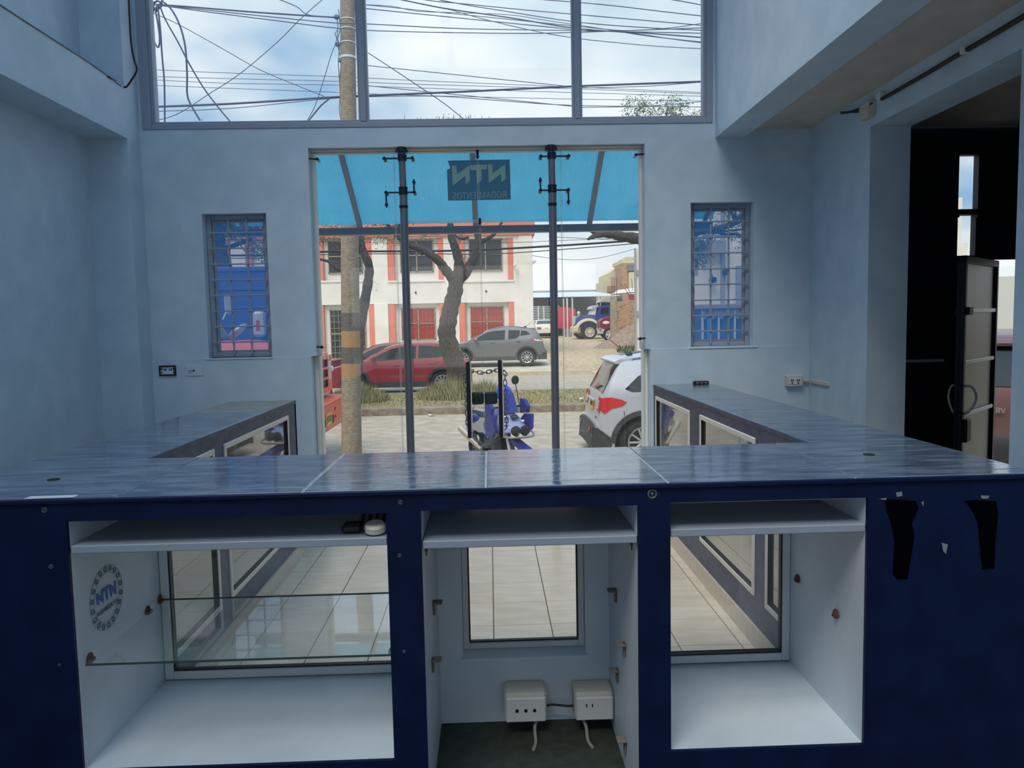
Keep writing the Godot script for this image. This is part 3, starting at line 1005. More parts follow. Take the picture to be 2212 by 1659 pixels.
	for q in [[1.0525, 0.545, -2.534], [1.0525, 0.535, -2.24]]:
		m = MB.new()
		m.cbox(Vector3(q[0] - 0.008, q[1], q[2]), Vector3(0.018, 0.016, 0.024), 0.005)
		m.ell(Vector3(q[0] - 0.004, q[1] + 0.005, q[2] - 0.008), Vector3(0.008, 0.013, 0.012), 10, 6)
		single("shelf_bracket", m, mats.rust, "rusty bracket without a shelf on a bare white compartment wall", "bracket", "bare brackets in the compartment without a shelf")
	# niche side rails: short battens for missing shelves
	for q in [[-0.2, 0.565, -2.40, 1], [-0.2, 0.42, -2.30, 1], [0.402, 0.565, -2.46, -1], [0.402, 0.45, -2.30, -1], [0.402, 0.30, -2.44, -1], [0.402, 0.14, -2.30, -1]]:
		m = MB.new()
		m.cspan(Vector3(q[0], q[1] - 0.006, q[2]), Vector3(q[0] + 0.03 * q[3], q[1], q[2] + 0.035), 0.002)
		m.cspan(Vector3(q[0], q[1] - 0.045, q[2] + 0.006), Vector3(q[0] + 0.007 * q[3], q[1], q[2] + 0.022), 0.002)
		wp(c, "shelf_batten", m, mat("batten", rgb(120, 116, 112), 0.8))
	# --- side counters
	for s in [["left", -1.22, -1.63, -4.15, -1.0], ["right", 1.15, 1.55, -5.315, 1.0]]:
		var xi: float = s[1]
		var xo: float = s[2]
		var ze: float = s[3] if s[0] == "right" else -4.76
		var sg: float = s[4]
		var a := thing("side_counter", "glazed navy side counter %s" % ("ending in a bare cement patch near the black-rimmed socket" if s[0] == "left" else "with dark terminal strip lying on its far end"), "counter", Vector3((xi + xo) * 0.5, 0, (zb + ze) * 0.5))
		var wins := [[-4.56, -3.455, 0.205, 0.928], [-3.33, -2.74, 0.205, 0.928]] if s[0] == "left" else [[-5.231, -4.338, 0.222, 0.926], [-4.115, -3.249, 0.222, 0.930], [-3.11, -2.74, 0.222, 0.926]]
		m = MB.new()
		m.slab(0, xi, xi + sg * 0.03, ze, zb, 0.0, 0.986, wins)
		wp(a, "face_panel", m, mats.navy_worn)
		m = MB.new()
		m.span(Vector3(xi + sg * 0.03, 0, ze), Vector3(xo, 0.205, zb))
		m.slab(0, xo - sg * 0.03, xo, ze, zb, 0.0, 0.986, [])
		m.slab(2, ze, ze + 0.03, minf(xi, xo) + 0.03, maxf(xi, xo), 0.0, 0.986, [])
		wp(a, "carcass", m, mat("carcass", rgb(214, 206, 190), 0.6))
		m = MB.new()
		m.span(Vector3(xi + sg * 0.031, 0.93, ze + 0.031), Vector3(xo - sg * 0.031, 0.983, zb))
		wp(a, "top_slab", m, mats.navy_worn)
		m = MB.new()
		m.span(Vector3(xi, 0, ze), Vector3(xi - sg * 0.012, 0.095, zb))
		wp(a, "skirting", m, mats.floor_tile_b)
		for w in wins:
			glazed(a, 0, xi + sg * 0.008, w[0], w[1], w[2], w[3], mats.aluminium_warm, 0.026, 0.03)
		m = MB.new()
		m.span(Vector3(xi + sg * 0.001, 0.984, s[3]), Vector3(xo, 0.9965, zb))
		wp(a, "grout_bed", m, mats.counter_grout)
		tops(a, [xi, xo], [-2.69, -3.18, -3.67, -4.15] if s[0] == "left" else [-2.69, -3.2, -3.71, -4.22, -4.76, -5.315])
		m = MB.new()
		m.cspan(Vector3(xi - sg * 0.004, 0.978, ze), Vector3(xi + sg * 0.004, 0.9985, zb + 0.002), 0.002)
		wp(a, "edge_strip", m, mats.navy_worn)
		if s[0] == "left":
			m = MB.new()
			m.cspan(Vector3(xi, 0.98, -4.15), Vector3(xo, 0.9985, -4.76), 0.003)
			wp(a, "cement_patch", m, mats.cement)
		# torn clear wrap left on the far glass
		var ww: Array = wins[0]
		m = MB.new()
		var rows: Array = []
		for i in 9:
			var row: Array = []
			for j in 9:
				var uu := lerpf(ww[0] + 0.04, ww[0] + (0.5 if s[0] == "left" else 0.62), i / 8.0 * (0.75 + 0.25 * sin(j * 1.9)))
				row.append(Vector3(xi + sg * (0.05 + 0.012 * sin(i * 1.7 + j * 2.3)), lerpf(0.35, 0.89, j / 8.0), uu))
			rows.append(row)
		m.grid(rows, Vector3(xi + sg * 2.0, 0.5, ww[0]))
		single("plastic_wrap", m, pane_mat("wrap", rgb(120, 112, 98), 0.38, 0.15), "crumpled clear plastic sheet behind the glass of the side counter %s" % ("with cement patch" if s[0] == "left" else "with terminal strip"), "plastic sheet")

# ---------------------------------------------------------------- small fittings indoors
func outlet(t: Node3D, c: Vector3, face_z: float, dark: Material, pins: Array) -> void:
	for q in pins:
		var m := MB.new()
		m.cspan(c + Vector3(q[0] - 0.004, q[1] - 0.007, 0), c + Vector3(q[0] + 0.004, q[1] + 0.007, 0.002), 0.001)
		wp(t, "slot", m, dark)

func build_fittings() -> void:
	var zt := WALL_Z + 0.012
	var m := MB.new()
	# wall socket with black rim, blank plate with a wire stub
	var c := px(363, 800.5, 2, zt)
	var t := thing("wall_socket", "double wall socket with thick black rim under barred window", "socket", Vector3(c.x, c.y - 0.035, zt))
	m.slab(2, zt, zt + 0.014, c.x - 0.056, c.x + 0.056, c.y - 0.036, c.y + 0.036, [[c.x - 0.047, c.x + 0.047, c.y - 0.025, c.y + 0.025]])
	wp(t, "rim", m, mats.black)
	m = MB.new()
	m.cspan(Vector3(c.x - 0.05, c.y - 0.028, zt), Vector3(c.x + 0.05, c.y + 0.028, zt + 0.006), 0.002)
	wp(t, "plate", m, mats.cabinet_white)
	outlet(t, c + Vector3(0, 0, 0.006), zt, mats.dark_hole, [[-0.024, 0.006], [-0.012, 0.006], [0.014, 0.006], [0.026, 0.006], [-0.04, -0.012], [-0.04, 0.012], [0.04, -0.012], [0.04, 0.012]])
	c = px(419.5, 800.5, 2, zt)
	t = thing("blank_plate", "painted blank wall plate with short dark wire stub", "wall plate", Vector3(c.x, c.y - 0.035, zt))
	m = MB.new()
	m.cspan(Vector3(c.x - 0.062, c.y - 0.038, zt), Vector3(c.x + 0.062, c.y + 0.038, zt + 0.006), 0.004)
	wp(t, "plate", m, mats.plaster)
	m = MB.new()
	m.tube(smooth_path([c + Vector3(-0.001, 0.0, 0.006), c + Vector3(0.0, 0.001, 0.016), c + Vector3(-0.02, 0.0, 0.018), c + Vector3(-0.035, -0.004, 0.016)], 4), 0.0022, 6)
	m.ell(c + Vector3(0, 0.001, 0.008), Vector3(0.006, 0.006, 0.003), 10, 6)
	wp(t, "wire", m, mats.dark_hole)
	# surface socket box by the right corner, with its stub of conduit and a pipe end on the pillar
	c = px(1717, 823, 2, WALL_Z + 0.04)
	t = thing("socket_box", "surface mounted white socket box at the corner above the tiled side counter", "socket", Vector3(c.x, c.y - 0.04, WALL_Z))
	m = MB.new()
	m.cspan(Vector3(c.x - 0.062, c.y - 0.038, WALL_Z + 0.01), Vector3(c.x + 0.055, c.y + 0.038, WALL_Z + 0.05), 0.004)
	wp(t, "box", m, mats.off_white)
	m = MB.new()
	m.cspan(Vector3(c.x - 0.045, c.y - 0.022, WALL_Z + 0.05), Vector3(c.x + 0.04, c.y + 0.024, WALL_Z + 0.054), 0.002)
	wp(t, "plate", m, mats.white_plastic)
	outlet(t, c + Vector3(0, 0, 0.014), 0, mats.dark_hole, [[-0.03, 0.006], [-0.018, 0.006], [0.012, 0.006], [0.026, 0.006], [-0.024, -0.012], [0.019, -0.012]])
	m = MB.new()
	m.tube([Vector3(c.x + 0.055, c.y, WALL_Z + 0.03), Vector3(2.245, c.y - 0.003, WALL_Z + 0.03)], 0.012, 10)
	wp(t, "conduit", m, mats.off_white)
	m = MB.new()
	m.tube([Vector3(c.x + 0.058, c.y - 0.038, WALL_Z + 0.014), Vector3(c.x + 0.06, 1.0, WALL_Z + 0.014)], 0.003, 6)
	wp(t, "cable", m, mats.dark_hole)
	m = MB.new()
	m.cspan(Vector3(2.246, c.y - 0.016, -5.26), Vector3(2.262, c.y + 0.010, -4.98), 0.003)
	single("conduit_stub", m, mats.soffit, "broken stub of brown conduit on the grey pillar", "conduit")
	# conduit in the angle above the passage, junction box, loose wires
	t = thing("ceiling_conduit", "dark conduit running along the beam above the dark garage passage", "conduit", Vector3(2.25, 2.69, -3.2))
	var run := [px(1905, 214, 0, 2.245), px(2000, 160, 0, 2.245), px(2080, 112, 0, 2.245)]
	m = MB.new()
	m.tube(run, 0.011, 8)
	wp(t, "pipe", m, mats.black)
	m = MB.new()
	m.tube([px(2090, 107, 0, 2.245), px(2150, 72, 0, 2.245), px(2215, 33, 0, 2.245), px(2290, -14, 0, 2.245)], 0.012, 8)
	wp(t, "pipe", m, mats.black)
	m = MB.new()
	m.cbox(px(2085, 108, 0, 2.245), Vector3(0.04, 0.035, 0.03), 0.004)
	wp(t, "clip", m, mats.white_plastic)
	m = MB.new()
	m.cbox(px(1902, 207, 0, 2.245), Vector3(0.03, 0.03, 0.05), 0.004)
	wp(t, "clip", m, mats.white_plastic)
	c = px(1872, 236, 0, 2.235)
	t = thing("junction_box", "small open junction box with loose dark wires on the beam above pillar", "junction box", c - Vector3(0, 0.05, 0))
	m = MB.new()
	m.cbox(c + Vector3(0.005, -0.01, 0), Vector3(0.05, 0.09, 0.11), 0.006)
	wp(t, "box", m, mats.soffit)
	for k in 4:
		m = MB.new()
		m.tube(smooth_path([px(1885, 222, 0, 2.23), px(1860, 232 + k * 3, 0, 2.22), px(1838, 240 + k, 0, 2.235), px(1816, 243 + k * (k - 2), 0, 2.24)], 5), 0.0035, 6)
		wp(t, "wire", m, mats.black)
	# black cable beside the tall window
	m = MB.new()
	m.tube(smooth_path([px(276, -40, 2, -5.11), px(279, 20, 2, -5.11), px(283, 90, 2, -5.11), px(290, 130, 2, -5.11), px(296, 150, 2, -5.11), px(286, 170, 2, -5.11), px(272, 188, 2, -5.12), px(262, 182, 2, -5.12), px(235, 166, 0, -2.322)], 5), 0.006, 7)
	single("loose_cable", m, mats.black, "loose black cable hanging down the corner beside the tall window", "cable")
	m = MB.new()
	m.tube(smooth_path([px(262, 186, 0, -2.327), px(200, 140, 0, -2.327), px(100, 75, 0, -2.327), px(0, 10, 0, -2.327), px(-40, -20, 0, -2.327)], 4), 0.004, 6)
	single("beam_wire", m, mats.steel_dark, "thin dark wire lying along the upper edge of the white beam", "cable")
	# what lies about: slotted device on the shelf, dark box on the side counter
	c = Vector3(-0.372, 0.8685, -2.16)
	t = thing("slotted_device", "dark slotted plastic device lying on the white shelf board", "device", c)
	m = MB.new()
	m.cbox(c + Vector3(-0.03, 0.012, 0.02), Vector3(0.055, 0.024, 0.05), 0.006)
	wp(t, "base", m, mats.black)
	m = MB.new()
	m.xf = Transform3D(Basis(Vector3.RIGHT, 0.55), c + Vector3(0.025, 0.034, -0.04))
	m.cbox(Vector3.ZERO, Vector3(0.085, 0.014, 0.13), 0.005)
	m.xf = Transform3D.IDENTITY
	wp(t, "cover", m, mat("device_grey", rgb(80, 82, 84), 0.5))
	for k in 4:
		m = MB.new()
		m.xf = Transform3D(Basis(Vector3.RIGHT, 0.55), c + Vector3(0.025, 0.034, -0.04))
		m.cbox(Vector3(-0.03 + 0.02 * k, 0.008, 0.0), Vector3(0.009, 0.003, 0.09), 0.001)
		m.xf = Transform3D.IDENTITY
		wp(t, "slot", m, mats.dark_hole)
	m = MB.new()
	m.xf = Transform3D(Basis(Vector3.RIGHT, 0.2), c + Vector3(0.038, 0.016, 0.045))
	m.lathe([Vector2(0, 0.012), Vector2(0.024, 0.012), Vector2(0.030, 0.006), Vector2(0.030, -0.010), Vector2(0, -0.010)], 20)
	m.xf = Transform3D.IDENTITY
	wp(t, "round_cap", m, mats.off_white)
	c = Vector3(1.47, 1.0, -5.25)
	t = thing("terminal_strip", "small dark terminal strip lying on the end of the tiled side counter", "device", c)
	m = MB.new()
	m.cspan(c + Vector3(-0.052, 0, -0.02), c + Vector3(0.052, 0.022, 0.02), 0.003)
	wp(t, "body", m, mats.black)
	for k in 3:
		m = MB.new()
		m.cspan(c + Vector3(-0.04 + 0.03 * k, 0.006, 0.02), c + Vector3(-0.02 + 0.03 * k, 0.016, 0.022), 0.001)
		wp(t, "terminal", m, mat("terminal", rgb(140, 136, 140), 0.4, 0.4))
	# socket boxes at the foot of the niche, a pipe stub between them, cables to the floor
	for q in [[1136, 1540, 0.073, 0.052, "white three-socket box at the foot of the counter niche", 3], [1285, 1537, 0.068, 0.05, "white flat-slot socket box at the foot of the counter niche", 2]]:
		c = px(q[0], q[1], 2, -2.50) + Vector3(0, 0.012, 0)
		t = thing("socket_box", q[4], "socket", c - Vector3(0, q[3], 0.02))
		m = MB.new()
		m.cspan(c - Vector3(q[2], q[3], 0.11), c + Vector3(q[2], q[3], -0.01), 0.008)
		wp(t, "box", m, mats.off_white)
		m = MB.new()
		m.cspan(c - Vector3(q[2] - 0.004, q[3] - 0.006, 0.02), c + Vector3(q[2] - 0.004, q[3] - 0.012, 0.0), 0.004)
		wp(t, "cover", m, mats.white_plastic)
		for k in q[5]:
			m = MB.new()
			if q[5] == 3: m.tube([c + Vector3(-0.03 + 0.03 * k, -0.004, -0.001), c + Vector3(-0.03 + 0.03 * k, -0.004, 0.002)], 0.006, 10)
			else: m.cspan(c + Vector3(-0.03 + 0.02 * k, 0.004, 0.0), c + Vector3(-0.026 + 0.02 * k, 0.016, 0.0015), 0.0005)
			wp(t, "slot", m, mats.dark_hole)
		m = MB.new()
		var s := 1.0 if q[5] == 3 else -1.0
		m.tube(smooth_path([c + Vector3(0.04 * s, -q[3], -0.03), c + Vector3(0.03 * s, -q[3] - 0.02, -0.01), Vector3(c.x + 0.03 * s, 0.036, -2.46), Vector3(c.x + 0.02 * s, 0.035, -2.42)], 6), 0.006, 8)
		wp(t, "cable", m, mat("cable_grey", rgb(150, 148, 142), 0.6))
	m = MB.new()
	m.tube(smooth_path([px(1172, 1530, 2, -2.56), px(1190, 1522, 2, -2.56), px(1230, 1525, 2, -2.56), px(1256, 1520, 2, -2.56)], 5), 0.004, 7)
	single("loose_cable", m, mats.black, "short black cable between the two socket boxes in the niche", "cable")

# ---------------------------------------------------------------- garage beyond the passage
func build_garage() -> void:
	var D := nmat("garage_navy", rgb(14, 20, 38), rgb(20, 27, 48), 0.5, Vector3(1, 1, 1), 0.01, 0.05)
	var m := MB.new()
	var w1 := [3.325, 3.465, 2.19, 2.566]
	var w2 := [3.325, 3.455, 1.865, 2.150]
	var grl := [2.66, 2.797, 2.405, 2.565]
	var hole := [3.585, 4.45, -0.1, 1.835]
	var d := structure("door_2", Vector3(4.2, 0, -5.36))
	m.slab(2, -5.40, -5.34, 2.50, 6.5, -0.15, 2.76, [w1, w2, grl, hole])
	wp(d, "door_panel", m, D)
	for y in [0.55, 1.62, 2.15]:
		m = MB.new()
		m.slab(2, -5.34, -5.322, 2.5, 6.5, y - 0.02, y + 0.02, [w1, w2, grl, hole])
		wp(d, "rib", m, D)
	m = MB.new()
	m.cspan(Vector3(2.5, 1.115, -5.34), Vector3(3.24, 1.135, -5.315), 0.004)
	wp(d, "rail", m, mats.aluminium)
	for w in [w1, w2]:
		m = MB.new()
		m.span(Vector3(w[0], w[2], -5.372), Vector3(w[1], w[3], -5.371))
		wp(d, "pane", m, mats.glass)
	for k in 6:
		m = MB.new()
		m.xf = Transform3D(Basis(Vector3.RIGHT, -0.55 if k > 1 else 0.1), Vector3(2.73, 2.418 + 0.027 * k, -5.37))
		m.box(Vector3.ZERO, Vector3(0.14, 0.004 if k < 2 else 0.022, 0.03))
		m.xf = Transform3D.IDENTITY
		wp(d, "louvre", m, D)
	# the open wicket leaf, swung into the garage
	var hinge := Vector3(3.575, 0, -5.30)
	var free := Vector3(2.99, 0, -4.75)
	var dir := (free - hinge).normalized()
	var ln := hinge.distance_to(free)
	var lf := structure("door_3", hinge)
	lf.rotation.y = atan2(-dir.z, dir.x)
	var steel := mat("leaf_steel", rgb(76, 80, 82), 0.36, 0.55)
	m = MB.new()
	m.box(Vector3(ln * 0.5, 0.9, 0), Vector3(ln, 1.84, 0.012))
	lp(lf, "leaf", m, steel)
	m = MB.new()
	for r in [[0.0, 0.035, -0.02, 1.82], [ln - 0.04, ln, -0.02, 1.82], [0.0, ln, 1.775, 1.82], [0.0, ln, -0.02, 0.03]]:
		m.cspan(Vector3(r[0], r[2], -0.026), Vector3(r[1], r[3], 0.026), 0.003)
	lp(lf, "leaf_frame", m, D)
	for y in [0.80, 1.14, 1.475]:
		m = MB.new()
		m.cspan(Vector3(0.02, y - 0.014, -0.022), Vector3(ln - 0.06, y + 0.014, 0.022), 0.004)
		lp(lf, "leaf_rail", m, mats.aluminium)
	for s in [-1.0, 1.0]:
		m = MB.new()
		m.tube(smooth_path([Vector3(ln - 0.05, 0.99, 0.02 * s), Vector3(ln - 0.07, 0.985, 0.06 * s), Vector3(ln - 0.09, 0.91, 0.08 * s), Vector3(ln - 0.06, 0.83, 0.05 * s), Vector3(ln - 0.04, 0.81, 0.02 * s)], 5), 0.008, 8)
		lp(lf, "pull", m, mats.aluminium)
		m = MB.new()
		m.cbox(Vector3(ln - 0.09, 0.70, 0.03 * s), Vector3(0.10, 0.15, 0.03), 0.006)
		lp(lf, "lock_case", m, mats.black)
		m = MB.new()
		m.cbox(Vector3(ln - 0.07, 1.47, 0.03 * s), Vector3(0.09, 0.05, 0.03), 0.004)
		lp(lf, "latch", m, mats.black)
	m = MB.new()
	m.slab(0, 6.5, 6.6, -5.46, 2.4, -0.1, 2.9, [])
	struct("wall_garage", m, mats.plaster)

# ---------------------------------------------------------------- street
const STREET := -0.6
const LOT_A := -0.45

func lot_y(z: float) -> float:
	if z > -29.7: return LOT_A
	if z > -33.0: return lerpf(-0.45, -0.27, (-29.7 - z) / 3.3)
	return lerpf(-0.27, 0.25, clampf((-33.0 - z) / 23.0, 0.0, 1.0))

func build_ground() -> void:
	var asphalt := nmat("asphalt", rgb(160, 146, 126), rgb(186, 171, 150), 0.9, Vector3(0.5, 0.5, 0.5), 0.012, 0.14, 0.05)
	var conc := nmat("concrete", rgb(186, 172, 148), rgb(206, 192, 168), 0.9, Vector3(0.3, 0.3, 0.3), 0.012, 0.08, 0.2)
	var dirt := nmat("dirt", rgb(160, 138, 108), rgb(198, 176, 142), 0.95, Vector3(0.4, 0.4, 0.4), 0.02, 0.16, 1.0)
	var kerb := nmat("kerb", rgb(116, 104, 86), rgb(152, 140, 118), 0.9, Vector3(0.8, 0.8, 0.8), 0.015, 0.1, 0.4)
	var turf := nmat("turf", rgb(128, 118, 76), rgb(160, 146, 104), 0.95, Vector3(0.5, 0.5, 0.5), 0.02, 0.15)
	var m := MB.new()
	m.span(Vector3(-40, STREET - 0.2, -30), Vector3(45, STREET, -8.6))
	struct("floor_street", m, asphalt)
	m = MB.new()
	m.span(Vector3(-40, STREET - 0.2, -8.6), Vector3(45, -0.45, -5.46))
	struct("floor_pavement", m, conc)
	m = MB.new()
	m.span(Vector3(-30, STREET, 2.45), Vector3(30, -0.1, 25))
	struct("floor_yard", m, conc)
	m = MB.new()
	m.span(Vector3(-1.4, -0.45, -6.3), Vector3(1.3, -0.22, -5.46))
	m.span(Vector3(-1.4, -0.22, -5.9), Vector3(1.3, -0.02, -5.46))
	struct("floor_steps", m, conc)
	# median
	m = MB.new()
	m.span(Vector3(-40, STREET - 0.1, -21.1), Vector3(45, -0.43, -17.5))
	struct("floor_median", m, turf)
	m = MB.new()
	for z in [[-17.3, -17.55], [-21.05, -21.3]]:
		m.cspan(Vector3(-40, STREET - 0.1, z[0]), Vector3(45, -0.42, z[1]), 0.03)
	struct("trim_kerb", m, kerb)
	# forecourt and dirt lot beyond the second carriageway
	m = MB.new()
	var zs := [-29.7, -31.0, -33.0, -36.0, -40.0, -46.0, -56.0, -75.0, -95.0]
	for i in zs.size() - 1:
		m.quad(Vector3(-40, lot_y(zs[i]), zs[i]), Vector3(2.6, lot_y(zs[i]), zs[i]), Vector3(2.6, lot_y(zs[i + 1]), zs[i + 1]), Vector3(-40, lot_y(zs[i + 1]), zs[i + 1]), Vector3.UP)
	m.span(Vector3(-40, STREET - 0.1, -29.9), Vector3(4.0, -0.45, -29.7))
	struct("floor_forecourt", m, conc)
	m = MB.new()
	var f := FastNoiseLite.new()
	f.seed = 3; f.frequency = 0.25
	var rows: Array = []
	for i in 70:
		var z := -29.6 - i * 0.9
		var row: Array = []
		for j in 60:
			var x := 2.5 + j * 0.55
			var y := lot_y(z) + 0.05 * f.get_noise_2d(x * 3.0, z * 3.0) * clampf((-30.0 - z) * 0.3, 0, 1)
			row.append(Vector3(x, y if i > 0 else STREET - 0.05, z))
		rows.append(row)
	m.grid(rows, Vector3(15, -50, -60))
	struct("floor_dirt_lot", m, dirt)
	# heap of earth against the brick wall
	m = MB.new()
	rows = []
	var hc := px(1376, 742, 2, -43.0)
	for i in 15:
		var row: Array = []
		for j in 24:
			var r := i / 14.0
			var a := TAU * j / 24.0
			var x := cos(a) * r * 3.0
			var z := sin(a) * r * 1.6
			var y := pow(maxf(0, 1.0 - r), 1.15) * 1.75 * (1.0 + 0.25 * f.get_noise_2d(x * 6.0, z * 6.0)) + 0.08 * f.get_noise_2d(x * 20, z * 20) * (1.0 - r)
			row.append(Vector3(hc.x + 0.3 + x, lot_y(-43.0) - 0.05 + y, -43.0 + z))
		rows.append(row)
	m.grid(rows, Vector3(hc.x, -3, -43), true)
	single("earth_heap", m, nmat("earth", rgb(128, 106, 92), rgb(176, 152, 136), 0.95, Vector3(0.4, 0.4, 0.4), 0.03, 0.15, 2.0), "heap of brown earth in front of the brick wall", "earth heap")
	# grass of the median, taller round the trees
	m = MB.new()
	var r2 := RandomNumberGenerator.new()
	r2.seed = 7
	for k in 16000:
		var x := r2.randf_range(-6.0, 6.0)
		var z := r2.randf_range(-21.0, -17.6)
		var h := r2.randf_range(0.02, 0.06)
		m_blade(m, r2, Vector3(x, -0.43, z), h, 0.007)
	var g1 := single("grass_median", m, mat("grass_short", rgb(158, 146, 100), 0.9), "short dry grass covering the road median", "grass")
	stuff(g1)
	m = MB.new()
	for q in [[-0.95, -19.5, 0.95, 0.72, 9500], [-0.1, -19.7, 0.5, 0.6, 3000], [-3.35, -19.2, 0.8, 0.62, 6000], [-5.0, -19.4, 0.6, 0.5, 2000]]:
		for k in q[4]:
			var a := r2.randf() * TAU
			var rr := sqrt(r2.randf())
			var x: float = q[0] + cos(a) * rr * q[2]
			var z: float = q[1] + sin(a) * rr * 0.8
			m_blade(m, r2, Vector3(x, -0.43, z), q[3] * (1.05 - rr * 0.75) * r2.randf_range(0.5, 1.0), 0.007)
	var g2 := single("grass_tufts", m, mat("grass_tall", rgb(150, 146, 98), 0.9), "tall green grass tufts round the tree trunk on the median", "grass")
	stuff(g2)
	m = MB.new()
	for k in 700:
		var p := px(r2.randf_range(1335, 1400), r2.randf_range(744, 758), 1, -0.05)
		if p.z < -42.5: continue
		m_blade(m, r2, Vector3(p.x, lot_y(p.z) - 0.02, p.z), r2.randf_range(0.1, 0.35), 0.05)
	stuff(single("weeds", m, mat("weed_green", rgb(98, 112, 66), 0.9), "green weeds growing at the foot of the earth heap", "weeds"))
	# litter on the median
	for q in [[808, 865.5, 0.13, "white scrap of paper lying on the grassy median"], [932, 899, 0.08, "small pale scrap of paper lying on the near carriageway"], [1258, 864, 0.06, "small white scrap of paper on the grass near the silver car"]]:
		var w := px(q[0], q[1], 1, -0.40 if q[1] < 890 else STREET)
		m = MB.new()
		m.xf = Transform3D(Basis(Vector3.UP, q[0]), w + Vector3(0, 0.025, 0))
		m.quad(Vector3(-q[2], 0, -0.08), Vector3(q[2], 0.03, -0.06), Vector3(q[2] * 0.9, 0.0, 0.07), Vector3(-q[2] * 0.8, 0.02, 0.08), Vector3.UP)
		m.box(Vector3(0, -0.012, 0), Vector3(q[2], 0.02, 0.08))
		m.xf = Transform3D.IDENTITY
		single("paper_scrap", m, mats.white_plastic, q[3], "litter")

func m_blade(m: MB, r: RandomNumberGenerator, at: Vector3, h: float, w: float) -> void:
	var a := r.randf() * TAU
	var s := Vector3(cos(a), 0, sin(a)) * w
	var lean := Vector3(r.randf_range(-0.4, 0.4), 1, r.randf_range(-0.4, 0.4)) * h
	m.tri(at - s, at + s, at + lean, Vector3(s.z, 0.6 * w, -s.x) / w, Vector3(s.z, 0.6 * w, -s.x) / w, Vector3.UP)

# ---------------------------------------------------------------- houses across the street
func fbox(m: MB, x0: float, x1: float, y0: float, y1: float, z: float, front: float, back: float) -> void:
	# a box whose front outline is given by photograph pixels on the plane z
	var a := px(x0, y1, 2, z)
	var b := px(x1, y0, 2, z)
	m.cspan(Vector3(a.x, a.y, z + front), Vector3(b.x, b.y, z - back), 0.01)

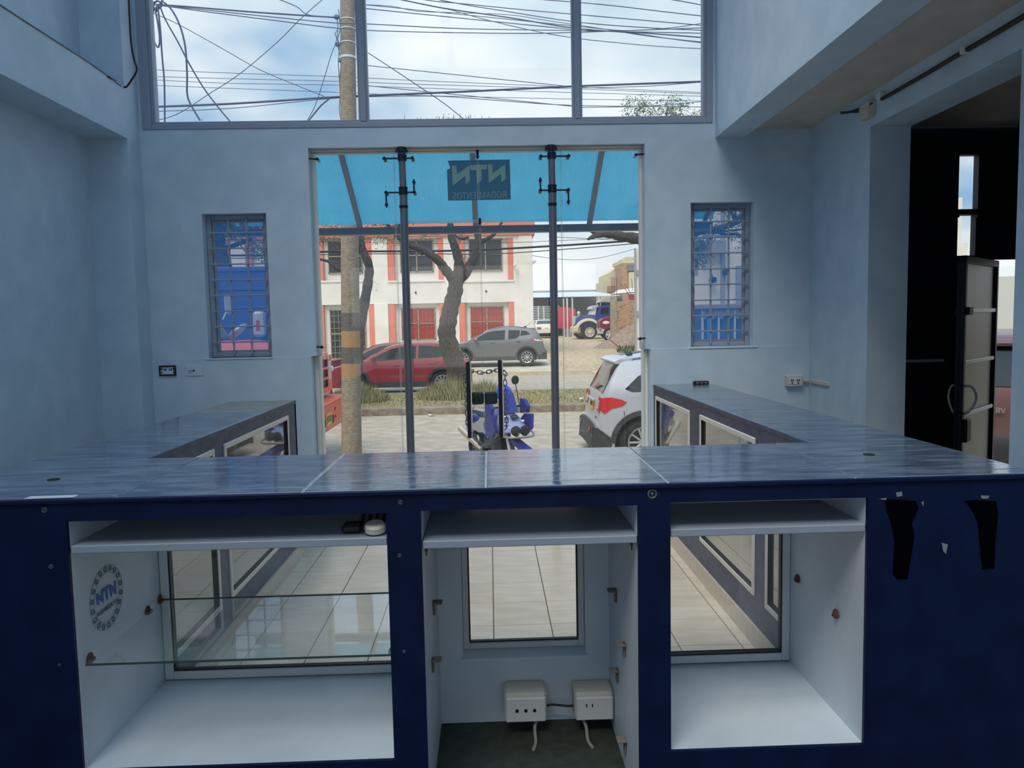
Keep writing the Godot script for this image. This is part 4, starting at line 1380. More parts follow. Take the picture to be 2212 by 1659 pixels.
func build_houses() -> void:
	var white := nmat("house_white", rgb(218, 213, 203), rgb(228, 223, 213), 0.85, Vector3(0.2, 0.2, 0.2), 0.01, 0.03)
	var salmon := mat("salmon", rgb(212, 122, 98), 0.8)
	var wframe := mat("bronze_frame", rgb(150, 142, 122), 0.5, 0.2)
	var dark := mat("dark_glass", rgb(58, 58, 56), 0.08)
	var z := -38.0
	var h := thing("house", "white two-storey house with salmon window surrounds across the street", "house", Vector3(-8, lot_y(z), z - 4))
	var up := [[685.6, 801.7, 698.6, 792.6, 709.7, 781.5, 519, 591.5], [838.4, 957, 851.4, 945, 865, 935, 518, 588.5], [990, 1108, 1000.6, 1096, 1013, 1084, 516, 585.5]]
	var dn := [[688.6, 808, 703.7, 799, 715.8, 789, 668, 772], [841.8, 961, 856, 951, 868, 940, 664.5, 735], [994, 1110.5, 1005.6, 1099.6, 1016.8, 1087.6, 661, 731]]
	var holes: Array = []
	for i in 3:
		var a := px(up[i][0], 608.0, 2, z)
		var b := px(up[i][1], 514, 2, z)
		holes.append([a.x, b.x, a.y, b.y])
		a = px(dn[i][0], 760, 2, z)
		b = px(dn[i][1], 657 - 2.5 * i, 2, z)
		holes.append([a.x, b.x, lot_y(z) - 0.1, b.y])
	# bays further along, seen through the barred window
	var step: float = holes[2][0] - holes[0][0]
	for k in range(1, 4):
		for q in [holes[0], holes[1]]:
			holes.append([q[0] - step * k, q[1] - step * k, q[2], q[3]])
	var right := px(1150, 600, 2, z).x
	var top := px(900, 512, 2, z).y
	var m := MB.new()
	m.slab(2, z - 0.22, z, -22, right, -0.4, top + 0.02, holes)
	wp(h, "front_wall", m, white)
	m = MB.new()
	m.slab(2, z - 0.35, z - 0.22, -22, right, -0.4, top, [])
	m.span(Vector3(right - 0.2, -0.4, z - 9.0), Vector3(right, top, z - 0.2))
	m.span(Vector3(-22, -0.4, z - 9.0), Vector3(right, top, z - 8.8))
	wp(h, "rear_walls", m, white)
	m = MB.new()
	m.cspan(Vector3(px(1121, 600, 2, z).x, -0.3, z), Vector3(right + 0.02, top, z + 0.06), 0.01)
	m.cspan(Vector3(px(808, 600, 2, z).x, -0.3, z), Vector3(px(836, 600, 2, z).x, px(820, 655, 2, z).y, z + 0.03), 0.01)
	wp(h, "corner_pilaster", m, white)
	m = MB.new()
	m.cspan(Vector3(-22.3, top, z - 9.2), Vector3(right + 0.15, top + 1.05, z + 0.12), 0.03)
	wp(h, "parapet", m, salmon)
	for hq in holes:
		for s in [0, 1]:
			m = MB.new()
			var xa: float = hq[0] if s == 0 else hq[1] - 0.27
			m.cspan(Vector3(xa, hq[2], z - 0.2), Vector3(xa + (0.32 if s == 0 else 0.27), hq[3], z - 0.02), 0.01)
			wp(h, "surround", m, salmon)
		if hq[2] > 1.5:
			m = MB.new()
			m.cspan(Vector3(hq[0] - 0.02, hq[2] - 0.06, z - 0.1), Vector3(hq[1] + 0.02, hq[2] + 0.03, z + 0.05), 0.01)
			wp(h, "sill", m, white)
	var wz := z - 0.19
	for i in 3:
		for q in [up[i], dn[i]]:
			var a := px(q[4], q[7], 2, wz)
			var b := px(q[5], q[6], 2, wz)
			var lower: bool = q == dn[i]
			var is_door: bool = lower and i == 0
			var w0 := "entry_door" if is_door else "window"
			m = MB.new()
			var t := 0.045
			if is_door: a.y = lot_y(z)
			for r in [[a.x, a.x + t, a.y, b.y], [b.x - t, b.x, a.y, b.y], [a.x, b.x, a.y, a.y + t], [a.x, b.x, b.y - t, b.y], [(a.x + b.x) * 0.5 - 0.03, (a.x + b.x) * 0.5 + 0.03, a.y, b.y], [a.x, b.x, lerpf(a.y, b.y, 0.52) - 0.025, lerpf(a.y, b.y, 0.52) + 0.025]]:
				m.span(Vector3(r[0], r[2], wz - 0.02), Vector3(r[1], r[3], wz + 0.04))
			var wn := wp(h, w0, m, wframe)
			m = MB.new()
			m.span(Vector3(a.x, a.y, wz - 0.015), Vector3(b.x, b.y, wz - 0.01))
			wp(wn, "pane", m, pane_mat("house_pane", rgb(60, 62, 62), 0.08, 0.05) if lower and not is_door else dark)
			if lower and not is_door:
				m = MB.new()
				var rows: Array = []
				for y in [a.y, b.y]:
					var row: Array = []
					for k in 49:
						row.append(Vector3(lerpf(a.x, b.x, k / 48.0), y, wz - 0.02 + (0.012 if k % 2 == 0 else 0.0)))
					rows.append(row)
				m.grid(rows, Vector3(a.x, a.y, wz - 5))
				wp(wn, "curtain", m, mat("curtain", rgb(190, 62, 44), 0.9))
			if lower:
				m = MB.new()
				var nv := 9 if not is_door else 8
				for k in range(1, nv):
					var x := lerpf(a.x, b.x, k / float(nv))
					m.span(Vector3(x - 0.011, a.y, wz + 0.04), Vector3(x + 0.011, b.y, wz + 0.055))
				for k in range(1, 8 if is_door else 5):
					var y := lerpf(a.y, b.y, k / (8.0 if is_door else 5.0))
					m.span(Vector3(a.x, y - 0.011, wz + 0.04), Vector3(b.x, y + 0.011, wz + 0.055))
				wp(wn, "bars", m, mat("bars_red", rgb(150, 60, 48), 0.6) if not is_door else wframe)
	for q in [[898, 632], [1050, 629]]:
		var w := px(q[0], q[1], 2, z)
		m = MB.new()
		m.tube([w, w + Vector3(0, 0, 0.05)], 0.05, 10)
		wp(h, "drain_pipe", m, mats.black)
	# security cameras on the corner
	for q in [[1112, 575, "white security camera on the house front beside the upper window"], [1154, 567, "white security camera on the outer corner of the white house"]]:
		var w := px(q[0], q[1], 2, z + 0.2)
		var cm := thing("security_camera", q[2], "camera", w)
		m = MB.new()
		m.cbox(w + Vector3(0, 0.05, 0.1), Vector3(0.16, 0.14, 0.34), 0.03)
		wp(cm, "housing", m, mats.white_plastic)
		m = MB.new()
		m.tube([w + Vector3(0, 0.05, 0), w + Vector3(-0.06, -0.05, -0.2)], 0.025, 8)
		wp(cm, "bracket", m, mats.off_white)
	# --- white and grey building to the right
	var z2 := -36.0
	var gb := mat("band_grey", rgb(150, 152, 156), 0.8)
	var hb := thing("office_building", "white building with grey bands and pillars behind the silver car", "building", px(1500, 740, 2, z2) - Vector3(0, 0.3, 4))
	m = MB.new()
	var bl := px(1371, 640, 2, z2).x
	var bt := px(1400, 536, 2, z2).y
	# its side wall runs off at an angle, along the lot's boundary
	var k2 := (z2 - 5.0) / z2 * 1.03
	m.xf = Transform3D(Basis(Vector3.RIGHT, Vector3.BACK, Vector3.UP), Vector3.ZERO)
	m.prism(PackedVector2Array([Vector2(bl, z2), Vector2(bl + 16, z2), Vector2(bl + 16, z2 - 5), Vector2(bl * k2, z2 - 5)]), -0.4, bt)
	m.xf = Transform3D.IDENTITY
	wp(hb, "walls", m, white)
	m = MB.new()
	m.span(Vector3(bl + 3.2, bt, z2 - 5), Vector3(bl + 16, bt + 2.2, z2 - 0.5))
	wp(hb, "upper_storey", m, white)
	for q in [[583, 594], [671, 683]]:
		m = MB.new()
		var a := px(1385, q[1], 2, z2)
		var b := px(1385, q[0], 2, z2)
		m.cspan(Vector3(bl, a.y, z2 - 0.1), Vector3(bl + 3.0, b.y, z2 + 0.08), 0.01)
		wp(hb, "band", m, gb)
	for q in [[1370, 1373.5, bt], [1556, 1565, bt + 1.9], [1589, 1607, bt - 0.9]]:
		m = MB.new()
		var a := px(q[0], 600, 2, z2)
		var b := px(q[1], 600, 2, z2)
		m.cspan(Vector3(a.x, -0.4, z2), Vector3(b.x, q[2], z2 + 0.12), 0.01)
		wp(hb, "pillar", m, gb)
	m = MB.new()
	var ra := px(1535, 548, 2, z2)
	var rb := px(1562, 520, 2, z2)
	m.cspan(Vector3(px(1500, 548, 2, z2).x, ra.y, z2), Vector3(rb.x, rb.y, z2 + 0.5), 0.02)
	wp(hb, "roof_shading", m, gb)  # grey box drawn for the shading of the slanted roof
	for q in [[1384, 597, 1388, 614], [1501, 557, 1508, 582], [1501, 680, 1509, 700]]:
		m = MB.new()
		var a := px(q[0], q[3], 2, z2)
		var b := px(q[2], q[1], 2, z2)
		m.span(Vector3(a.x, a.y, z2 - 0.02), Vector3(b.x, b.y, z2 + 0.02))
		wp(hb, "window", m, dark)
	for q in [[1568, 588], [1540, 605]]:
		var w := px(q[0], q[1], 2, z2 + 0.3)
		var cm := thing("wall_lamp", "small dark lamp on the white and grey building at %s" % ("the taller pillar" if q[0] > 1550 else "the plain wall"), "lamp", w)
		m = MB.new()
		m.cbox(w, Vector3(0.25, 0.25, 0.5), 0.05)
		wp(cm, "housing", m, mats.black)
		m = MB.new()
		m.tube([w + Vector3(0, 0.1, 0), w + Vector3(0, 0.35, -0.28)], 0.03, 6)
		wp(cm, "bracket", m, mats.black)
	# kiosk with a flat roof and tarpaulins
	var zk := -24.0
	var ks := thing("kiosk", "street kiosk with flat brown roof and dark blue side cloths", "kiosk", px(1560, 745, 2, zk))
	m = MB.new()
	var ka := px(1511, 668, 2, zk)
	var kb := px(1640, 655, 2, zk)
	m.cspan(Vector3(ka.x, ka.y, zk - 2.4), Vector3(kb.x, kb.y, zk), 0.02)
	wp(ks, "roof", m, mat("kiosk_roof", rgb(150, 136, 128), 0.8))
	m = MB.new()
	m.span(Vector3(ka.x + 0.1, STREET, zk - 2.2), Vector3(kb.x, ka.y, zk - 0.15))
	wp(ks, "body", m, mat("kiosk_body", rgb(66, 82, 116), 0.8))
	for k in 4:
		m = MB.new()
		var x := lerpf(ka.x + 0.1, kb.x, k / 3.5)
		m.cspan(Vector3(x, STREET, zk - 0.15), Vector3(x + 0.06, ka.y, zk - 0.08), 0.005)
		wp(ks, "post", m, mats.aluminium)
	m = MB.new()
	var pr: Array = []
	for j in 2:
		var row: Array = []
		for k in 30:
			row.append(Vector3(lerpf(ka.x + 0.12, kb.x - 0.2, k / 29.0), ka.y - (0.0 if j == 0 else 0.28 + 0.06 * sin(k * 1.3)), zk - 0.06 + 0.03 * sin(k * 1.9)))
		pr.append(row)
	m.grid(pr, Vector3(ka.x, ka.y, zk - 5))
	wp(ks, "valance", m, mat("kiosk_cloth", rgb(120, 116, 116), 0.9))
	m = MB.new()
	m.span(Vector3(ka.x + 0.28, STREET + 0.1, zk - 0.13), Vector3(ka.x + 0.36, ka.y - 0.25, zk - 0.10))
	wp(ks, "blue_strip", m, mat("strip_blue", rgb(56, 140, 206), 0.6))
	# --- dirt lot: brick wall, shed, red sheets, houses far behind
	var zw := -45.0
	var brick := mat("brick_far", Color.WHITE, 0.9)
	brick.albedo_texture = brick_tex()
	brick.uv1_triplanar = true
	brick.uv1_world_triplanar = true
	brick.uv1_scale = Vector3(0.8, 0.8, 0.8)
	var bw := thing("brick_wall", "bare brick wall with concrete end post beside the parked truck", "wall", px(1345, 745, 2, zw))
	m = MB.new()
	var wa := px(1329, 749, 2, zw)
	var wb := px(1374, 650, 2, zw)
	m.span(Vector3(wa.x, lot_y(zw) - 0.1, zw - 0.3), Vector3(wb.x + 1.0, wb.y, zw))
	wp(bw, "brickwork", m, brick)
	m = MB.new()
	m.cspan(Vector3(px(1320, 700, 2, zw).x, lot_y(zw) - 0.1, zw - 0.35), Vector3(px(1333, 700, 2, zw).x, px(1325, 641, 2, zw).y, zw + 0.05), 0.02)
	wp(bw, "end_post", m, nmat("post_cement", rgb(150, 136, 116), rgb(172, 158, 136), 0.9, Vector3(0.5, 0.5, 0.5)))
	for x in [1320.5, 1324, 1327, 1332]:
		m = MB.new()
		var q := px(x, 641, 2, zw)
		m.tube([q - Vector3(0, 0.1, 0), px(x + 0.4, 599, 2, zw)], 0.016, 5)
		wp(bw, "rebar", m, mats.rust)
	for x in [[1341, 613, 1362, 634], [1349, 612, 1368, 636], [1364, 602, 1367, 622]]:
		m = MB.new()
		m.tube([px(x[0], x[1], 2, zw - 1.0), px(x[2], x[3] + 6, 2, zw - 1.0)], 0.016, 5)
		wp(bw, "rebar", m, mats.rust)
	var zh := -66.0
	var sh := thing("shed", "long open shed with corrugated metal roof and dark inside", "shed", px(1240, 728, 2, zh))
	m = MB.new()
	var rows2: Array = []
	for j in 2:
		var row: Array = []
		for k in 181:
			var xx := lerpf(px(1140, 640, 2, zh).x, px(1340, 640, 2, zh).x, k / 180.0)
			row.append(Vector3(xx, (px(1240, 641, 2, zh).y if j == 0 else px(1240, 631, 2, zh - 16).y) + (0.03 if k % 2 == 0 else -0.03), zh if j == 0 else zh - 16.0))
		rows2.append(row)
	m.grid(rows2, Vector3(10, -20, zh))
	wp(sh, "roof", m, mat("zinc", rgb(206, 212, 216), 0.5, 0.2))
	m = MB.new()
	m.span(Vector3(px(1140, 640, 2, zh).x, -0.2, zh - 16.2), Vector3(px(1345, 640, 2, zh).x, px(1240, 640, 2, zh).y + 1.2, zh - 16.0))
	m.span(Vector3(px(1345, 640, 2, zh).x, -0.2, zh - 16.2), Vector3(px(1346, 640, 2, zh).x, px(1240, 640, 2, zh).y, zh))
	m.span(Vector3(px(1139, 640, 2, zh).x, -0.2, zh - 16.2), Vector3(px(1140, 640, 2, zh).x, px(1240, 640, 2, zh).y, zh))
	wp(sh, "rear_wall", m, mat("shed_block", rgb(150, 146, 140), 0.9))
	for x in [1224, 1236, 1289, 1297]:
		m = MB.new()
		var q := px(x, 640, 2, zh + 0.2)
		m.tube([Vector3(q.x, 0, zh + 0.2), q], 0.06, 8)
		wp(sh, "post", m, mat("post_grey", rgb(150, 146, 146), 0.7))
	var zr := -62.0
	var rf := thing("sheet_fence", "red painted sheet metal fence standing behind the steel post", "fence", px(1224, 712, 2, zr))
	for q in [[1205, 1214, 663], [1214, 1224.5, 664], [1225.5, 1234, 664.5], [1234, 1243, 667]]:
		m = MB.new()
		fbox(m, q[0], q[1], q[2], 710, zr, 0.0, 0.05)
		wp(rf, "sheet", m, mat("sheet_red", rgb(186, 44, 56), 0.6))
	for x in [1217, 1224.8, 1236]:
		m = MB.new()
		fbox(m, x, x + 1.5, 645, 730, zr, 0.1, 0.0)
		wp(rf, "fence_post", m, mats.off_white)
	m = MB.new()
	fbox(m, 1219, 1236, 710, 729, zr, 0.0, 0.2)
	wp(rf, "base_block", m, mats.cement)
	var zt := -85.0
	var tan := mat("far_tan", rgb(206, 194, 166), 0.9)
	var fh := thing("tan_house", "tall tan house with stepped side wall far behind the brick wall", "house", px(1325, 640, 2, zt))
	m = MB.new()
	var pg := PackedVector2Array()
	for q in [[1309, 725], [1309, 605], [1315.5, 605], [1315.5, 590], [1333, 577], [1343, 577], [1343, 725]]:
		var w := px(q[0], q[1], 2, zt)
		pg.append(Vector2(w.x, w.y))
	m.prism(pg, zt - 8.0, zt)
	wp(fh, "walls", m, tan)
	m = MB.new()
	fbox(m, 1311, 1343, 617, 631, zt, 0.1, 1.0)
	wp(fh, "brick_base", m, brick)
	var f2 := thing("unfinished_house", "unfinished brick and tan house with grey window far behind the brick wall", "house", px(1358, 640, 2, -80.0))
	m = MB.new()
	fbox(m, 1344, 1374, 569, 700, -80.0, 0.0, 4.0)
	wp(f2, "brick_walls", m, brick)
	m = MB.new()
	fbox(m, 1358, 1375, 588, 640, -80.0, 0.3, 0.2)
	fbox(m, 1343, 1374, 560, 569, -80.0, 0.0, 6.0)
	fbox(m, 1353, 1374, 554, 560, -80.0, 0.0, 5.0)
	wp(f2, "render_walls", m, tan)
	m = MB.new()
	fbox(m, 1355, 1369, 571, 586, -80.0, 0.35, 0.1)
	wp(f2, "window", m, mat("far_window", rgb(120, 122, 126), 0.5))
	var rr := thing("tin_roof", "pale low tin roof with red tank over the brick wall", "roof", px(1350, 640, 2, -52.0))
	m = MB.new()
	var za := -52.0
	m.quad(px(1318, 636, 2, za), px(1375, 630, 2, za), px(1375, 621, 2, za - 3), px(1336, 626, 2, za - 3), Vector3.UP)
	m.quad(px(1318, 637, 2, za), px(1375, 631.5, 2, za), px(1375, 622, 2, za - 3), px(1336, 627, 2, za - 3), Vector3.DOWN)
	wp(rr, "sheet", m, mat("tin", rgb(214, 200, 184), 0.7))
	m = MB.new()
	fbox(m, 1361, 1372, 636, 647, za, 0.5, 0.5)
	wp(rr, "tank", m, mat("tank_red", rgb(176, 50, 50), 0.6))

func brick_tex() -> ImageTexture:
	var img := Image.create_empty(256, 256, false, Image.FORMAT_RGB8)
	img.fill(rgb(176, 160, 138))
	var r := RandomNumberGenerator.new()
	r.seed = 4
	for j in 32:
		for i in 9:
			var k := r.randf()
			var c := rgb(168, 120, 88).lerp(rgb(196, 150, 116), k)
			if r.randf() < 0.12: c = rgb(110, 84, 66)
			img.fill_rect(Rect2i(i * 30 + (15 if j % 2 == 1 else 0) - 14, j * 8 + 1, 27, 6), c)
	return ImageTexture.create_from_image(img)

# ---------------------------------------------------------------- trees
func branch(m: MB, pts: Array, r0: float, r1: float, seg := 9) -> void:
	var p := smooth_path(pts, 5)
	var rad: Array = []
	for i in p.size():
		rad.append(lerpf(r0, r1, float(i) / (p.size() - 1)) * (1.0 + 0.07 * sin(i * 1.7)))
	m.tube(p, rad, seg)

func leaves(m: MB, r: RandomNumberGenerator, c: Vector3, rad: Vector3, n: int, size: float, droop := 0.0) -> void:
	size *= 0.62
	for k in n * 2:
		var d := Vector3(r.randfn(), r.randfn(), r.randfn()).normalized() * pow(r.randf(), 0.45)
		var p := c + d * rad - Vector3(0, droop * r.randf() * r.randf(), 0)
		var a := Vector3(r.randfn(), r.randfn(), r.randfn()).normalized() * size * r.randf_range(0.6, 1.3)
		var b := a.cross(Vector3(r.randfn(), r.randfn(), r.randfn())).normalized() * size * 0.32
		var nn := a.cross(b).normalized()
		if nn.y < 0.0: nn = -nn
		m.tri(p - a, p + b, p + a, nn, nn, nn)
		m.tri(p - a, p + a, p - b, nn, nn, nn)

func twigs(m: MB, lm: MB, r: RandomNumberGenerator, base: Vector3, c: Vector3, rad: Vector3, n: int, r0: float, per: int, leaf: float) -> void:
	for k in n:
		var d := Vector3(r.randfn(), r.randfn() * 0.7, r.randfn()).normalized() * r.randf_range(0.6, 1.0)
		var e := c + d * rad
		var mid := base.lerp(e, 0.5) + Vector3(r.randf_range(-0.2, 0.2), r.randf_range(0.0, 0.35), r.randf_range(-0.2, 0.2))
		branch(m, [base, mid, e], r0 * r.randf_range(0.6, 1.0), 0.012, 6)
		for q in 3:
			var f := mid.lerp(e, r.randf_range(0.2, 0.9))
			var g := f + Vector3(r.randfn(), r.randfn() * 0.5, r.randfn()) * 0.35
			branch(m, [f, f.lerp(g, 0.5) + Vector3(0, 0.06, 0), g], 0.016, 0.006, 5)
			leaves(lm, r, g, Vector3(0.35, 0.3, 0.35), per, leaf, 0.35)
		leaves(lm, r, e, Vector3(0.4, 0.35, 0.4), per, leaf, 0.4)

func build_trees() -> void:
	var bark := nmat("bark", rgb(66, 58, 53), rgb(134, 120, 108), 0.95, Vector3(3.2, 0.6, 3.2), 0.03, 0.2, 4.0)
	var leaf := mat("leaf", rgb(92, 106, 66), 0.8)
	leaf.cull_mode = BaseMaterial3D.CULL_DISABLED
	leaf.backlight_enabled = true
	leaf.backlight = Color(0.16, 0.2, 0.08)
	var r := RandomNumberGenerator.new()
	r.seed = 31
	var z := -19.8
	# the forked tree in the middle
	var p := func(x: float, y: float, dz := 0.0) -> Vector3: return px(x, y, 2, z + dz)
	var base: Vector3 = p.call(990, 838)
	base.y = -0.45
	var t := thing("forked_tree", "grey-barked tree with forked trunk rising from tall grass on the median", "tree", base)
	var m := MB.new()
	branch(m, [base, p.call(986, 800), p.call(974, 760), p.call(965, 722), p.call(969, 690), p.call(975, 660), p.call(983, 630), p.call(985, 606)], 0.27, 0.19, 14)
	m.ell(p.call(961, 683), Vector3(0.1, 0.16, 0.12), 10, 8)
	wp(t, "trunk", m, bark)
	var lm := MB.new()
	var forks := [[[985, 612], [974, 597], [960, 580], [947, 563], [925, 546], [902, 534], [880, 527], [850, 500]], [[985, 612], [990, 590], [991, 565], [983, 535], [975, 512], [972, 480], [960, 430]], [[985, 612], [1006, 588], [1020, 565], [1030, 545], [1033, 520], [1032, 490], [1040, 430]]]
	var ends: Array = []
	for i in 3:
		m = MB.new()
		var pts: Array = []
		for k in forks[i].size(): pts.append(p.call(forks[i][k][0], forks[i][k][1], (0.15 * k) * [0.4, -0.5, 0.2][i]))
		branch(m, pts, [0.14, 0.16, 0.15][i], 0.07, 10)
		if i == 0:
			m.ell(p.call(957, 574), Vector3(0.09, 0.11, 0.1), 10, 8)
			branch(m, [p.call(922, 546), p.call(913, 548), p.call(909, 551)], 0.05, 0.03, 6)
		if i == 2:
			branch(m, [p.call(1031, 530), p.call(1045, 520), p.call(1060, 512), p.call(1072, 500), p.call(1090, 470)], 0.07, 0.03, 8)
			branch(m, [p.call(1012, 512), p.call(1000, 516), p.call(988, 512), p.call(978, 500)], 0.04, 0.02, 7)
		ends.append(pts[-1])
		wp(t, "branch", m, bark)
	m = MB.new()
	for e in ends:
		twigs(m, lm, r, e, e + Vector3(0, 0.8, 0), Vector3(1.6, 0.8, 1.3), 7, 0.05, 16, 0.07)
	# sprigs that hang below the awning's edge
	for q in [[985, 512], [1004, 560], [995, 510], [915, 505], [860, 510], [940, 500]]:
		leaves(lm, r, p.call(q[0], q[1]), Vector3(0.16, 0.16, 0.16), 40, 0.05, 0.15)
	wp(t, "twigs", m, bark)
	# treetop that just reaches the tall window
	for k in 60:
		leaves(lm, r, p.call(r.randf_range(850, 1075), r.randf_range(258, 320) - 6.0 * sin(k * 2.1)), Vector3(0.22, 0.12, 0.22), 7, 0.05, 0.0)
	m = MB.new()
	for k in 22:
		var x := r.randf_range(850, 1075)
		branch(m, [p.call(x + r.randf_range(-30, 30), 420), p.call(x + r.randf_range(-10, 10), 330), p.call(x, r.randf_range(244, 262))], 0.03, 0.005, 5)
	wp(t, "twigs", m, bark)
	var fo := wp(t, "foliage", lm, leaf)
	stuff(fo)
	# slender leaning tree beside the pole
	z = -20.3
	base = px(768, 836, 2, z)
	base.y = -0.45
	t = thing("slender_tree", "slender leaning tree beside the concrete pole with drooping leaves", "tree", base)
	m = MB.new()
	branch(m, [base, px(772, 770, 2, z), px(777, 710, 2, z), px(786, 660, 2, z), px(795, 610, 2, z), px(797, 575, 2, z), px(785, 545, 2, z), px(779, 520, 2, z), px(775, 480, 2, z)], 0.16, 0.09, 10)
	wp(t, "trunk", m, bark)
	m = MB.new()
	lm = MB.new()
	branch(m, [px(779, 520, 2, z), px(760, 560, 2, z + 0.2), px(735, 583, 2, z + 0.3), px(712, 566, 2, z + 0.3), px(690, 560, 2, z + 0.3)], 0.07, 0.03, 8)
	twigs(m, lm, r, px(775, 480, 2, z), px(775, 430, 2, z), Vector3(1.6, 0.8, 1.2), 12, 0.05, 22, 0.08)
	wp(t, "branches", m, bark)
	for q in [[700, 505, 70], [720, 512, 60], [690, 520, 50], [735, 508, 50], [812, 512, 50], [830, 508, 50], [845, 515, 40], [790, 545, 30], [782, 570, 30], [786, 510, 40], [802, 612, 12]]:
		leaves(lm, r, px(q[0], q[1], 2, z + 0.3), Vector3(0.2, 0.2, 0.2), q[2], 0.05, 0.25)
	stuff(wp(t, "foliage", lm, leaf))
	# dark tree seen through the barred window on the left
	z = -18.5
	base = px(497, 840, 2, z)
	base.y = -0.45
	t = thing("dense_tree", "dense dark tree standing behind the orange truck's cab", "tree", base)
	m = MB.new()
	lm = MB.new()
	branch(m, [base, px(496, 700, 2, z), px(488, 610, 2, z), px(478, 570, 2, z), px(470, 540, 2, z), px(466, 500, 2, z), px(460, 440, 2, z)], 0.3, 0.16, 10)
	branch(m, [px(468, 530, 2, z), px(485, 535, 2, z), px(520, 525, 2, z), px(550, 510, 2, z), px(590, 500, 2, z)], 0.07, 0.03, 7)
	wp(t, "trunk", m, bark)
	m = MB.new()
	twigs(m, lm, r, px(462, 470, 2, z), px(470, 400, 2, z), Vector3(1.8, 1.6, 1.4), 12, 0.06, 40, 0.1)
	wp(t, "branches", m, bark)
	for q in [[470, 480, 300], [500, 490, 250], [455, 510, 160], [530, 490, 120], [560, 535, 110], [575, 545, 80], [545, 530, 60]]:
		leaves(lm, r, px(q[0], q[1], 2, z + 0.2), Vector3(0.35, 0.25, 0.3), q[2], 0.07, 0.2)
	stuff(wp(t, "foliage", lm, leaf))
	# tree on the right with the long low branch
	z = -19.0
	base = px(1445, 845, 2, z)
	base.y = -0.45
	t = thing("spreading_tree", "spreading tree with a long low branch over the dirt lot", "tree", base)
	m = MB.new()
	branch(m, [base, px(1447, 700, 2, z), px(1440, 610, 2, z), px(1432, 560, 2, z), px(1425, 520, 2, z), px(1430, 470, 2, z), px(1440, 400, 2, z)], 0.3, 0.18, 12)
	wp(t, "trunk", m, bark)
	lm = MB.new()
	for q in [[[1430, 545], [1405, 525], [1380, 516], [1340, 510], [1310, 506], [1285, 510], [1270, 517], 0.20, 0.03], [[1300, 507], [1282, 502], [1275, 495], [1272, 480], 0.07, 0.02], [[1432, 560], [1470, 520], [1510, 500], [1545, 497], [1590, 480], [1620, 470], 0.14, 0.05], [[1545, 497], [1560, 505], [1590, 506], [1615, 520], 0.04, 0.02]]:
		m = MB.new()
		var pts: Array = []
		for k in q.size() - 2: pts.append(px(q[k][0], q[k][1], 2, z + 0.1 * k))
		branch(m, pts, q[-2], q[-1], 9)
		wp(t, "branch", m, bark)
	m = MB.new()
	twigs(m, lm, r, px(1440, 400, 2, z), px(1435, 320, 2, z), Vector3(1.3, 1.0, 1.2), 12, 0.07, 26, 0.085)
	twigs(m, lm, r, px(1590, 480, 2, z), px(1600, 440, 2, z), Vector3(1.2, 0.5, 1.0), 6, 0.05, 30, 0.08)
	wp(t, "twigs", m, bark)
	for k in 110:
		leaves(lm, r, px(r.randf_range(1360, 1480) + 12 * sin(k), 240.0 - 30.0 * sin(PI * (k % 22) / 22.0) + r.randf_range(-6, 40), 2, z), Vector3(0.16, 0.14, 0.2), 9, 0.05, 0.0)
	for k in 24:
		leaves(lm, r, px(r.randf_range(1490, 1530), r.randf_range(236, 262), 2, z), Vector3(0.14, 0.14, 0.2), 6, 0.05, 0.0)
	for q in [[1505, 520, 140], [1520, 535, 140], [1500, 545, 100], [1530, 510, 90], [1510, 560, 60], [1525, 560, 40], [1580, 460, 60], [1600, 470, 70], [1545, 490, 70], [1610, 500, 40], [1595, 520, 30]]:
		leaves(lm, r, px(q[0], q[1], 2, z + 0.4), Vector3(0.22, 0.2, 0.22), q[2], 0.06, 0.2)
	stuff(wp(t, "foliage", lm, leaf))

# ---------------------------------------------------------------- cars
func c_top(P: Dictionary, x: float) -> float:
	var t: PackedVector2Array = P.top
	for i in t.size() - 1:
		if x <= t[i + 1].x + 1e-6:
			if t[i + 1].x - t[i].x < 1e-6: return t[i + 1].y
			return lerpf(t[i].y, t[i + 1].y, clampf((x - t[i].x) / (t[i + 1].x - t[i].x), 0, 1))
	return t[-1].y

func c_w(P: Dictionary, x: float, y: float) -> float:
	var e: float = maxf(0.0, (absf(x) - P.L * 0.5 + 0.75) / 0.75)
	var w: float = P.hw * (1.0 - 0.17 * pow(e, 2.4))
	if y < P.belt: w *= 1.0 - 0.07 * pow((P.belt - y) / P.belt, 2.0) + 0.012 * sin(PI * clampf((y - 0.5) / 0.5, 0, 1))
	else: w *= 1.0 - P.tumble * (y - P.belt) / (P.roof - P.belt)
	return w

func c_bot(P: Dictionary, x: float) -> float:
	var b: float = P.yb
	for wx in P.wheels:
		var d: float = absf(x - wx)
		if d < P.R: b = maxf(b, P.r + sqrt(P.R * P.R - d * d))
	return minf(b, c_top(P, x))

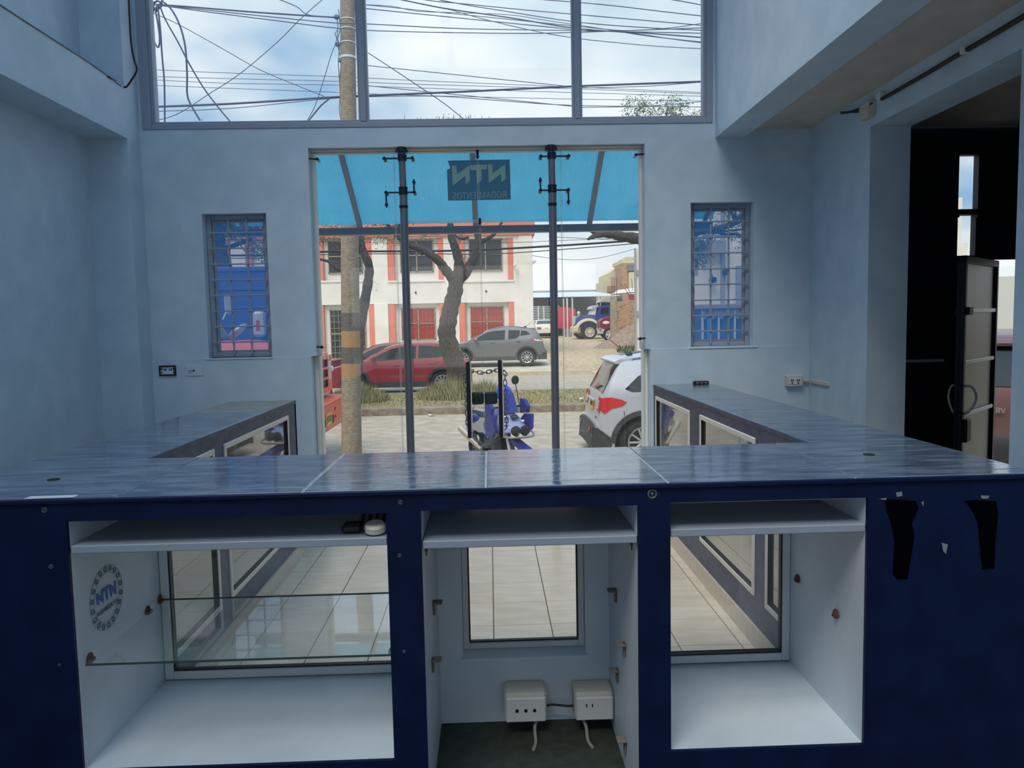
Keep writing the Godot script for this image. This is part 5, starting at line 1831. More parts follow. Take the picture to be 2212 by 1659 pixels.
func c_sub(m: MB, P: Dictionary, a: Vector2, b: Vector2, c: Vector2, off: float, s: float, depth: int) -> void:
	if depth > 0 and maxf(a.distance_to(b), maxf(b.distance_to(c), c.distance_to(a))) > 0.2:
		var ab := (a + b) * 0.5
		var bc := (b + c) * 0.5
		var ca := (c + a) * 0.5
		c_sub(m, P, a, ab, ca, off, s, depth - 1); c_sub(m, P, ab, b, bc, off, s, depth - 1)
		c_sub(m, P, ca, bc, c, off, s, depth - 1); c_sub(m, P, ab, bc, ca, off, s, depth - 1)
		return
	var v: Array = []
	var n: Array = []
	for q in [a, b, c]:
		var w := c_w(P, q.x, q.y)
		v.append(Vector3(q.x, q.y, s * (w + off)))
		n.append(Vector3(-(c_w(P, q.x + 0.02, q.y) - c_w(P, q.x - 0.02, q.y)) / 0.04, -(c_w(P, q.x, q.y + 0.02) - c_w(P, q.x, q.y - 0.02)) / 0.04, s))
	m.tri(v[0], v[1], v[2], n[0], n[1], n[2])

func c_side(m: MB, P: Dictionary, poly: Array, off := 0.006) -> void:
	var p := PackedVector2Array()
	for q in poly: p.append(Vector2(q[0], q[1]))
	var ids := Geometry2D.triangulate_polygon(p)
	for s in [-1.0, 1.0]:
		for i in range(0, ids.size(), 3):
			c_sub(m, P, p[ids[i]], p[ids[i + 1]], p[ids[i + 2]], off, s, 3)

func c_over(m: MB, P: Dictionary, x0: float, x1: float, t0: float, t1: float, off := 0.008) -> void:
	var xs: Array = [x0]
	for q in P.top:
		if q.x > x0 + 0.004 and q.x < x1 - 0.004: xs.append(q.x)
	xs.append(x1)
	var rows: Array = []
	for x in xs:
		var y := c_top(P, x)
		var d := Vector2(0.012, c_top(P, x + 0.006) - c_top(P, x - 0.006)).normalized()
		var row: Array = []
		for k in 11:
			var t := lerpf(t0, t1, k / 10.0)
			row.append(Vector3(x - d.y * off, y - 0.035 * pow(t, 4.0) + d.x * off, t * (c_w(P, x, y - 0.035) + off)))
		rows.append(row)
	m.grid(rows, Vector3(0, 0.5, 0))

func wheel_parts(r: float, wid: float, spokes: int) -> Array:
	var tyre := MB.new()
	var rot := Transform3D(Basis(Vector3.RIGHT, PI / 2), Vector3.ZERO)
	tyre.xf = rot
	var h := wid * 0.5
	tyre.lathe([Vector2(r * 0.66, -h * 0.8), Vector2(r * 0.8, -h), Vector2(r * 0.95, -h * 0.92), Vector2(r, -h * 0.6), Vector2(r, h * 0.6), Vector2(r * 0.95, h * 0.92), Vector2(r * 0.8, h), Vector2(r * 0.66, h * 0.8)], 28)
	var rim := MB.new()
	rim.xf = rot
	for s in [-1.0, 1.0]:
		rim.lathe([Vector2(r * 0.60, h * 0.72 * s), Vector2(r * 0.67, h * 0.86 * s), Vector2(r * 0.67, h * 0.2 * s)], 28)
		rim.lathe([Vector2(0, h * 0.72 * s), Vector2(r * 0.14, h * 0.72 * s), Vector2(r * 0.17, h * 0.5 * s)], 16)
		for k in spokes:
			var a := TAU * k / spokes
			rim.xf = Transform3D(Basis(Vector3.BACK, a), Vector3.ZERO)
			rim.cbox(Vector3(r * 0.38, 0, h * 0.6 * s), Vector3(r * 0.56, r * (0.9 / spokes), h * 0.22), r * 0.02)
			rim.xf = rot
	var back := MB.new()
	back.xf = rot
	back.lathe([Vector2(0, h * 0.3), Vector2(r * 0.66, h * 0.3), Vector2(r * 0.66, -h * 0.3), Vector2(0, -h * 0.3)], 20)
	return [tyre.mesh(), rim.mesh(), back.mesh()]

func car(nm: String, label: String, at: Vector3, turn: float, P: Dictionary) -> Node3D:
	var t := thing(nm, label, "car", at, "", turn)
	var paint: Material = P.paint
	var m := MB.new()
	var xs: Array = []
	for q in P.top: xs.append(q.x)
	for wx in P.wheels:
		for k in 15: xs.append(wx - cos(PI * k / 14.0) * P.R)
		xs.append(wx - P.R - 0.004); xs.append(wx + P.R + 0.004)
	xs.sort()
	for s in [-1.0, 1.0]:
		var rows: Array = []
		for x in xs:
			var b := c_bot(P, x)
			var y1: float = maxf(c_top(P, x) - 0.035, b)
			var row: Array = []
			for k in 13:
				var y := lerpf(b, y1, k / 12.0)
				row.append(Vector3(x, y, s * c_w(P, x, y)))
			rows.append(row)
		m.grid(rows, Vector3(0, 0.7, 0))
	c_over(m, P, -P.L * 0.5, P.L * 0.5, -1.0, 1.0, 0.0)
	lp(t, "body", m, paint)
	m = MB.new()
	m.box(Vector3(0, 0.5, 0), Vector3(P.L - 0.7, 0.5, P.hw * 1.5))
	m.box(Vector3(0, 0.28, 0), Vector3(P.L - 0.9, 0.12, P.hw * 1.7))
	lp(t, "underbody", m, mats.rubber)
	for gl in P.get("glass", []):
		m = MB.new()
		c_side(m, P, gl, 0.008)
		lp(t, "side_window", m, mats.car_glass)
	for gl in P.get("over_glass", []):
		m = MB.new()
		c_over(m, P, gl[0], gl[1], -gl[2], gl[2], 0.01)
		lp(t, gl[3], m, mats.car_glass)
	if P.has("clad"):
		m = MB.new()
		for wx in P.wheels:
			for s in [-1.0, 1.0]:
				var rows: Array = []
				for k in 19:
					var a := PI * k / 18.0
					var row: Array = []
					for e in [P.R - 0.01, P.R + 0.065]:
						var x: float = wx - cos(a) * e
						var y: float = maxf(P.r + sin(a) * e, P.yb)
						row.append(Vector3(x, y, s * (c_w(P, x, y) + 0.012)))
					rows.append(row)
				m.grid(rows, Vector3(wx, 0.3, 0))
		var w0: float = P.wheels[0] + P.R + 0.05
		var w1: float = P.wheels[1] - P.R - 0.05
		c_side(m, P, [[w0, P.yb], [w1, P.yb], [w1, P.yb + 0.15], [w0, P.yb + 0.15]], 0.012)
		var xe: float = -P.L * 0.5
		c_side(m, P, [[xe + 0.002, P.yb], [P.wheels[0] - P.R - 0.04, P.yb], [P.wheels[0] - P.R - 0.06, P.yb + 0.16], [xe + 0.09, P.yb + 0.30], [xe + 0.01, P.yb + 0.3]], 0.012)
		c_over(m, P, xe, xe + P.clad, -1.0, 1.0, 0.012)
		lp(t, "cladding", m, mats.cladding)
	for q in P.get("patches", []):
		m = MB.new()
		if q.has("side"): c_side(m, P, q.side, 0.012)
		if q.has("over"):
			for o in q.over: c_over(m, P, o[0], o[1], o[2], o[3], 0.014)
		lp(t, q.name, m, q.mat)
	for q in P.get("seams", []):
		m = MB.new()
		for s in [-1.0, 1.0]:
			var pts: Array = []
			for e in q: pts.append(Vector3(e[0], e[1], s * (c_w(P, e[0], e[1]) + 0.001)))
			m.tube(pts, 0.005, 4)
		lp(t, "door_seam", m, mats.dark_hole)
	for q in P.get("handles", []):
		m = MB.new()
		for s in [-1.0, 1.0]:
			m.cbox(Vector3(q[0], q[1], s * (c_w(P, q[0], q[1]) + 0.02)), Vector3(0.19, 0.03, 0.03), 0.01)
		lp(t, "door_handle", m, paint)
	if P.has("mirror"):
		for s in [-1.0, 1.0]:
			m = MB.new()
			var w := c_w(P, P.mirror[0], P.mirror[1])
			m.ell(Vector3(P.mirror[0], P.mirror[1] + 0.06, s * (w + 0.13)), Vector3(0.07, 0.085, 0.11), 12, 8)
			m.cbox(Vector3(P.mirror[0], P.mirror[1] - 0.02, s * (w + 0.05)), Vector3(0.08, 0.05, 0.12), 0.01)
			lp(t, "mirror", m, paint)
	if P.has("rails"):
		for s in [-1.0, 1.0]:
			m = MB.new()
			var pts: Array = []
			for k in 9:
				var x := lerpf(P.rails[0], P.rails[1], k / 8.0)
				pts.append(Vector3(x, c_top(P, x) - 0.01 + 0.045 * sin(PI * clampf(k / 8.0 * 1.4 - 0.2, 0.0, 1.0)), s * c_w(P, x, P.roof) * 0.93))
			m.tube(pts, 0.018, 8)
			lp(t, "roof_rail", m, mats.steel_dark)
	if P.has("antenna"):
		m = MB.new()
		m.tube([Vector3(P.antenna, P.roof - 0.01, 0), Vector3(P.antenna - 0.32, P.roof + 0.24, 0)], [0.009, 0.004], 6)
		m.ell(Vector3(P.antenna, P.roof, 0), Vector3(0.06, 0.035, 0.03), 10, 6)
		lp(t, "antenna", m, mats.black)
	if P.has("spoiler"):
		m = MB.new()
		var sx: float = P.spoiler
		var y := c_top(P, sx + 0.12)
		var w := c_w(P, sx + 0.1, y) * 0.97
		m.xf = Transform3D(Basis(Vector3(1, 0, 0), Vector3(0, 1, 0), Vector3(0, 0, 1)), Vector3.ZERO)
		m.prism(PackedVector2Array([Vector2(sx - 0.01, y - 0.065), Vector2(sx - 0.02, y - 0.035), Vector2(sx + 0.06, y + 0.004), Vector2(sx + 0.26, y + 0.012), Vector2(sx + 0.18, y - 0.06)]), -w, w)
		lp(t, "spoiler", m, paint)
	if P.has("plate"):
		var q: Array = P.plate
		var pl := Node3D.new()
		m = MB.new()
		m.cbox(Vector3.ZERO, Vector3(0.012, 0.16, 0.33), 0.004)
		var pm := lp(t, "licence_plate", m, mat("plate_yellow", rgb(226, 164, 60), 0.5), Vector3(q[0], q[1], 0))
		pm.rotation.z = q[2]
		if q[3] != "":
			var tx := lp(pm, "lettering", text_mesh(q[3], 0.085, 0.003), mats.black, Vector3(-0.008, 0.01, 0))
			tx.rotation.y = -PI / 2
			tx.scale = Vector3(0.8, 1, 1)
		pl.free()
	var ws: Array = wheel_parts(P.r, 0.21, P.get("spokes", 10))
	for wx in P.wheels:
		for s in [-1.0, 1.0]:
			var c := Vector3(wx, P.r, s * (c_w(P, wx, P.r) - 0.115))
			var ty := lp(t, "tyre", ws[0], mats.rubber, c)
			lp(ty, "rim", ws[1], mats.rim)
			lp(ty, "brake_disc", ws[2], mats.black)
			m = MB.new()
			m.xf = Transform3D(Basis(Vector3.RIGHT, PI / 2), Vector3(wx, P.r, s * (c_w(P, wx, P.r) - 0.15)))
			m.lathe([Vector2(P.R, 0.13), Vector2(P.R, -0.13)], 20)
			lp(t, "wheel_housing", m, mats.cladding)
	return t

func v2(a: Array) -> PackedVector2Array:
	var p := PackedVector2Array()
	for q in a: p.append(Vector2(q[0], q[1]))
	return p

func suv_top(L: float, h: float) -> PackedVector2Array:
	var e := L * 0.5
	return v2([[-e, 0.26], [-e + 0.003, 0.38], [-e + 0.006, 0.55], [-e + 0.02, 0.64], [-e + 0.07, 0.68], [-e + 0.11, 0.88], [-e + 0.17, h * 0.66], [-e + 0.33, h * 0.83], [-e + 0.47, h * 0.945], [-e + 0.62, h * 0.972], [-e + 1.1, h], [-e + 1.7, h], [-e + 2.2, h * 0.975], [-e + 2.5, h * 0.925], [-e + 2.95, h * 0.77], [-e + 3.2, h * 0.665], [-e + 3.35, h * 0.64], [-e + 3.8, h * 0.60], [e - 0.2, h * 0.545], [e - 0.08, h * 0.48], [e - 0.03, 0.62], [e - 0.005, 0.5], [e, 0.36]])

func build_vehicles() -> void:
	mat("car_glass", rgb(30, 33, 36), 0.05)
	mat("cladding", rgb(58, 57, 56), 0.7)
	mat("rim", rgb(190, 190, 188), 0.35, 0.5)
	var lens := mat("tail_red", rgb(206, 36, 44), 0.15)
	var clear := mat("lens_clear", rgb(220, 214, 210), 0.12)
	var red := mat("paint_red", rgb(158, 24, 42), 0.25)
	red.clearcoat_enabled = true
	var grey := mat("paint_grey", rgb(112, 114, 114), 0.3, 0.3)
	grey.clearcoat_enabled = true
	var silver := mat("paint_silver", rgb(196, 198, 202), 0.3, 0.25)
	silver.clearcoat_enabled = true
	var maroon := mat("paint_maroon", rgb(96, 34, 52), 0.3)
	# red crossover by the median
	var z := -23.3
	var L := 4.28
	var top := suv_top(L, 1.54)
	var P := {"L": L, "hw": 0.88, "belt": 1.0, "roof": 1.54, "tumble": 0.22, "top": top, "yb": 0.24, "wheels": [-1.3, 1.27], "r": 0.345, "R": 0.40, "paint": red, "clad": 0.02, "spokes": 10,
		"glass": [[[-1.72, 1.22], [-1.5, 1.38], [-0.95, 1.435], [-0.62, 1.445], [-0.60, 1.08], [-1.05, 1.09], [-1.45, 1.13]], [[-0.55, 1.445], [-0.15, 1.43], [0.2, 1.36], [0.62, 1.17], [0.82, 1.04], [0.4, 1.035], [-0.53, 1.07]]],
		"over_glass": [[-1.95, -1.70, 0.86, "rear_window"], [0.42, 0.98, 0.9, "windscreen"]], "mirror": [0.72, 1.05], "handles": [[-1.05, 0.93], [0.02, 0.9]], "seams": [[[-0.58, 1.06], [-0.58, 0.42]], [[0.85, 1.0], [0.8, 0.4]], [[-1.42, 1.1], [-1.35, 0.9], [-1.1, 0.7]]],
		"patches": [{"name": "tail_light", "mat": lens, "side": [[-2.0, 0.86], [-1.95, 0.99], [-1.66, 1.0], [-1.78, 0.9]]}], "spoiler": -1.74, "antenna": -1.2}
	var rear := px(1018, 800, 2, z)
	car("crossover_car", "glossy red crossover parked beside the grassy median", Vector3(rear.x - L * 0.5, STREET, z), PI, P)
	# maroon saloon beyond it
	var P3 := P.duplicate(true)
	P3.paint = maroon
	P3.erase("clad"); P3.erase("spoiler"); P3.erase("antenna")
	P3.top = v2([[-2.2, 0.4], [-2.19, 0.7], [-2.1, 0.95], [-1.75, 1.02], [-1.45, 1.12], [-1.05, 1.36], [-0.7, 1.44], [-0.1, 1.45], [0.25, 1.40], [0.75, 1.18], [1.05, 1.02], [1.7, 0.93], [2.0, 0.85], [2.12, 0.72], [2.18, 0.5], [2.2, 0.4]])
	P3.L = 4.4; P3.roof = 1.45; P3.belt = 0.98
	P3.glass = [[[-1.05, 1.26], [-0.7, 1.36], [-0.35, 1.37], [-0.33, 1.02], [-1.2, 1.04]], [[-0.28, 1.37], [0.1, 1.34], [0.5, 1.18], [0.75, 1.03], [-0.26, 1.01]]]
	P3.over_glass = [[-1.5, -1.05, 0.86, "rear_window"], [0.3, 0.98, 0.88, "windscreen"]]
	P3.patches = []
	P3.mirror = [0.68, 1.02]
	var roofc := px(826, 742, 2, -26.5)
	car("saloon_car", "dark maroon saloon half hidden behind the red crossover", Vector3(roofc.x + 0.1, STREET + 0.02, -26.5), PI, P3)
	# grey crossover on the forecourt
	z = -32.3
	L = 4.38
	var P2 := P.duplicate(true)
	P2.L = L; P2.paint = grey; P2.top = suv_top(L, 1.60); P2.roof = 1.60; P2.belt = 1.04; P2.hw = 0.9; P2.wheels = [-1.36, 1.3]; P2.r = 0.35; P2.R = 0.41; P2.clad = 0.05
	P2.glass = [[[-1.52, 1.30], [-1.38, 1.42], [-1.15, 1.46], [-1.1, 1.23]], [[-1.10, 1.46], [-0.62, 1.48], [-0.6, 1.10], [-0.9, 1.13], [-1.06, 1.22]], [[-0.48, 1.48], [0.0, 1.46], [0.3, 1.39], [0.72, 1.18], [0.9, 1.07], [-0.45, 1.09]]]
	P2.over_glass = [[-2.0, -1.76, 0.86, "rear_window"], [0.42, 1.05, 0.9, "windscreen"]]
	P2.patches = [{"name": "tail_light", "mat": lens, "side": [[-2.06, 0.98], [-2.03, 1.06], [-1.5, 1.13], [-1.52, 1.10]]}, {"name": "tail_lens", "mat": clear, "side": [[-2.04, 0.99], [-1.98, 1.05], [-1.6, 1.10], [-1.75, 1.01]]}]
	P2.handles = [[-1.0, 1.02], [0.05, 0.97]]
	P2.seams = [[[-0.54, 1.08], [-0.54, 0.42]], [[0.93, 1.0], [0.92, 0.42]], [[-1.34, 1.15], [-1.42, 0.95], [-1.2, 0.72]]]
	P2.rails = [-1.4, 0.25]
	P2.antenna = -1.35
	rear = px(1178, 760, 2, z)
	var gc := car("grey_suv", "grey crossover with silver alloy wheels parked before the white house", Vector3(rear.x - L * 0.5, lot_y(z), z), PI, P2)
	gc.rotation.x = 0.0
	# silver compact suv at the kerb, seen from behind
	z = -11.75
	L = 4.17
	var e := L * 0.5
	var P4 := P.duplicate(true)
	P4.L = L; P4.paint = silver; P4.hw = 0.89; P4.roof = 1.61; P4.belt = 1.08; P4.tumble = 0.2; P4.wheels = [-1.33, 1.2]; P4.r = 0.345; P4.R = 0.42; P4.yb = 0.27; P4.clad = 0.06
	P4.top = v2([[-e, 0.28], [-e + 0.002, 0.40], [-e + 0.004, 0.50], [-e + 0.03, 0.60], [-e + 0.10, 0.64], [-e + 0.12, 0.78], [-e + 0.14, 0.93], [-e + 0.18, 1.07], [-e + 0.30, 1.30], [-e + 0.43, 1.52], [-e + 0.50, 1.56], [-e + 0.9, 1.60], [-e + 1.6, 1.61], [-e + 2.1, 1.585], [-e + 2.35, 1.53], [-e + 2.8, 1.26], [-e + 3.05, 1.10], [-e + 3.3, 1.06], [-e + 3.8, 1.0], [e - 0.15, 0.92], [e - 0.05, 0.75], [e - 0.005, 0.55], [e, 0.4]])
	P4.glass = [[[-1.60, 1.14], [-1.50, 1.10], [-0.95, 1.09], [-0.92, 1.43], [-1.15, 1.43], [-1.40, 1.32]], [[-0.86, 1.43], [-0.86, 1.09], [-0.05, 1.08], [-0.05, 1.47]], [[0.03, 1.47], [0.03, 1.08], [0.85, 1.1], [0.3, 1.44]]]
	P4.over_glass = [[-e + 0.185, -e + 0.425, 0.84, "rear_window"], [0.3, 0.95, 0.9, "windscreen"]]
	P4.patches = [{"name": "tail_light", "mat": lens, "side": [[-1.96, 0.84], [-1.945, 1.01], [-1.80, 1.02], [-1.66, 0.99], [-1.58, 0.95], [-1.64, 0.90], [-1.80, 0.86], [-1.90, 0.78]], "over": [[-e + 0.125, -e + 0.165, 0.66, 1.0], [-e + 0.125, -e + 0.165, -1.0, -0.66]]},
		{"name": "reversing_lens", "mat": clear, "over": [[-e + 0.128, -e + 0.15, 0.68, 0.8], [-e + 0.128, -e + 0.15, -0.8, -0.68]]},
		{"name": "reflector", "mat": lens, "over": [[-e + 0.006, -e + 0.02, 0.6, 0.78], [-e + 0.006, -e + 0.02, -0.78, -0.6]]}]
	P4.handles = [[-0.75, 1.0], [0.2, 1.0]]
	P4.seams = [[[-1.62, 0.82], [-1.60, 0.62], [-1.5, 0.5]], [[-0.9, 1.07], [-0.92, 0.85], [-0.8, 0.6]], [[-0.02, 1.07], [-0.02, 0.36]]]
	P4.rails = [-1.6, 0.3]; P4.antenna = -1.38; P4.spoiler = -e + 0.38
	P4.plate = [-e + 0.115, 0.845, -0.12, "HKV 382"]
	var sx := 1.46
	var sc := car("silver_suv", "silver compact suv parked at the kerb with red tail lights", Vector3(sx + e, STREET - 0.07, z), 0.0, P4)
	var m := MB.new()
	m.tube([Vector3(-e + 0.175, 1.10, 0.1), Vector3(-e + 0.21, 1.16, 0.42)], 0.012, 6)
	lp(sc, "rear_wiper", m, mats.black)
	m = MB.new()
	m.cbox(Vector3(-e + 0.098, 0.94, 0.0), Vector3(0.02, 0.03, 0.62), 0.006)
	lp(sc, "chrome_strip", m, mats.aluminium)
	var bt := lp(sc, "badge", text_mesh("VITARA", 0.05, 0.004), mats.steel_dark, Vector3(-e + 0.10, 0.70, 0.52))
	bt.rotation.y = -PI / 2
	# dark red suv outside the garage, tail towards the open wicket
	var P5 := P2.duplicate(true)
	P5.paint = mat("paint_crv", rgb(104, 74, 70), 0.3)
	P5.L = 4.2; P5.top = suv_top(4.2, 1.72); P5.roof = 1.72; P5.belt = 1.1
	P5.over_glass = [[-1.92, -1.65, 0.84, "rear_window"], [0.42, 1.05, 0.9, "windscreen"]]
	P5.patches = [{"name": "tail_light", "mat": lens, "over": [[-1.96, -1.88, 0.62, 0.98], [-1.96, -1.88, -0.98, -0.62]]}, {"name": "tail_lens", "mat": clear, "over": [[-1.985, -1.962, 0.62, 0.98], [-1.985, -1.962, -0.98, -0.62]]}]
	P5.glass = []
	P5.erase("antenna"); P5.erase("rails")
	P5.plate = [-2.05, 0.78, 0.0, ""]
	var cr := car("dark_red_suv", "dark red suv parked outside, seen through the open garage wicket", Vector3(6.43, -0.45, -9.08), PI / 4, P5)
	for q in [0.52, 0.68]:
		for s in [-1.0, 1.0]:
			m = MB.new()
			m.xf = Transform3D(Basis(Vector3.BACK, PI / 2), Vector3(-1.95, 1.15, s * q))
			m.lathe([Vector2(0, 0.02), Vector2(0.055, 0.015), Vector2(0.06, 0.0)], 16)
			lp(cr, "tail_lamp", m, lens)
	var cb := lp(cr, "badge", text_mesh("CRV", 0.075, 0.006), mats.rim, Vector3(-2.02, 0.92, 0.2))
	cb.rotation.y = -PI / 2
	# old white saloon in the lot
	var P6 := P3.duplicate(true)
	P6.paint = mat("paint_cream", rgb(206, 200, 184), 0.4)
	P6.patches = [{"name": "tail_light", "mat": mat("tail_dull", rgb(120, 50, 46), 0.3), "over": [[-2.19, -2.13, 0.55, 0.95], [-2.19, -2.13, -0.95, -0.55]]}]
	P6.plate = [-2.17, 0.72, 0.0, ""]
	P6.erase("mirror")
	var sp := px(1178, 731, 2, -60.0)
	car("white_saloon", "old white saloon parked tail first in the dirt lot", Vector3(sp.x, lot_y(-60.0), -60.6), PI / 2, P6)
	build_trucks(lens, clear)
	build_motorcycle()

func build_trucks(lens: Material, clear: Material) -> void:
	# orange tipper with its nose at the glass front's left edge
	var orange := mat("truck_orange", rgb(226, 96, 64), 0.45)
	var X := -2.6
	var t := thing("tipper_truck", "orange tipper truck with heavy steel bumper parked at the kerb", "truck", Vector3(X - 3.0, STREET, -11.6))
	var o := Vector3(X, STREET, -11.6)
	var m := MB.new()
	var rows: Array = []
	for q in [[-1.75, 1.02, 1.86], [-1.2, 1.0, 1.87], [-0.5, 0.97, 1.82], [-0.12, 0.95, 1.76], [-0.02, 0.93, 1.68], [0.0, 0.92, 1.60]]:
		var row: Array = []
		for k in 21:
			var s := k / 10.0 - 1.0
			var ang := clampf((absf(s) - 0.55) / 0.45, 0.0, 1.0)
			var zz: float = signf(s) * (minf(absf(s), 0.55) / 0.55 * (q[1] - 0.28) + 0.28 * sin(ang * PI / 2))
			var yy: float = q[2] - 0.30 * (1.0 - cos(ang * PI / 2))
			if k == 0 or k == 20: yy = 0.95
			row.append(o + Vector3(q[0], yy, zz))
		rows.append(row)
	m.grid(rows, o + Vector3(-0.8, 0.9, 0))
	wp(t, "hood", m, orange)
	m = MB.new()
	m.slab(0, o.x - 0.06, o.x, o.z - 0.93, o.z + 0.93, STREET + 1.02, STREET + 1.60, [[o.z - 0.62, o.z - 0.04, STREET + 1.42, STREET + 1.54], [o.z + 0.04, o.z + 0.62, STREET + 1.42, STREET + 1.54], [o.z - 0.62, o.z - 0.04, STREET + 1.26, STREET + 1.38], [o.z + 0.04, o.z + 0.62, STREET + 1.26, STREET + 1.38], [o.z - 0.62, o.z - 0.04, STREET + 1.10, STREET + 1.22], [o.z + 0.04, o.z + 0.62, STREET + 1.10, STREET + 1.22]])
	wp(t, "grille", m, orange)
	m = MB.new()
	m.box(o + Vector3(-0.055, 1.3, 0), Vector3(0.02, 0.6, 1.7))
	wp(t, "radiator", m, mat("radiator", rgb(150, 60, 48), 0.7))
	for s in [-1.0, 1.0]:
		m = MB.new()
		m.cspan(o + Vector3(-0.02, 1.20, s * 0.70), o + Vector3(0.012, 1.50, s * 0.84), 0.01)
		wp(t, "headlamp", m, clear)
		m = MB.new()
		m.cspan(o + Vector3(0.0, 1.33, s * 0.86), o + Vector3(0.05, 1.42, s * 0.76), 0.02)
		wp(t, "indicator", m, mats.white_plastic)
	m = MB.new()
	m.cspan(o + Vector3(-0.3, 0.97, -0.86), o + Vector3(-0.02, 1.03, 0.86), 0.01)
	wp(t, "valance", m, mats.off_white)
	# front lettering, spaced across the nose
	for k in 5:
		var tx := lp(t, "letter", text_mesh("DODGE"[k], 0.17, 0.03), mats.white_plastic, o + Vector3(-0.005, 1.60, 0.55 - 0.31 * k) - t.position)
		tx.rotation.y = PI / 2
	o.x = X
	m = MB.new()
	m.cspan(o + Vector3(0.14, 0.52, -1.17), o + Vector3(0.20, 0.92, 1.17), 0.01)
	m.cspan(o + Vector3(-0.1, 0.88, -1.17), o + Vector3(0.20, 0.93, 1.17), 0.01)
	m.cspan(o + Vector3(-0.4, 0.56, -1.17), o + Vector3(0.16, 0.92, -1.13), 0.01)
	m.cspan(o + Vector3(-0.4, 0.56, 1.13), o + Vector3(0.16, 0.92, 1.17), 0.01)
	wp(t, "bumper", m, orange)
	for k in 11:
		m = MB.new()
		m.ell(o + Vector3(0.202, 0.585, -1.06 + 0.212 * k), Vector3(0.012, 0.024, 0.024), 10, 6)
		wp(t, "bolt", m, mats.off_white)
	for q in [[-0.10, 0.80], [-0.10, 0.68], [0.85, 0.80]]:
		m = MB.new()
		m.ell(o + Vector3(0.202, q[1], q[0]), Vector3(0.012, 0.026, 0.026), 10, 6)
		wp(t, "bolt", m, mats.rust)
	m = MB.new()
	m.span(o + Vector3(0.196, 0.60, 0.02), o + Vector3(0.203, 0.72, 0.72))
	wp(t, "tow_slot", m, mats.rubber)
	m = MB.new()
	m.cspan(o + Vector3(0.203, 0.60, 0.20), o + Vector3(0.212, 0.79, 0.60), 0.004)
	var pm := wp(t, "licence_plate", m, mat("plate_yellow", rgb(226, 164, 60), 0.5))
	var pt := lp(pm, "lettering", text_mesh("JVC 813", 0.105, 0.004), mats.black, Vector3(0.006, 0.1, 0.0))
	pt.rotation.y = PI / 2
	pt.scale = Vector3(0.85, 1.2, 1)
	# cab, windscreen, tipper body, wheels
	m = MB.new()
	m.prism(PackedVector2Array([Vector2(o.x - 3.3, STREET + 0.75), Vector2(o.x - 1.62, STREET + 0.75), Vector2(o.x - 1.62, STREET + 1.84), Vector2(o.x - 2.05, STREET + 2.62), Vector2(o.x - 3.3, STREET + 2.66)]), o.z - 0.98, o.z + 0.98)
	wp(t, "cab", m, orange)
	m = MB.new()
	m.quad(o + Vector3(-1.615, 1.90, -0.86), o + Vector3(-1.615, 1.90, 0.86), o + Vector3(-2.0, 2.56, 0.80), o + Vector3(-2.0, 2.56, -0.80), Vector3(1, 0.5, 0))
	wp(t, "windscreen", m, mats.car_glass)
	m = MB.new()
	for s in [-0.5, 0.35]:
		m.tube([o + Vector3(-1.60, 1.88, s), o + Vector3(-1.74, 2.15, s + 0.45)], 0.012, 6)
	wp(t, "wiper", m, mats.black)
	for s in [-1.0, 1.0]:
		m = MB.new()
		m.span(o + Vector3(-2.9, 1.9, s * 0.985), o + Vector3(-2.05, 2.5, s * 0.975))
		wp(t, "side_window", m, mats.car_glass)
		m = MB.new()
		m.xf = Transform3D(Basis(Vector3(0, 0, 1), -0.9), o + Vector3(-1.50, 2.0, s * 0.90))
		m.ell(Vector3.ZERO, Vector3(0.06, 0.20, 0.15), 16, 10)
		m.xf = Transform3D.IDENTITY
		m.tube([o + Vector3(-1.55, 1.85, s * 0.85), o + Vector3(-1.50, 2.0, s * 0.9)], 0.015, 6)
		wp(t, "fender_mirror", m, mats.rim)
		m = MB.new()
		m.cbox(o + Vector3(-1.72, 2.45, s * 1.2), Vector3(0.08, 0.34, 0.2), 0.04)
		m.tube([o + Vector3(-1.75, 2.2, s * 0.98), o + Vector3(-1.72, 2.4, s * 1.2)], 0.015, 6)
		wp(t, "door_mirror", m, mats.rim)
	m = MB.new()
	m.cspan(o + Vector3(-7.4, 1.15, -1.15), o + Vector3(-3.45, 2.3, 1.15), 0.03)
	wp(t, "tipper_body", m, mat("tipper_body", rgb(196, 70, 52), 0.6))
	m = MB.new()
	m.cspan(o + Vector3(-7.2, 0.7, -0.45), o + Vector3(-0.2, 0.98, 0.45), 0.02)
	wp(t, "chassis", m, mats.rubber)
	var ws := wheel_parts(0.5, 0.28, 6)
	for x in [-0.95, -5.6]:
		for s in [-0.88, 0.88]:
			var ty := lp(t, "tyre", ws[0], mats.rubber, o + Vector3(x, 0.5, s) - t.position)
			lp(ty, "rim", ws[1], mats.off_white)
			lp(ty, "hub", ws[2], mats.black)
	# blue box lorry behind it
	var blue := mat("box_blue", rgb(52, 74, 158), 0.6)
	var zb := -15.4
	var xr := px(612, 650, 2, zb).x
	t = thing("box_lorry", "blue box lorry parked behind the orange tipper truck", "truck", Vector3(xr - 3.0, STREET, zb - 1.0))
	m = MB.new()
	var yt := px(560, 575, 2, zb).y
	m.cspan(Vector3(xr - 6.0, STREET + 0.9, zb - 2.3), Vector3(xr, yt, zb), 0.03)
	wp(t, "box", m, blue)
	for k in 7:
		m = MB.new()
		m.cspan(Vector3(xr - 6.0, lerpf(STREET + 0.95, yt - 0.1, k / 6.0), zb - 0.005), Vector3(xr, lerpf(STREET + 0.95, yt - 0.1, k / 6.0) + 0.05, zb + 0.02), 0.008)
		wp(t, "rib", m, blue)
	m = MB.new()
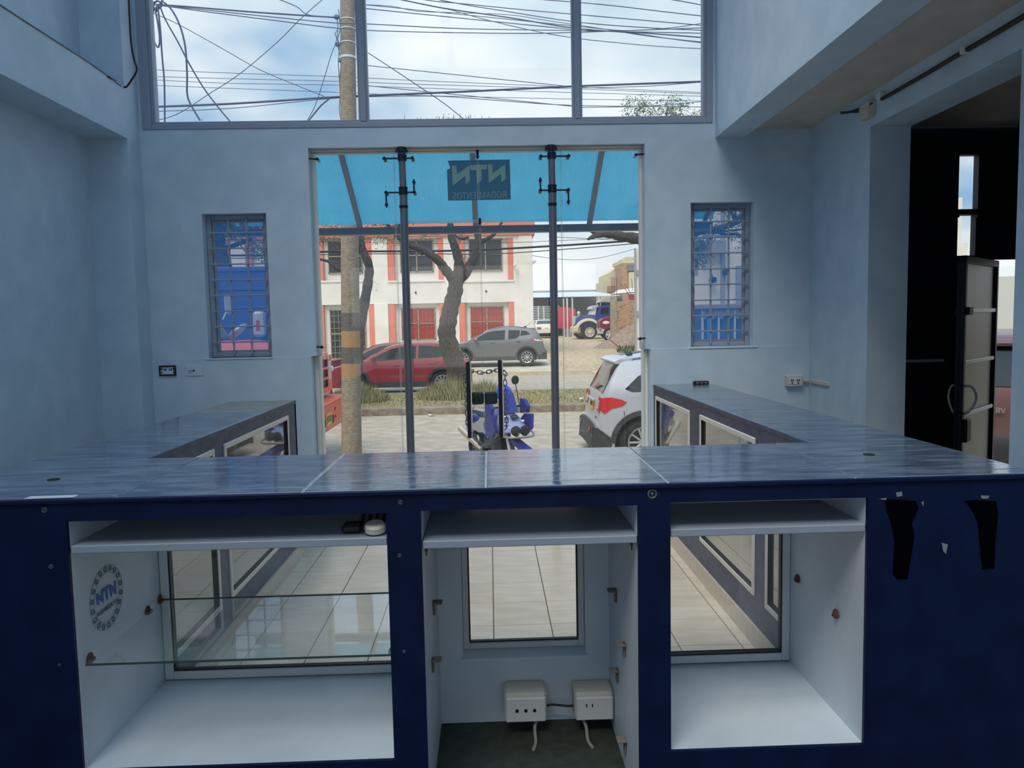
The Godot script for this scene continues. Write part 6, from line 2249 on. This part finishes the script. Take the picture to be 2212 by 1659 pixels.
	m.cspan(Vector3(xr - 8.2, STREET + 0.6, zb - 2.1), Vector3(xr - 6.1, STREET + 2.5, zb - 0.1), 0.06)
	wp(t, "cab", m, mats.off_white)
	m = MB.new()
	m.cspan(Vector3(xr - 6.0, STREET + 0.6, zb - 1.6), Vector3(xr, STREET + 0.9, zb - 0.6), 0.02)
	wp(t, "chassis", m, mats.rubber)
	for x in [-7.1, -1.3]:
		for s in [-2.05, -0.2]:
			var ty := lp(t, "tyre", ws[0], mats.rubber, Vector3(xr + x, STREET + 0.5, zb + s) - t.position)
			lp(ty, "rim", ws[1], mats.off_white)
			lp(ty, "hub", ws[2], mats.black)
	# steel tank on the lorry's side, with a red mark
	m = MB.new()
	var ta := px(546, 728, 2, zb + 0.3)
	var tb := px(566, 672, 2, zb + 0.3)
	m.cspan(Vector3(ta.x, ta.y, zb + 0.02), Vector3(tb.x, tb.y, zb + 0.3), 0.05)
	var tk := wp(t, "tool_box", m, mats.aluminium)
	m = MB.new()
	m.cspan(Vector3(lerpf(ta.x, tb.x, 0.38), lerpf(ta.y, tb.y, 0.25), zb + 0.3), Vector3(lerpf(ta.x, tb.x, 0.72), lerpf(ta.y, tb.y, 0.65), zb + 0.31), 0.003)
	wp(tk, "red_mark", m, lens)
	# white van body outside the garage
	m = MB.new()
	var vg := px(2150, 560, 2, -13.0)
	t = thing("white_van", "tall white van body standing behind the dark red suv outside", "van", Vector3(7.5, STREET, -14.5))
	m.cspan(Vector3(6.4, STREET + 0.5, -17.0), Vector3(11.5, 2.25, -12.6), 0.18)
	wp(t, "body", m, mats.off_white)
	m = MB.new()
	m.cspan(Vector3(6.6, STREET + 0.28, -16.6), Vector3(11.3, STREET + 0.55, -13.0), 0.05)
	wp(t, "chassis", m, mats.rubber)
	for x in [7.4, 10.4]:
		for zz in [-13.0, -16.5]:
			lp(t, "tyre", ws[0], mats.rubber, Vector3(x, STREET + 0.5, zz) - t.position)
	# blue conventional lorry in the lot
	var z := -54.0
	var g := lot_y(z)
	var bl := mat("lorry_blue", rgb(44, 62, 132), 0.4)
	var cream := mat("fender_cream", rgb(198, 184, 154), 0.6)
	var at := func(x: float, y: float, dz := 0.0) -> Vector3: return px(x, y, 2, z + dz)
	t = thing("bonneted_lorry", "blue bonneted lorry with cream wheel arch parked in the dirt lot", "truck", Vector3(at.call(1280, 730).x, g, z - 1.2))
	var poly := func(pts: Array) -> PackedVector2Array:
		var p := PackedVector2Array()
		for q in pts:
			var w := px(q[0], q[1], 2, z)
			p.append(Vector2(w.x, w.y))
		return p
	m = MB.new()
	m.prism(poly.call([[1243, 702], [1245, 686], [1254, 681], [1276, 679], [1289, 680], [1288, 706], [1262, 706]]), z - 2.2, z - 0.1)
	wp(t, "bonnet", m, bl)
	m = MB.new()
	m.prism(poly.call([[1286, 702], [1287, 680], [1293, 664], [1298, 660], [1320, 659], [1322, 702]]), z - 2.3, z)
	wp(t, "cab", m, bl)
	m = MB.new()
	m.prism(poly.call([[1297, 678], [1299, 666], [1315, 664], [1314, 678]]), z - 0.02, z + 0.02)
	wp(t, "side_window", m, mats.car_glass)
	m = MB.new()
	m.prism(poly.call([[1276, 667], [1280, 661], [1293, 658], [1292, 662], [1284, 668], [1278, 669]]), z - 2.2, z + 0.05)
	wp(t, "sun_visor", m, mats.rim)
	m = MB.new()
	m.prism(poly.call([[1277, 680], [1282, 669], [1290, 665], [1286, 680]]), z - 2.0, z - 0.05)
	wp(t, "windscreen", m, mats.aluminium)
	m = MB.new()
	m.prism(poly.call([[1241.5, 702], [1242.5, 684], [1246, 683], [1248, 702]]), z - 2.0, z - 0.3)
	wp(t, "radiator_grille", m, mats.rim)
	m = MB.new()
	rows = []
	var wc: Vector3 = at.call(1271, 717)
	for k in 17:
		var a := PI * (0.02 + 0.9 * k / 16.0)
		rows.append([wc + Vector3(-cos(a) * 0.78, sin(a) * 0.78, 0.15), wc + Vector3(-cos(a) * 0.98, sin(a) * 0.95, 0.18), wc + Vector3(-cos(a) * 1.05, sin(a) * 0.98, -0.35)])
	m.grid(rows, wc + Vector3(0, 0, -0.6))
	m.cspan(at.call(1239, 720) + Vector3(0, 0, -2.2), at.call(1254, 705), 0.05)
	wp(t, "front_fender", m, cream)
	m = MB.new()
	m.prism(poly.call([[1296, 653], [1300, 646], [1310, 643], [1320, 643], [1320, 653], [1306, 652]]), z - 2.2, z - 0.1)
	wp(t, "roof_load", m, mat("load_grey", rgb(176, 166, 164), 0.8))
	m = MB.new()
	m.cspan(at.call(1288, 722), at.call(1312, 709) + Vector3(0, 0, -0.5), 0.05)
	wp(t, "step_tank", m, mats.off_white)
	var w2 := wheel_parts(0.52, 0.3, 8)
	for q in [[1273.5, 718, 0.0], [1262, 718, -1.9], [1313, 719, -0.4]]:
		var c: Vector3 = at.call(q[0], q[1])
		c.y = g + 0.52
		c.z = z + q[2]
		var ty := lp(t, "tyre", w2[0], mats.rubber, c - t.position)
		lp(ty, "rim", w2[1], mats.off_white)
		lp(ty, "hub", w2[2], cream)
	m = MB.new()
	m.ell(at.call(1250, 677), Vector3(0.12, 0.16, 0.1), 10, 8)
	m.tube([at.call(1250, 677), at.call(1248, 686)], 0.03, 6)
	wp(t, "mirror", m, mats.rim)
	# red lorry nose in front of it
	z = -50.0
	t = thing("red_lorry", "red lorry nose showing beside the brick wall's post", "truck", Vector3(at.call(1306, 725).x, lot_y(z), z))
	m = MB.new()
	var pp := PackedVector2Array()
	for q in [[1296, 706], [1297, 694], [1303, 688], [1322, 683], [1324, 712], [1313, 712]]:
		var w := px(q[0], q[1], 2, z)
		pp.append(Vector2(w.x, w.y))
	m.prism(pp, z - 1.6, z)
	wp(t, "nose", m, mat("lorry_red", rgb(128, 32, 46), 0.4))
	m = MB.new()
	m.ell(px(1309, 697, 2, z + 0.02), Vector3(0.24, 0.11, 0.03), 14, 8)
	wp(t, "headlamp", m, clear)
	var w3 := wheel_parts(0.48, 0.28, 6)
	var cc := px(1318, 722, 2, z - 0.1)
	cc.y = lot_y(z) + 0.46
	var tq := lp(t, "tyre", w3[0], mats.rubber, cc - t.position)
	lp(tq, "rim", w3[1], mats.off_white)
	# slatted white stake body and a dark bus in the shed
	z = -65.0
	t = thing("stake_lorry", "white slatted stake-body lorry parked behind the old white saloon", "truck", Vector3(px(1178, 725, 2, z).x, lot_y(z), z - 1))
	for k in 8:
		m = MB.new()
		fbox(m, 1149, 1208, 661.5 + 3.6 * k, 663.8 + 3.6 * k, z, 0.0, 0.08)
		wp(t, "slat", m, mats.white_plastic)
	for x in [1150, 1162, 1174, 1190, 1204]:
		m = MB.new()
		fbox(m, x, x + 1.6, 661, 692, z, 0.06, 0.0)
		wp(t, "stake", m, mats.white_plastic)
	m = MB.new()
	fbox(m, 1149, 1208, 690, 700, z, 0.02, 4.0)
	m.span(px(1152, 722, 2, z), px(1204, 700, 2, z) - Vector3(0, 0, 4))
	wp(t, "deck", m, mats.off_white)
	z = -70.0
	t = thing("dark_bus", "dark bus with red tail lights parked under the shed roof", "bus", Vector3(px(1172, 725, 2, z).x, lot_y(z), z - 2))
	m = MB.new()
	fbox(m, 1148, 1196, 644, 724, z, 0.0, 4.0)
	wp(t, "body", m, mat("bus_dark", rgb(58, 58, 62), 0.4))
	for x in [[1150, 1156, 648], [1181, 1190, 648], [1166, 1172, 646]]:
		m = MB.new()
		fbox(m, x[0], x[1], x[2], x[2] + 3, z, 0.06, 0.0)
		wp(t, "tail_light", m, lens)

func build_motorcycle() -> void:
	var turn := deg_to_rad(-64.0)
	var c := px(1072, 960, 2, -10.5)
	var size := 0.84
	var t := thing("motorcycle", "blue touring motorcycle with twin round lamps parked outside the glass doors", "motorcycle", Vector3(c.x, STREET, -10.5), "", turn)
	t.scale = Vector3.ONE * size
	var blue := mat("bike_blue", rgb(40, 46, 128), 0.3)
	var m := MB.new()
	# forward is +x; wheels
	for q in [[0.70, "front_wheel"], [-0.70, "rear_wheel"]]:
		var ty := MB.new()
		ty.xf = Transform3D(Basis(Vector3.RIGHT, PI / 2), Vector3.ZERO)
		ty.lathe([Vector2(0.235, -0.05), Vector2(0.29, -0.06), Vector2(0.315, 0.0), Vector2(0.29, 0.06), Vector2(0.235, 0.05)], 26)
		var w := lp(t, q[1], ty, mats.rubber, Vector3(q[0], 0.315, 0))
		ty = MB.new()
		ty.xf = Transform3D(Basis(Vector3.RIGHT, PI / 2), Vector3.ZERO)
		ty.lathe([Vector2(0.22, -0.04), Vector2(0.24, 0.0), Vector2(0.22, 0.04)], 26)
		ty.lathe([Vector2(0.0, -0.06), Vector2(0.05, -0.06), Vector2(0.05, 0.06), Vector2(0.0, 0.06)], 12)
		for k in 6:
			ty.xf = Transform3D(Basis(Vector3.BACK, TAU * k / 6.0), Vector3.ZERO)
			ty.box(Vector3(0.135, 0, 0), Vector3(0.19, 0.03, 0.03))
		lp(w, "rim", ty, mats.steel_dark)
	for s in [-1.0, 1.0]:
		m = MB.new()
		m.tube([Vector3(0.70, 0.315, s * 0.09), Vector3(0.45, 0.95, s * 0.09)], 0.026, 8)
		lp(t, "fork_leg", m, mats.aluminium)
	m = MB.new()
	m.tube([Vector3(-0.7, 0.315, 0.08), Vector3(-0.1, 0.42, 0.08)], 0.03, 8)
	m.tube([Vector3(-0.7, 0.315, -0.08), Vector3(-0.1, 0.42, -0.08)], 0.03, 8)
	lp(t, "swingarm", m, mats.steel_dark)
	m = MB.new()
	m.cbox(Vector3(0.12, 0.42, 0), Vector3(0.5, 0.36, 0.34), 0.08)
	m.cbox(Vector3(0.2, 0.62, 0), Vector3(0.26, 0.2, 0.26), 0.05)
	lp(t, "engine", m, mat("engine", rgb(70, 66, 64), 0.5, 0.4))
	# tank and side fairings
	m = MB.new()
	m.ell(Vector3(0.18, 0.88, 0), Vector3(0.34, 0.17, 0.19), 18, 12)
	lp(t, "tank", m, blue)
	for s in [-1.0, 1.0]:
		m = MB.new()
		m.xf = Transform3D(Basis(Vector3.RIGHT, s * 0.15), Vector3(0, 0, s * 0.20))
		m.prism(PackedVector2Array([Vector2(0.62, 1.00), Vector2(0.66, 0.78), Vector2(0.46, 0.62), Vector2(0.30, 0.66), Vector2(0.26, 0.84), Vector2(0.40, 0.98)]), -0.03, 0.03)
		lp(t, "side_fairing", m, blue)
		m = MB.new()
		m.xf = Transform3D(Basis(Vector3.UP, s * 0.2), Vector3(-0.52, 0.82, s * 0.14))
		m.ell(Vector3.ZERO, Vector3(0.26, 0.10, 0.06), 14, 8)
		lp(t, "tail_panel", m, blue)
		m = MB.new()
		m.xf = Transform3D(Basis(Vector3(0, 0, 1), 0.25), Vector3(0.40, 1.07, s * 0.32))
		m.prism(PackedVector2Array([Vector2(-0.10, -0.07), Vector2(0.10, -0.10), Vector2(0.16, 0.0), Vector2(0.06, 0.14), Vector2(-0.05, 0.16)]), -0.03, 0.03)
		lp(t, "hand_guard", m, blue)
		m = MB.new()
		m.tube([Vector3(0.38, 1.1, s * 0.14), Vector3(0.33, 1.09, s * 0.34)], 0.016, 8)
		lp(t, "handlebar", m, mats.black)
	m = MB.new()
	m.ell(Vector3(0.30, 1.52, -0.22), Vector3(0.02, 0.075, 0.07), 14, 10)
	m.tube([Vector3(0.36, 1.1, -0.26), Vector3(0.31, 1.46, -0.22)], 0.008, 6)
	lp(t, "mirror", m, mats.black)
	# nose with beak, screen, display and twin grilled lamps
	m = MB.new()
	var rows: Array = []
	for q in [[0.40, 0.20, 1.08, 0.78], [0.55, 0.24, 1.00, 0.76], [0.72, 0.20, 0.88, 0.74], [0.86, 0.10, 0.80, 0.74]]:
		var row: Array = []
		for k in 13:
			var a := PI * k / 12.0
			row.append(Vector3(q[0], lerpf(q[3], q[2], sin(a)), -cos(a) * q[1]))
		rows.append(row)
	m.grid(rows, Vector3(0.5, 0.8, 0))
	lp(t, "nose_fairing", m, mat("bike_pale", rgb(142, 148, 190), 0.35))
	m = MB.new()
	m.prism(PackedVector2Array([Vector2(0.56, 1.02), Vector2(0.40, 1.32), Vector2(0.36, 1.30), Vector2(0.44, 1.0)]), -0.13, 0.13)
	lp(t, "windshield", m, blue)
	m = MB.new()
	m.xf = Transform3D(Basis(Vector3(0, 0, 1), -0.55), Vector3(0.66, 0.97, 0.0))
	m.cbox(Vector3.ZERO, Vector3(0.10, 0.02, 0.13), 0.005)
	lp(t, "display", m, mats.black)
	for q in [[0.62, 0.97, 0.13], [0.72, 0.90, -0.12], [0.70, 0.87, 0.16]]:
		m = MB.new()
		m.ell(Vector3(q[0], q[1], q[2]), Vector3(0.03, 0.02, 0.03), 10, 6)
		lp(t, "decal", m, mats.white_plastic)
	for s in [-0.075, 0.085]:
		m = MB.new()
		m.ell(Vector3(0.84, 0.77, s), Vector3(0.05, 0.075, 0.075), 16, 10)
		var lm := lp(t, "headlamp", m, mat("lamp_dark", rgb(84, 74, 70), 0.3))
		m = MB.new()
		for k in range(-2, 3):
			m.tube([Vector3(0.888, 0.77 - 0.06, s + k * 0.026), Vector3(0.9, 0.77, s + k * 0.026), Vector3(0.888, 0.77 + 0.06, s + k * 0.026)], 0.0035, 5)
			m.tube([Vector3(0.888, 0.77 + k * 0.026, s - 0.06), Vector3(0.9, 0.77 + k * 0.026, s), Vector3(0.888, 0.77 + k * 0.026, s + 0.06)], 0.0035, 5)
		m.ring(Vector3(0.87, 0.77, s), 0.076, 0.006, Vector3.RIGHT, 20, 6)
		lp(lm, "lamp_grille", m, mats.black)
	m = MB.new()
	m.tube(smooth_path([Vector3(0.45, 0.78, 0.30), Vector3(0.66, 0.70, 0.30), Vector3(0.92, 0.68, 0.18), Vector3(0.95, 0.68, -0.14), Vector3(0.72, 0.70, -0.30), Vector3(0.45, 0.78, -0.30)], 5), 0.016, 8)
	lp(t, "crash_bar", m, mat("bar_grey", rgb(150, 144, 140), 0.4, 0.4))
	m = MB.new()
	m.prism(PackedVector2Array([Vector2(0.62, 0.64), Vector2(1.16, 0.50), Vector2(1.14, 0.46), Vector2(0.78, 0.52), Vector2(0.62, 0.56)]), -0.07, 0.07)
	lp(t, "front_fender", m, blue)
	# seat with a clear cover, helmet, exhaust
	m = MB.new()
	m.cbox(Vector3(-0.35, 0.90, 0), Vector3(0.8, 0.12, 0.28), 0.05)
	m.cbox(Vector3(-0.55, 0.72, 0), Vector3(0.5, 0.3, 0.2), 0.05)
	lp(t, "seat", m, mats.rubber)
	m = MB.new()
	rows = []
	for i in 9:
		var row: Array = []
		for j in 11:
			var u := i / 8.0
			var s := j / 5.0 - 1.0
			row.append(Vector3(lerpf(-0.75, 0.02, u) + 0.02 * sin(j * 2.0), 0.985 - 0.34 * pow(absf(s), 2.2) + 0.015 * sin(i * 2.3 + j * 1.7), s * 0.22))
		rows.append(row)
	m.grid(rows, Vector3(-0.35, 0.5, 0))
	lp(t, "seat_cover", m, mat("cover_grey", rgb(140, 140, 134), 0.25))
	m = MB.new()
	m.xf = Transform3D(Basis(Vector3.UP, 0.0), Vector3.ZERO)
	m.tube([Vector3(-0.25, 0.34, 0.16), Vector3(-0.55, 0.48, 0.2), Vector3(-0.95, 0.62, 0.22)], [0.03, 0.055, 0.06], 14)
	m.tube([Vector3(-0.25, 0.34, -0.16), Vector3(-0.55, 0.48, -0.2), Vector3(-0.95, 0.62, -0.22)], [0.03, 0.055, 0.06], 14)
	lp(t, "exhaust", m, mat("exhaust", rgb(196, 184, 164), 0.3, 0.5))
	# helmet hung on the handlebar
	var fwd := Basis(Vector3.UP, turn)
	var hp := t.position + fwd * Vector3(0.10, 1.06, -0.08)
	var h := thing("helmet", "blue white and lime motorcycle helmet hung on the motorcycle's handlebar", "helmet", hp - Vector3(0, 0.14, 0), "", turn + 0.6)
	m = MB.new()
	m.ell(Vector3(0, 0.14, 0), Vector3(0.13, 0.15, 0.125), 20, 14)
	lp(h, "shell", m, mat("helmet_blue", rgb(44, 70, 182), 0.2))
	m = MB.new()
	for q in [[0.3, 0.0], [0.9, 0.03], [-0.4, 0.0]]:
		m.ring(Vector3(0, 0.14, 0), 0.136, 0.016, Vector3(cos(q[0]), 0.2, sin(q[0])), 24, 6, 0.3, 2.6)
	lp(h, "white_stripe", m, mats.white_plastic)
	m = MB.new()
	m.ring(Vector3(0.0, 0.14, 0.0), 0.136, 0.016, Vector3(0.5, 0.1, -0.8), 20, 6, 0.5, 2.2)
	lp(h, "lime_stripe", m, mat("lime", rgb(190, 226, 60), 0.4))
	m = MB.new()
	m.ell(Vector3(0.075, 0.10, 0.03), Vector3(0.07, 0.10, 0.09), 14, 10)
	lp(h, "chin_guard", m, mat("helmet_light", rgb(70, 150, 214), 0.25))

# ---------------------------------------------------------------- pole and overhead cables
func build_wires() -> void:
	var z := -10.6
	var conc := nmat("pole_concrete", rgb(128, 114, 96), rgb(156, 141, 121), 0.9, Vector3(1.4, 1.4, 1.4), 0.02, 0.12, 0.5)
	var b := px(762, 1000, 2, z)
	b.y = STREET + 0.15
	b.x = px(759, 970, 2, z).x
	var t := thing("concrete_pole", "tall concrete street pole with faded black and yellow bands", "pole", b)
	var ptop := px(750, -60, 2, z)
	var at_y := func(y: float) -> Vector3: return b.lerp(ptop, (y - b.y) / (ptop.y - b.y))
	var rad := func(y: float) -> float: return lerpf(0.142, 0.094, (y - b.y) / (ptop.y - b.y))
	var ys := [b.y, px(757, 812, 2, z).y, px(757, 785, 2, z).y, px(757, 750, 2, z).y, px(757, 715, 2, z).y, px(757, 676, 2, z).y, ptop.y]
	var yel := nmat("pole_yellow", rgb(140, 104, 66), rgb(186, 146, 96), 0.9, Vector3(2.4, 2.4, 2.4), 0.05, 0.4)
	var blk := nmat("pole_black", rgb(34, 32, 32), rgb(138, 128, 114), 0.9, Vector3(2.6, 2.6, 2.6), 0.06, 0.5)
	for i in 6:
		var m := MB.new()
		var pts: Array = []
		var rr: Array = []
		for k in 5:
			var y := lerpf(ys[i], ys[i + 1], k / 4.0)
			pts.append(at_y.call(y)); rr.append(rad.call(y))
		m.tube(pts, rr, 24)
		wp(t, "painted_band" if i > 0 and i < 5 else "shaft", m, [conc, yel, blk, yel, blk, conc][i])
	for y in [45, 65, 128, 95]:
		var q: Vector3 = at_y.call(px(750, y, 2, z).y)
		var m := MB.new()
		m.tube([q, q + Vector3(0, 0.03 if y == 128 else 0.012, 0)], rad.call(q.y) + 0.006, 24)
		wp(t, "steel_strap", m, mats.aluminium)
	for q in [[[726, 30], [730, 60], [724, 75], [733, 95], [731, 140], [735, 200], [733, 235], [737, 262]], [[731, 20], [735, 60], [729, 90], [736, 130], [734, 180], [738, 260]]]:
		var m := MB.new()
		var pts: Array = []
		for e in q: pts.append(px(e[0], e[1], 2, z + 0.02))
		m.tube(smooth_path(pts, 4), 0.006, 5)
		wp(t, "cable", m, mats.steel_dark)
	for q in [[727, 37, 5], [729, 96, 5], [735, 130, 5]]:
		var m := MB.new()
		m.cbox(px(q[0], q[1], 2, z + 0.05), Vector3(0.06, 0.05, 0.05), 0.01)
		wp(t, "clamp", m, mats.steel_dark)
	var wire := mat("wire", rgb(72, 80, 110), 0.6)
	var runs := [
		# points across the upper window, half-thickness in metres, depth
		[[[200, 236], [325, 231], [500, 224], [700, 211], [780, 207], [1000, 198], [1250, 186], [1520, 176], [1700, 168]], 0.014, -10.6, "thick overhead cable crossing all three tall window panes"],
		[[[200, 246], [325, 241], [500, 234], [700, 214], [800, 209], [950, 208], [1100, 219], [1250, 228], [1520, 231]], 0.005, -10.7, "thin cable hanging just under the thick overhead cable"],
		[[[200, -6], [320, 8], [400, 14], [560, 27], [730, 38]], 0.010, -10.5, "overhead cable from the wire bundle to the pole top"],
		[[[200, -4], [320, 9], [430, 20], [600, 38], [730, 50], [800, 52], [1000, 62], [1240, 66], [1520, 72]], 0.006, -10.4, "overhead wire passing the pole below its top strap"],
		[[[200, -2], [330, 10], [450, 26], [600, 45], [730, 61], [860, 68], [1100, 72], [1240, 70], [1520, 60]], 0.006, -10.3, "overhead wire sagging across the middle tall pane"],
		[[[320, 150], [500, 158], [740, 166], [900, 174], [1240, 188], [1520, 200]], 0.005, -14.0, "far thin overhead wire, topmost of its four"],
		[[[320, 165], [500, 170], [740, 176], [900, 182], [1240, 192], [1520, 203]], 0.005, -14.2, "far thin overhead wire, second of its four"],
		[[[320, 172], [500, 180], [740, 184], [900, 190], [1240, 200], [1520, 208]], 0.005, -14.4, "far thin overhead wire, third of its four"],
		[[[320, 184], [500, 191], [740, 200], [900, 206], [1240, 214], [1520, 218]], 0.005, -14.6, "far thin overhead wire, lowest of its four"],
		[[[800, -14], [870, 0], [960, 18], [1100, 38], [1250, 62], [1400, 72], [1530, 82]], 0.009, -10.4, "dark overhead cable slanting down across the middle and treetop-side panes"],
		[[[830, -20], [920, 0], [1000, 8], [1140, 22], [1300, 36], [1530, 56]], 0.006, -10.5, "slanting overhead wire above the dark slanting cable"],
		[[[880, -20], [960, 2], [1090, 24], [1250, 48], [1400, 60], [1530, 66]], 0.006, -10.2, "slanting overhead wire between two darker ones"],
		[[[790, 10], [850, 14], [900, 24], [1000, 28], [1100, 32], [1180, 44], [1300, 62], [1400, 78], [1530, 92]], 0.005, -10.9, "wavy overhead wire dipping through the middle pane"],
		[[[840, -6], [960, 18], [1040, 40], [1150, 66], [1240, 82], [1330, 92], [1420, 100], [1530, 106]], 0.005, -11.0, "loose wire hanging low below the slanting cables"],
		[[[1260, 66], [1350, 70], [1450, 84], [1530, 94]], 0.006, -10.8, "short steep wire among the bundle in the treetop-side pane"],
		[[[1260, 58], [1350, 66], [1450, 60], [1530, 48]], 0.005, -10.8, "wire crossing upward through the bundle in the treetop-side pane"],
		[[[1260, 6], [1340, 14], [1440, 26], [1530, 36]], 0.006, -10.6, "wire high in the treetop-side pane above the bundle"],
		[[[1430, -4], [1480, 4], [1530, 14]], 0.006, -10.6, "topmost short wire in the corner of the treetop-side pane"],
		[[[316, 264], [380, 248], [450, 204], [520, 158], [600, 90], [650, 40], [700, -4]], 0.005, -10.8, "thin wire rising steeply across the pole-side pane"],
		[[[310, 20], [380, 50], [480, 105], [560, 150], [640, 184], [700, 208]], 0.005, -10.6, "thin wire falling from the bundle to the thick cable"],
		[[[795, 114], [850, 150], [910, 190], [960, 224], [1000, 256], [1040, 290]], 0.006, -10.6, "straight guy wire falling across the middle pane"],
		[[[660, 266], [680, 230], [700, 170], [715, 120], [726, 90], [730, 60]], 0.005, -10.5, "slack wire falling from the pole into the pole-side pane"],
		[[[664, 264], [690, 232], [705, 218], [716, 210]], 0.010, -10.55, "short dark drop cable with clamp hanging from the thick cable"],
		[[[590, -6], [640, 14], [660, 30], [690, 36], [728, 37]], 0.006, -10.4, "slack wire curling to the clamp on the pole"],
		[[[1260, 190], [1400, 186], [1530, 176]], 0.005, -10.9, "thin wire just below the thick cable in the treetop-side pane"],
		[[[1260, 232], [1400, 229], [1530, 218]], 0.005, -10.9, "lowest wire crossing the treetop in the treetop-side pane"],
		# loose ends hanging in the pole-side pane
		[[[326, -6], [332, 14], [329, 40], [330, 76], [335, 94], [342, 102], [345, 84], [341, 50], [336, 20], [346, 8], [352, -2]], 0.011, -10.2, "looped end of cable hanging from the wire bundle"],
		[[[340, 10], [346, 60], [350, 120], [355, 180], [356, 262], [357, 290]], 0.011, -10.2, "straight loose cable end hanging down the pole-side pane"],
		[[[344, 8], [356, 40], [384, 90], [410, 140], [440, 190], [470, 230], [500, 266]], 0.010, -10.15, "loose cable slanting down through the pole-side pane to the window sill"],
		[[[350, 2], [370, 20], [388, 54], [400, 100], [404, 160], [404, 200], [410, 222], [426, 250], [432, 260]], 0.012, -10.1, "bent loose cable end curling down beside the slanting one"],
		[[[318, 2], [330, 20], [348, 14], [342, 2], [330, 10], [338, 24], [350, 6]], 0.012, -10.25, "knot of cable where the wires meet in the corner"]]
	for q in runs:
		var m := MB.new()
		var pts: Array = []
		for e in q[0]: pts.append(px(e[0], e[1], 2, q[2]))
		var path := smooth_path(pts, 4)
		if q[0][0][0] < 325 and q[0][-1][0] > 700 or q[0][0][0] >= 780 and q[0][-1][0] > 1500 or q[0][0][0] == 1430:
			var far: bool = q[2] < -13.0
			if q[0][0][0] < 325: path.insert(0, Vector3(-11.0 if far else -9.2, pts[0].y + (pts[0].y - pts[1].y) * 0.8, -18.0 if far else -9.6))
			else: path.insert(0, Vector3(ptop.x + 0.1, pts[0].y + 0.25, z))
			if q[0][-1][0] > 1500: path.append(Vector3(11.0 if far else 9.5, pts[-1].y + (pts[-1].y - pts[-2].y) * 1.2, -18.0 if far else -9.6))
		m.tube(path, q[1], 6)
		single("overhead_cable", m, wire, q[3], "cable", "overhead cables")
	# cables lower down, seen through the door glass
	var low := [[[[560, 552], [690, 544], [800, 543], [1000, 541], [1200, 531], [1400, 517], [1560, 500]], 0.032, -22.0, "thick black cable bundle crossing the white house front"],
		[[[560, 558], [690, 550], [900, 548], [1050, 549], [1200, 540], [1400, 524]], 0.014, -22.2, "cable hanging just below the black cable bundle"],
		[[[1200, 512], [1280, 516], [1400, 522]], 0.008, -22.4, "thin wire above the dirt lot under the tree branch"],
		[[[560, 520], [700, 522], [900, 526], [1100, 524], [1250, 518], [1400, 512]], 0.008, -24.0, "thin wire over the house's upper windows"],
		[[[1149, 552], [1200, 559], [1260, 561], [1310, 554], [1370, 538]], 0.012, -40.0, "slack wire from the white house corner across the sky"]]
	for q in low:
		var m := MB.new()
		var pts: Array = []
		for e in q[0]: pts.append(px(e[0], e[1], 2, q[2]))
		var path := smooth_path(pts, 5)
		if q[2] > -30.0:
			if q[0][0][0] < 600: path.insert(0, Vector3(-12.5, pts[0].y, -20.6))
			path.append(Vector3(12.5, pts[-1].y + 0.4, -20.6))
		m.tube(path, q[1], 6)
		single("street_cable", m, mats.black, q[3], "cable", "cables along the street")
	# the poles that carry them further along the street
	for q in [[-9.2, -9.6, 8.0, -0.45, "concrete pole on the pavement behind the orange tipper truck"], [9.5, -9.6, 8.0, -0.45, "concrete pole on the pavement near the dark red suv"], [-11.0, -18.0, 8.5, -0.45, "concrete pole on the median past the blue box lorry"], [11.0, -18.0, 8.5, -0.45, "concrete pole on the median near the kiosk"], [-12.5, -20.6, 7.0, -0.45, "short concrete pole on the median past the dense dark tree"], [12.5, -20.6, 7.0, -0.45, "short concrete pole on the median beside the kiosk roof"]]:
		var t2 := thing("utility_pole", q[4], "pole", Vector3(q[0], q[3], q[1]), "utility poles along the street")
		var m := MB.new()
		m.tube([Vector3(q[0], q[3] - 0.1, q[1]), Vector3(q[0], q[2], q[1])], [0.15, 0.1], 16)
		wp(t2, "shaft", m, conc)
		m = MB.new()
		m.cbox(Vector3(q[0], q[2] - 0.5, q[1]), Vector3(0.1, 0.1, 1.2), 0.01)
		wp(t2, "crossarm", m, mats.steel_dark)
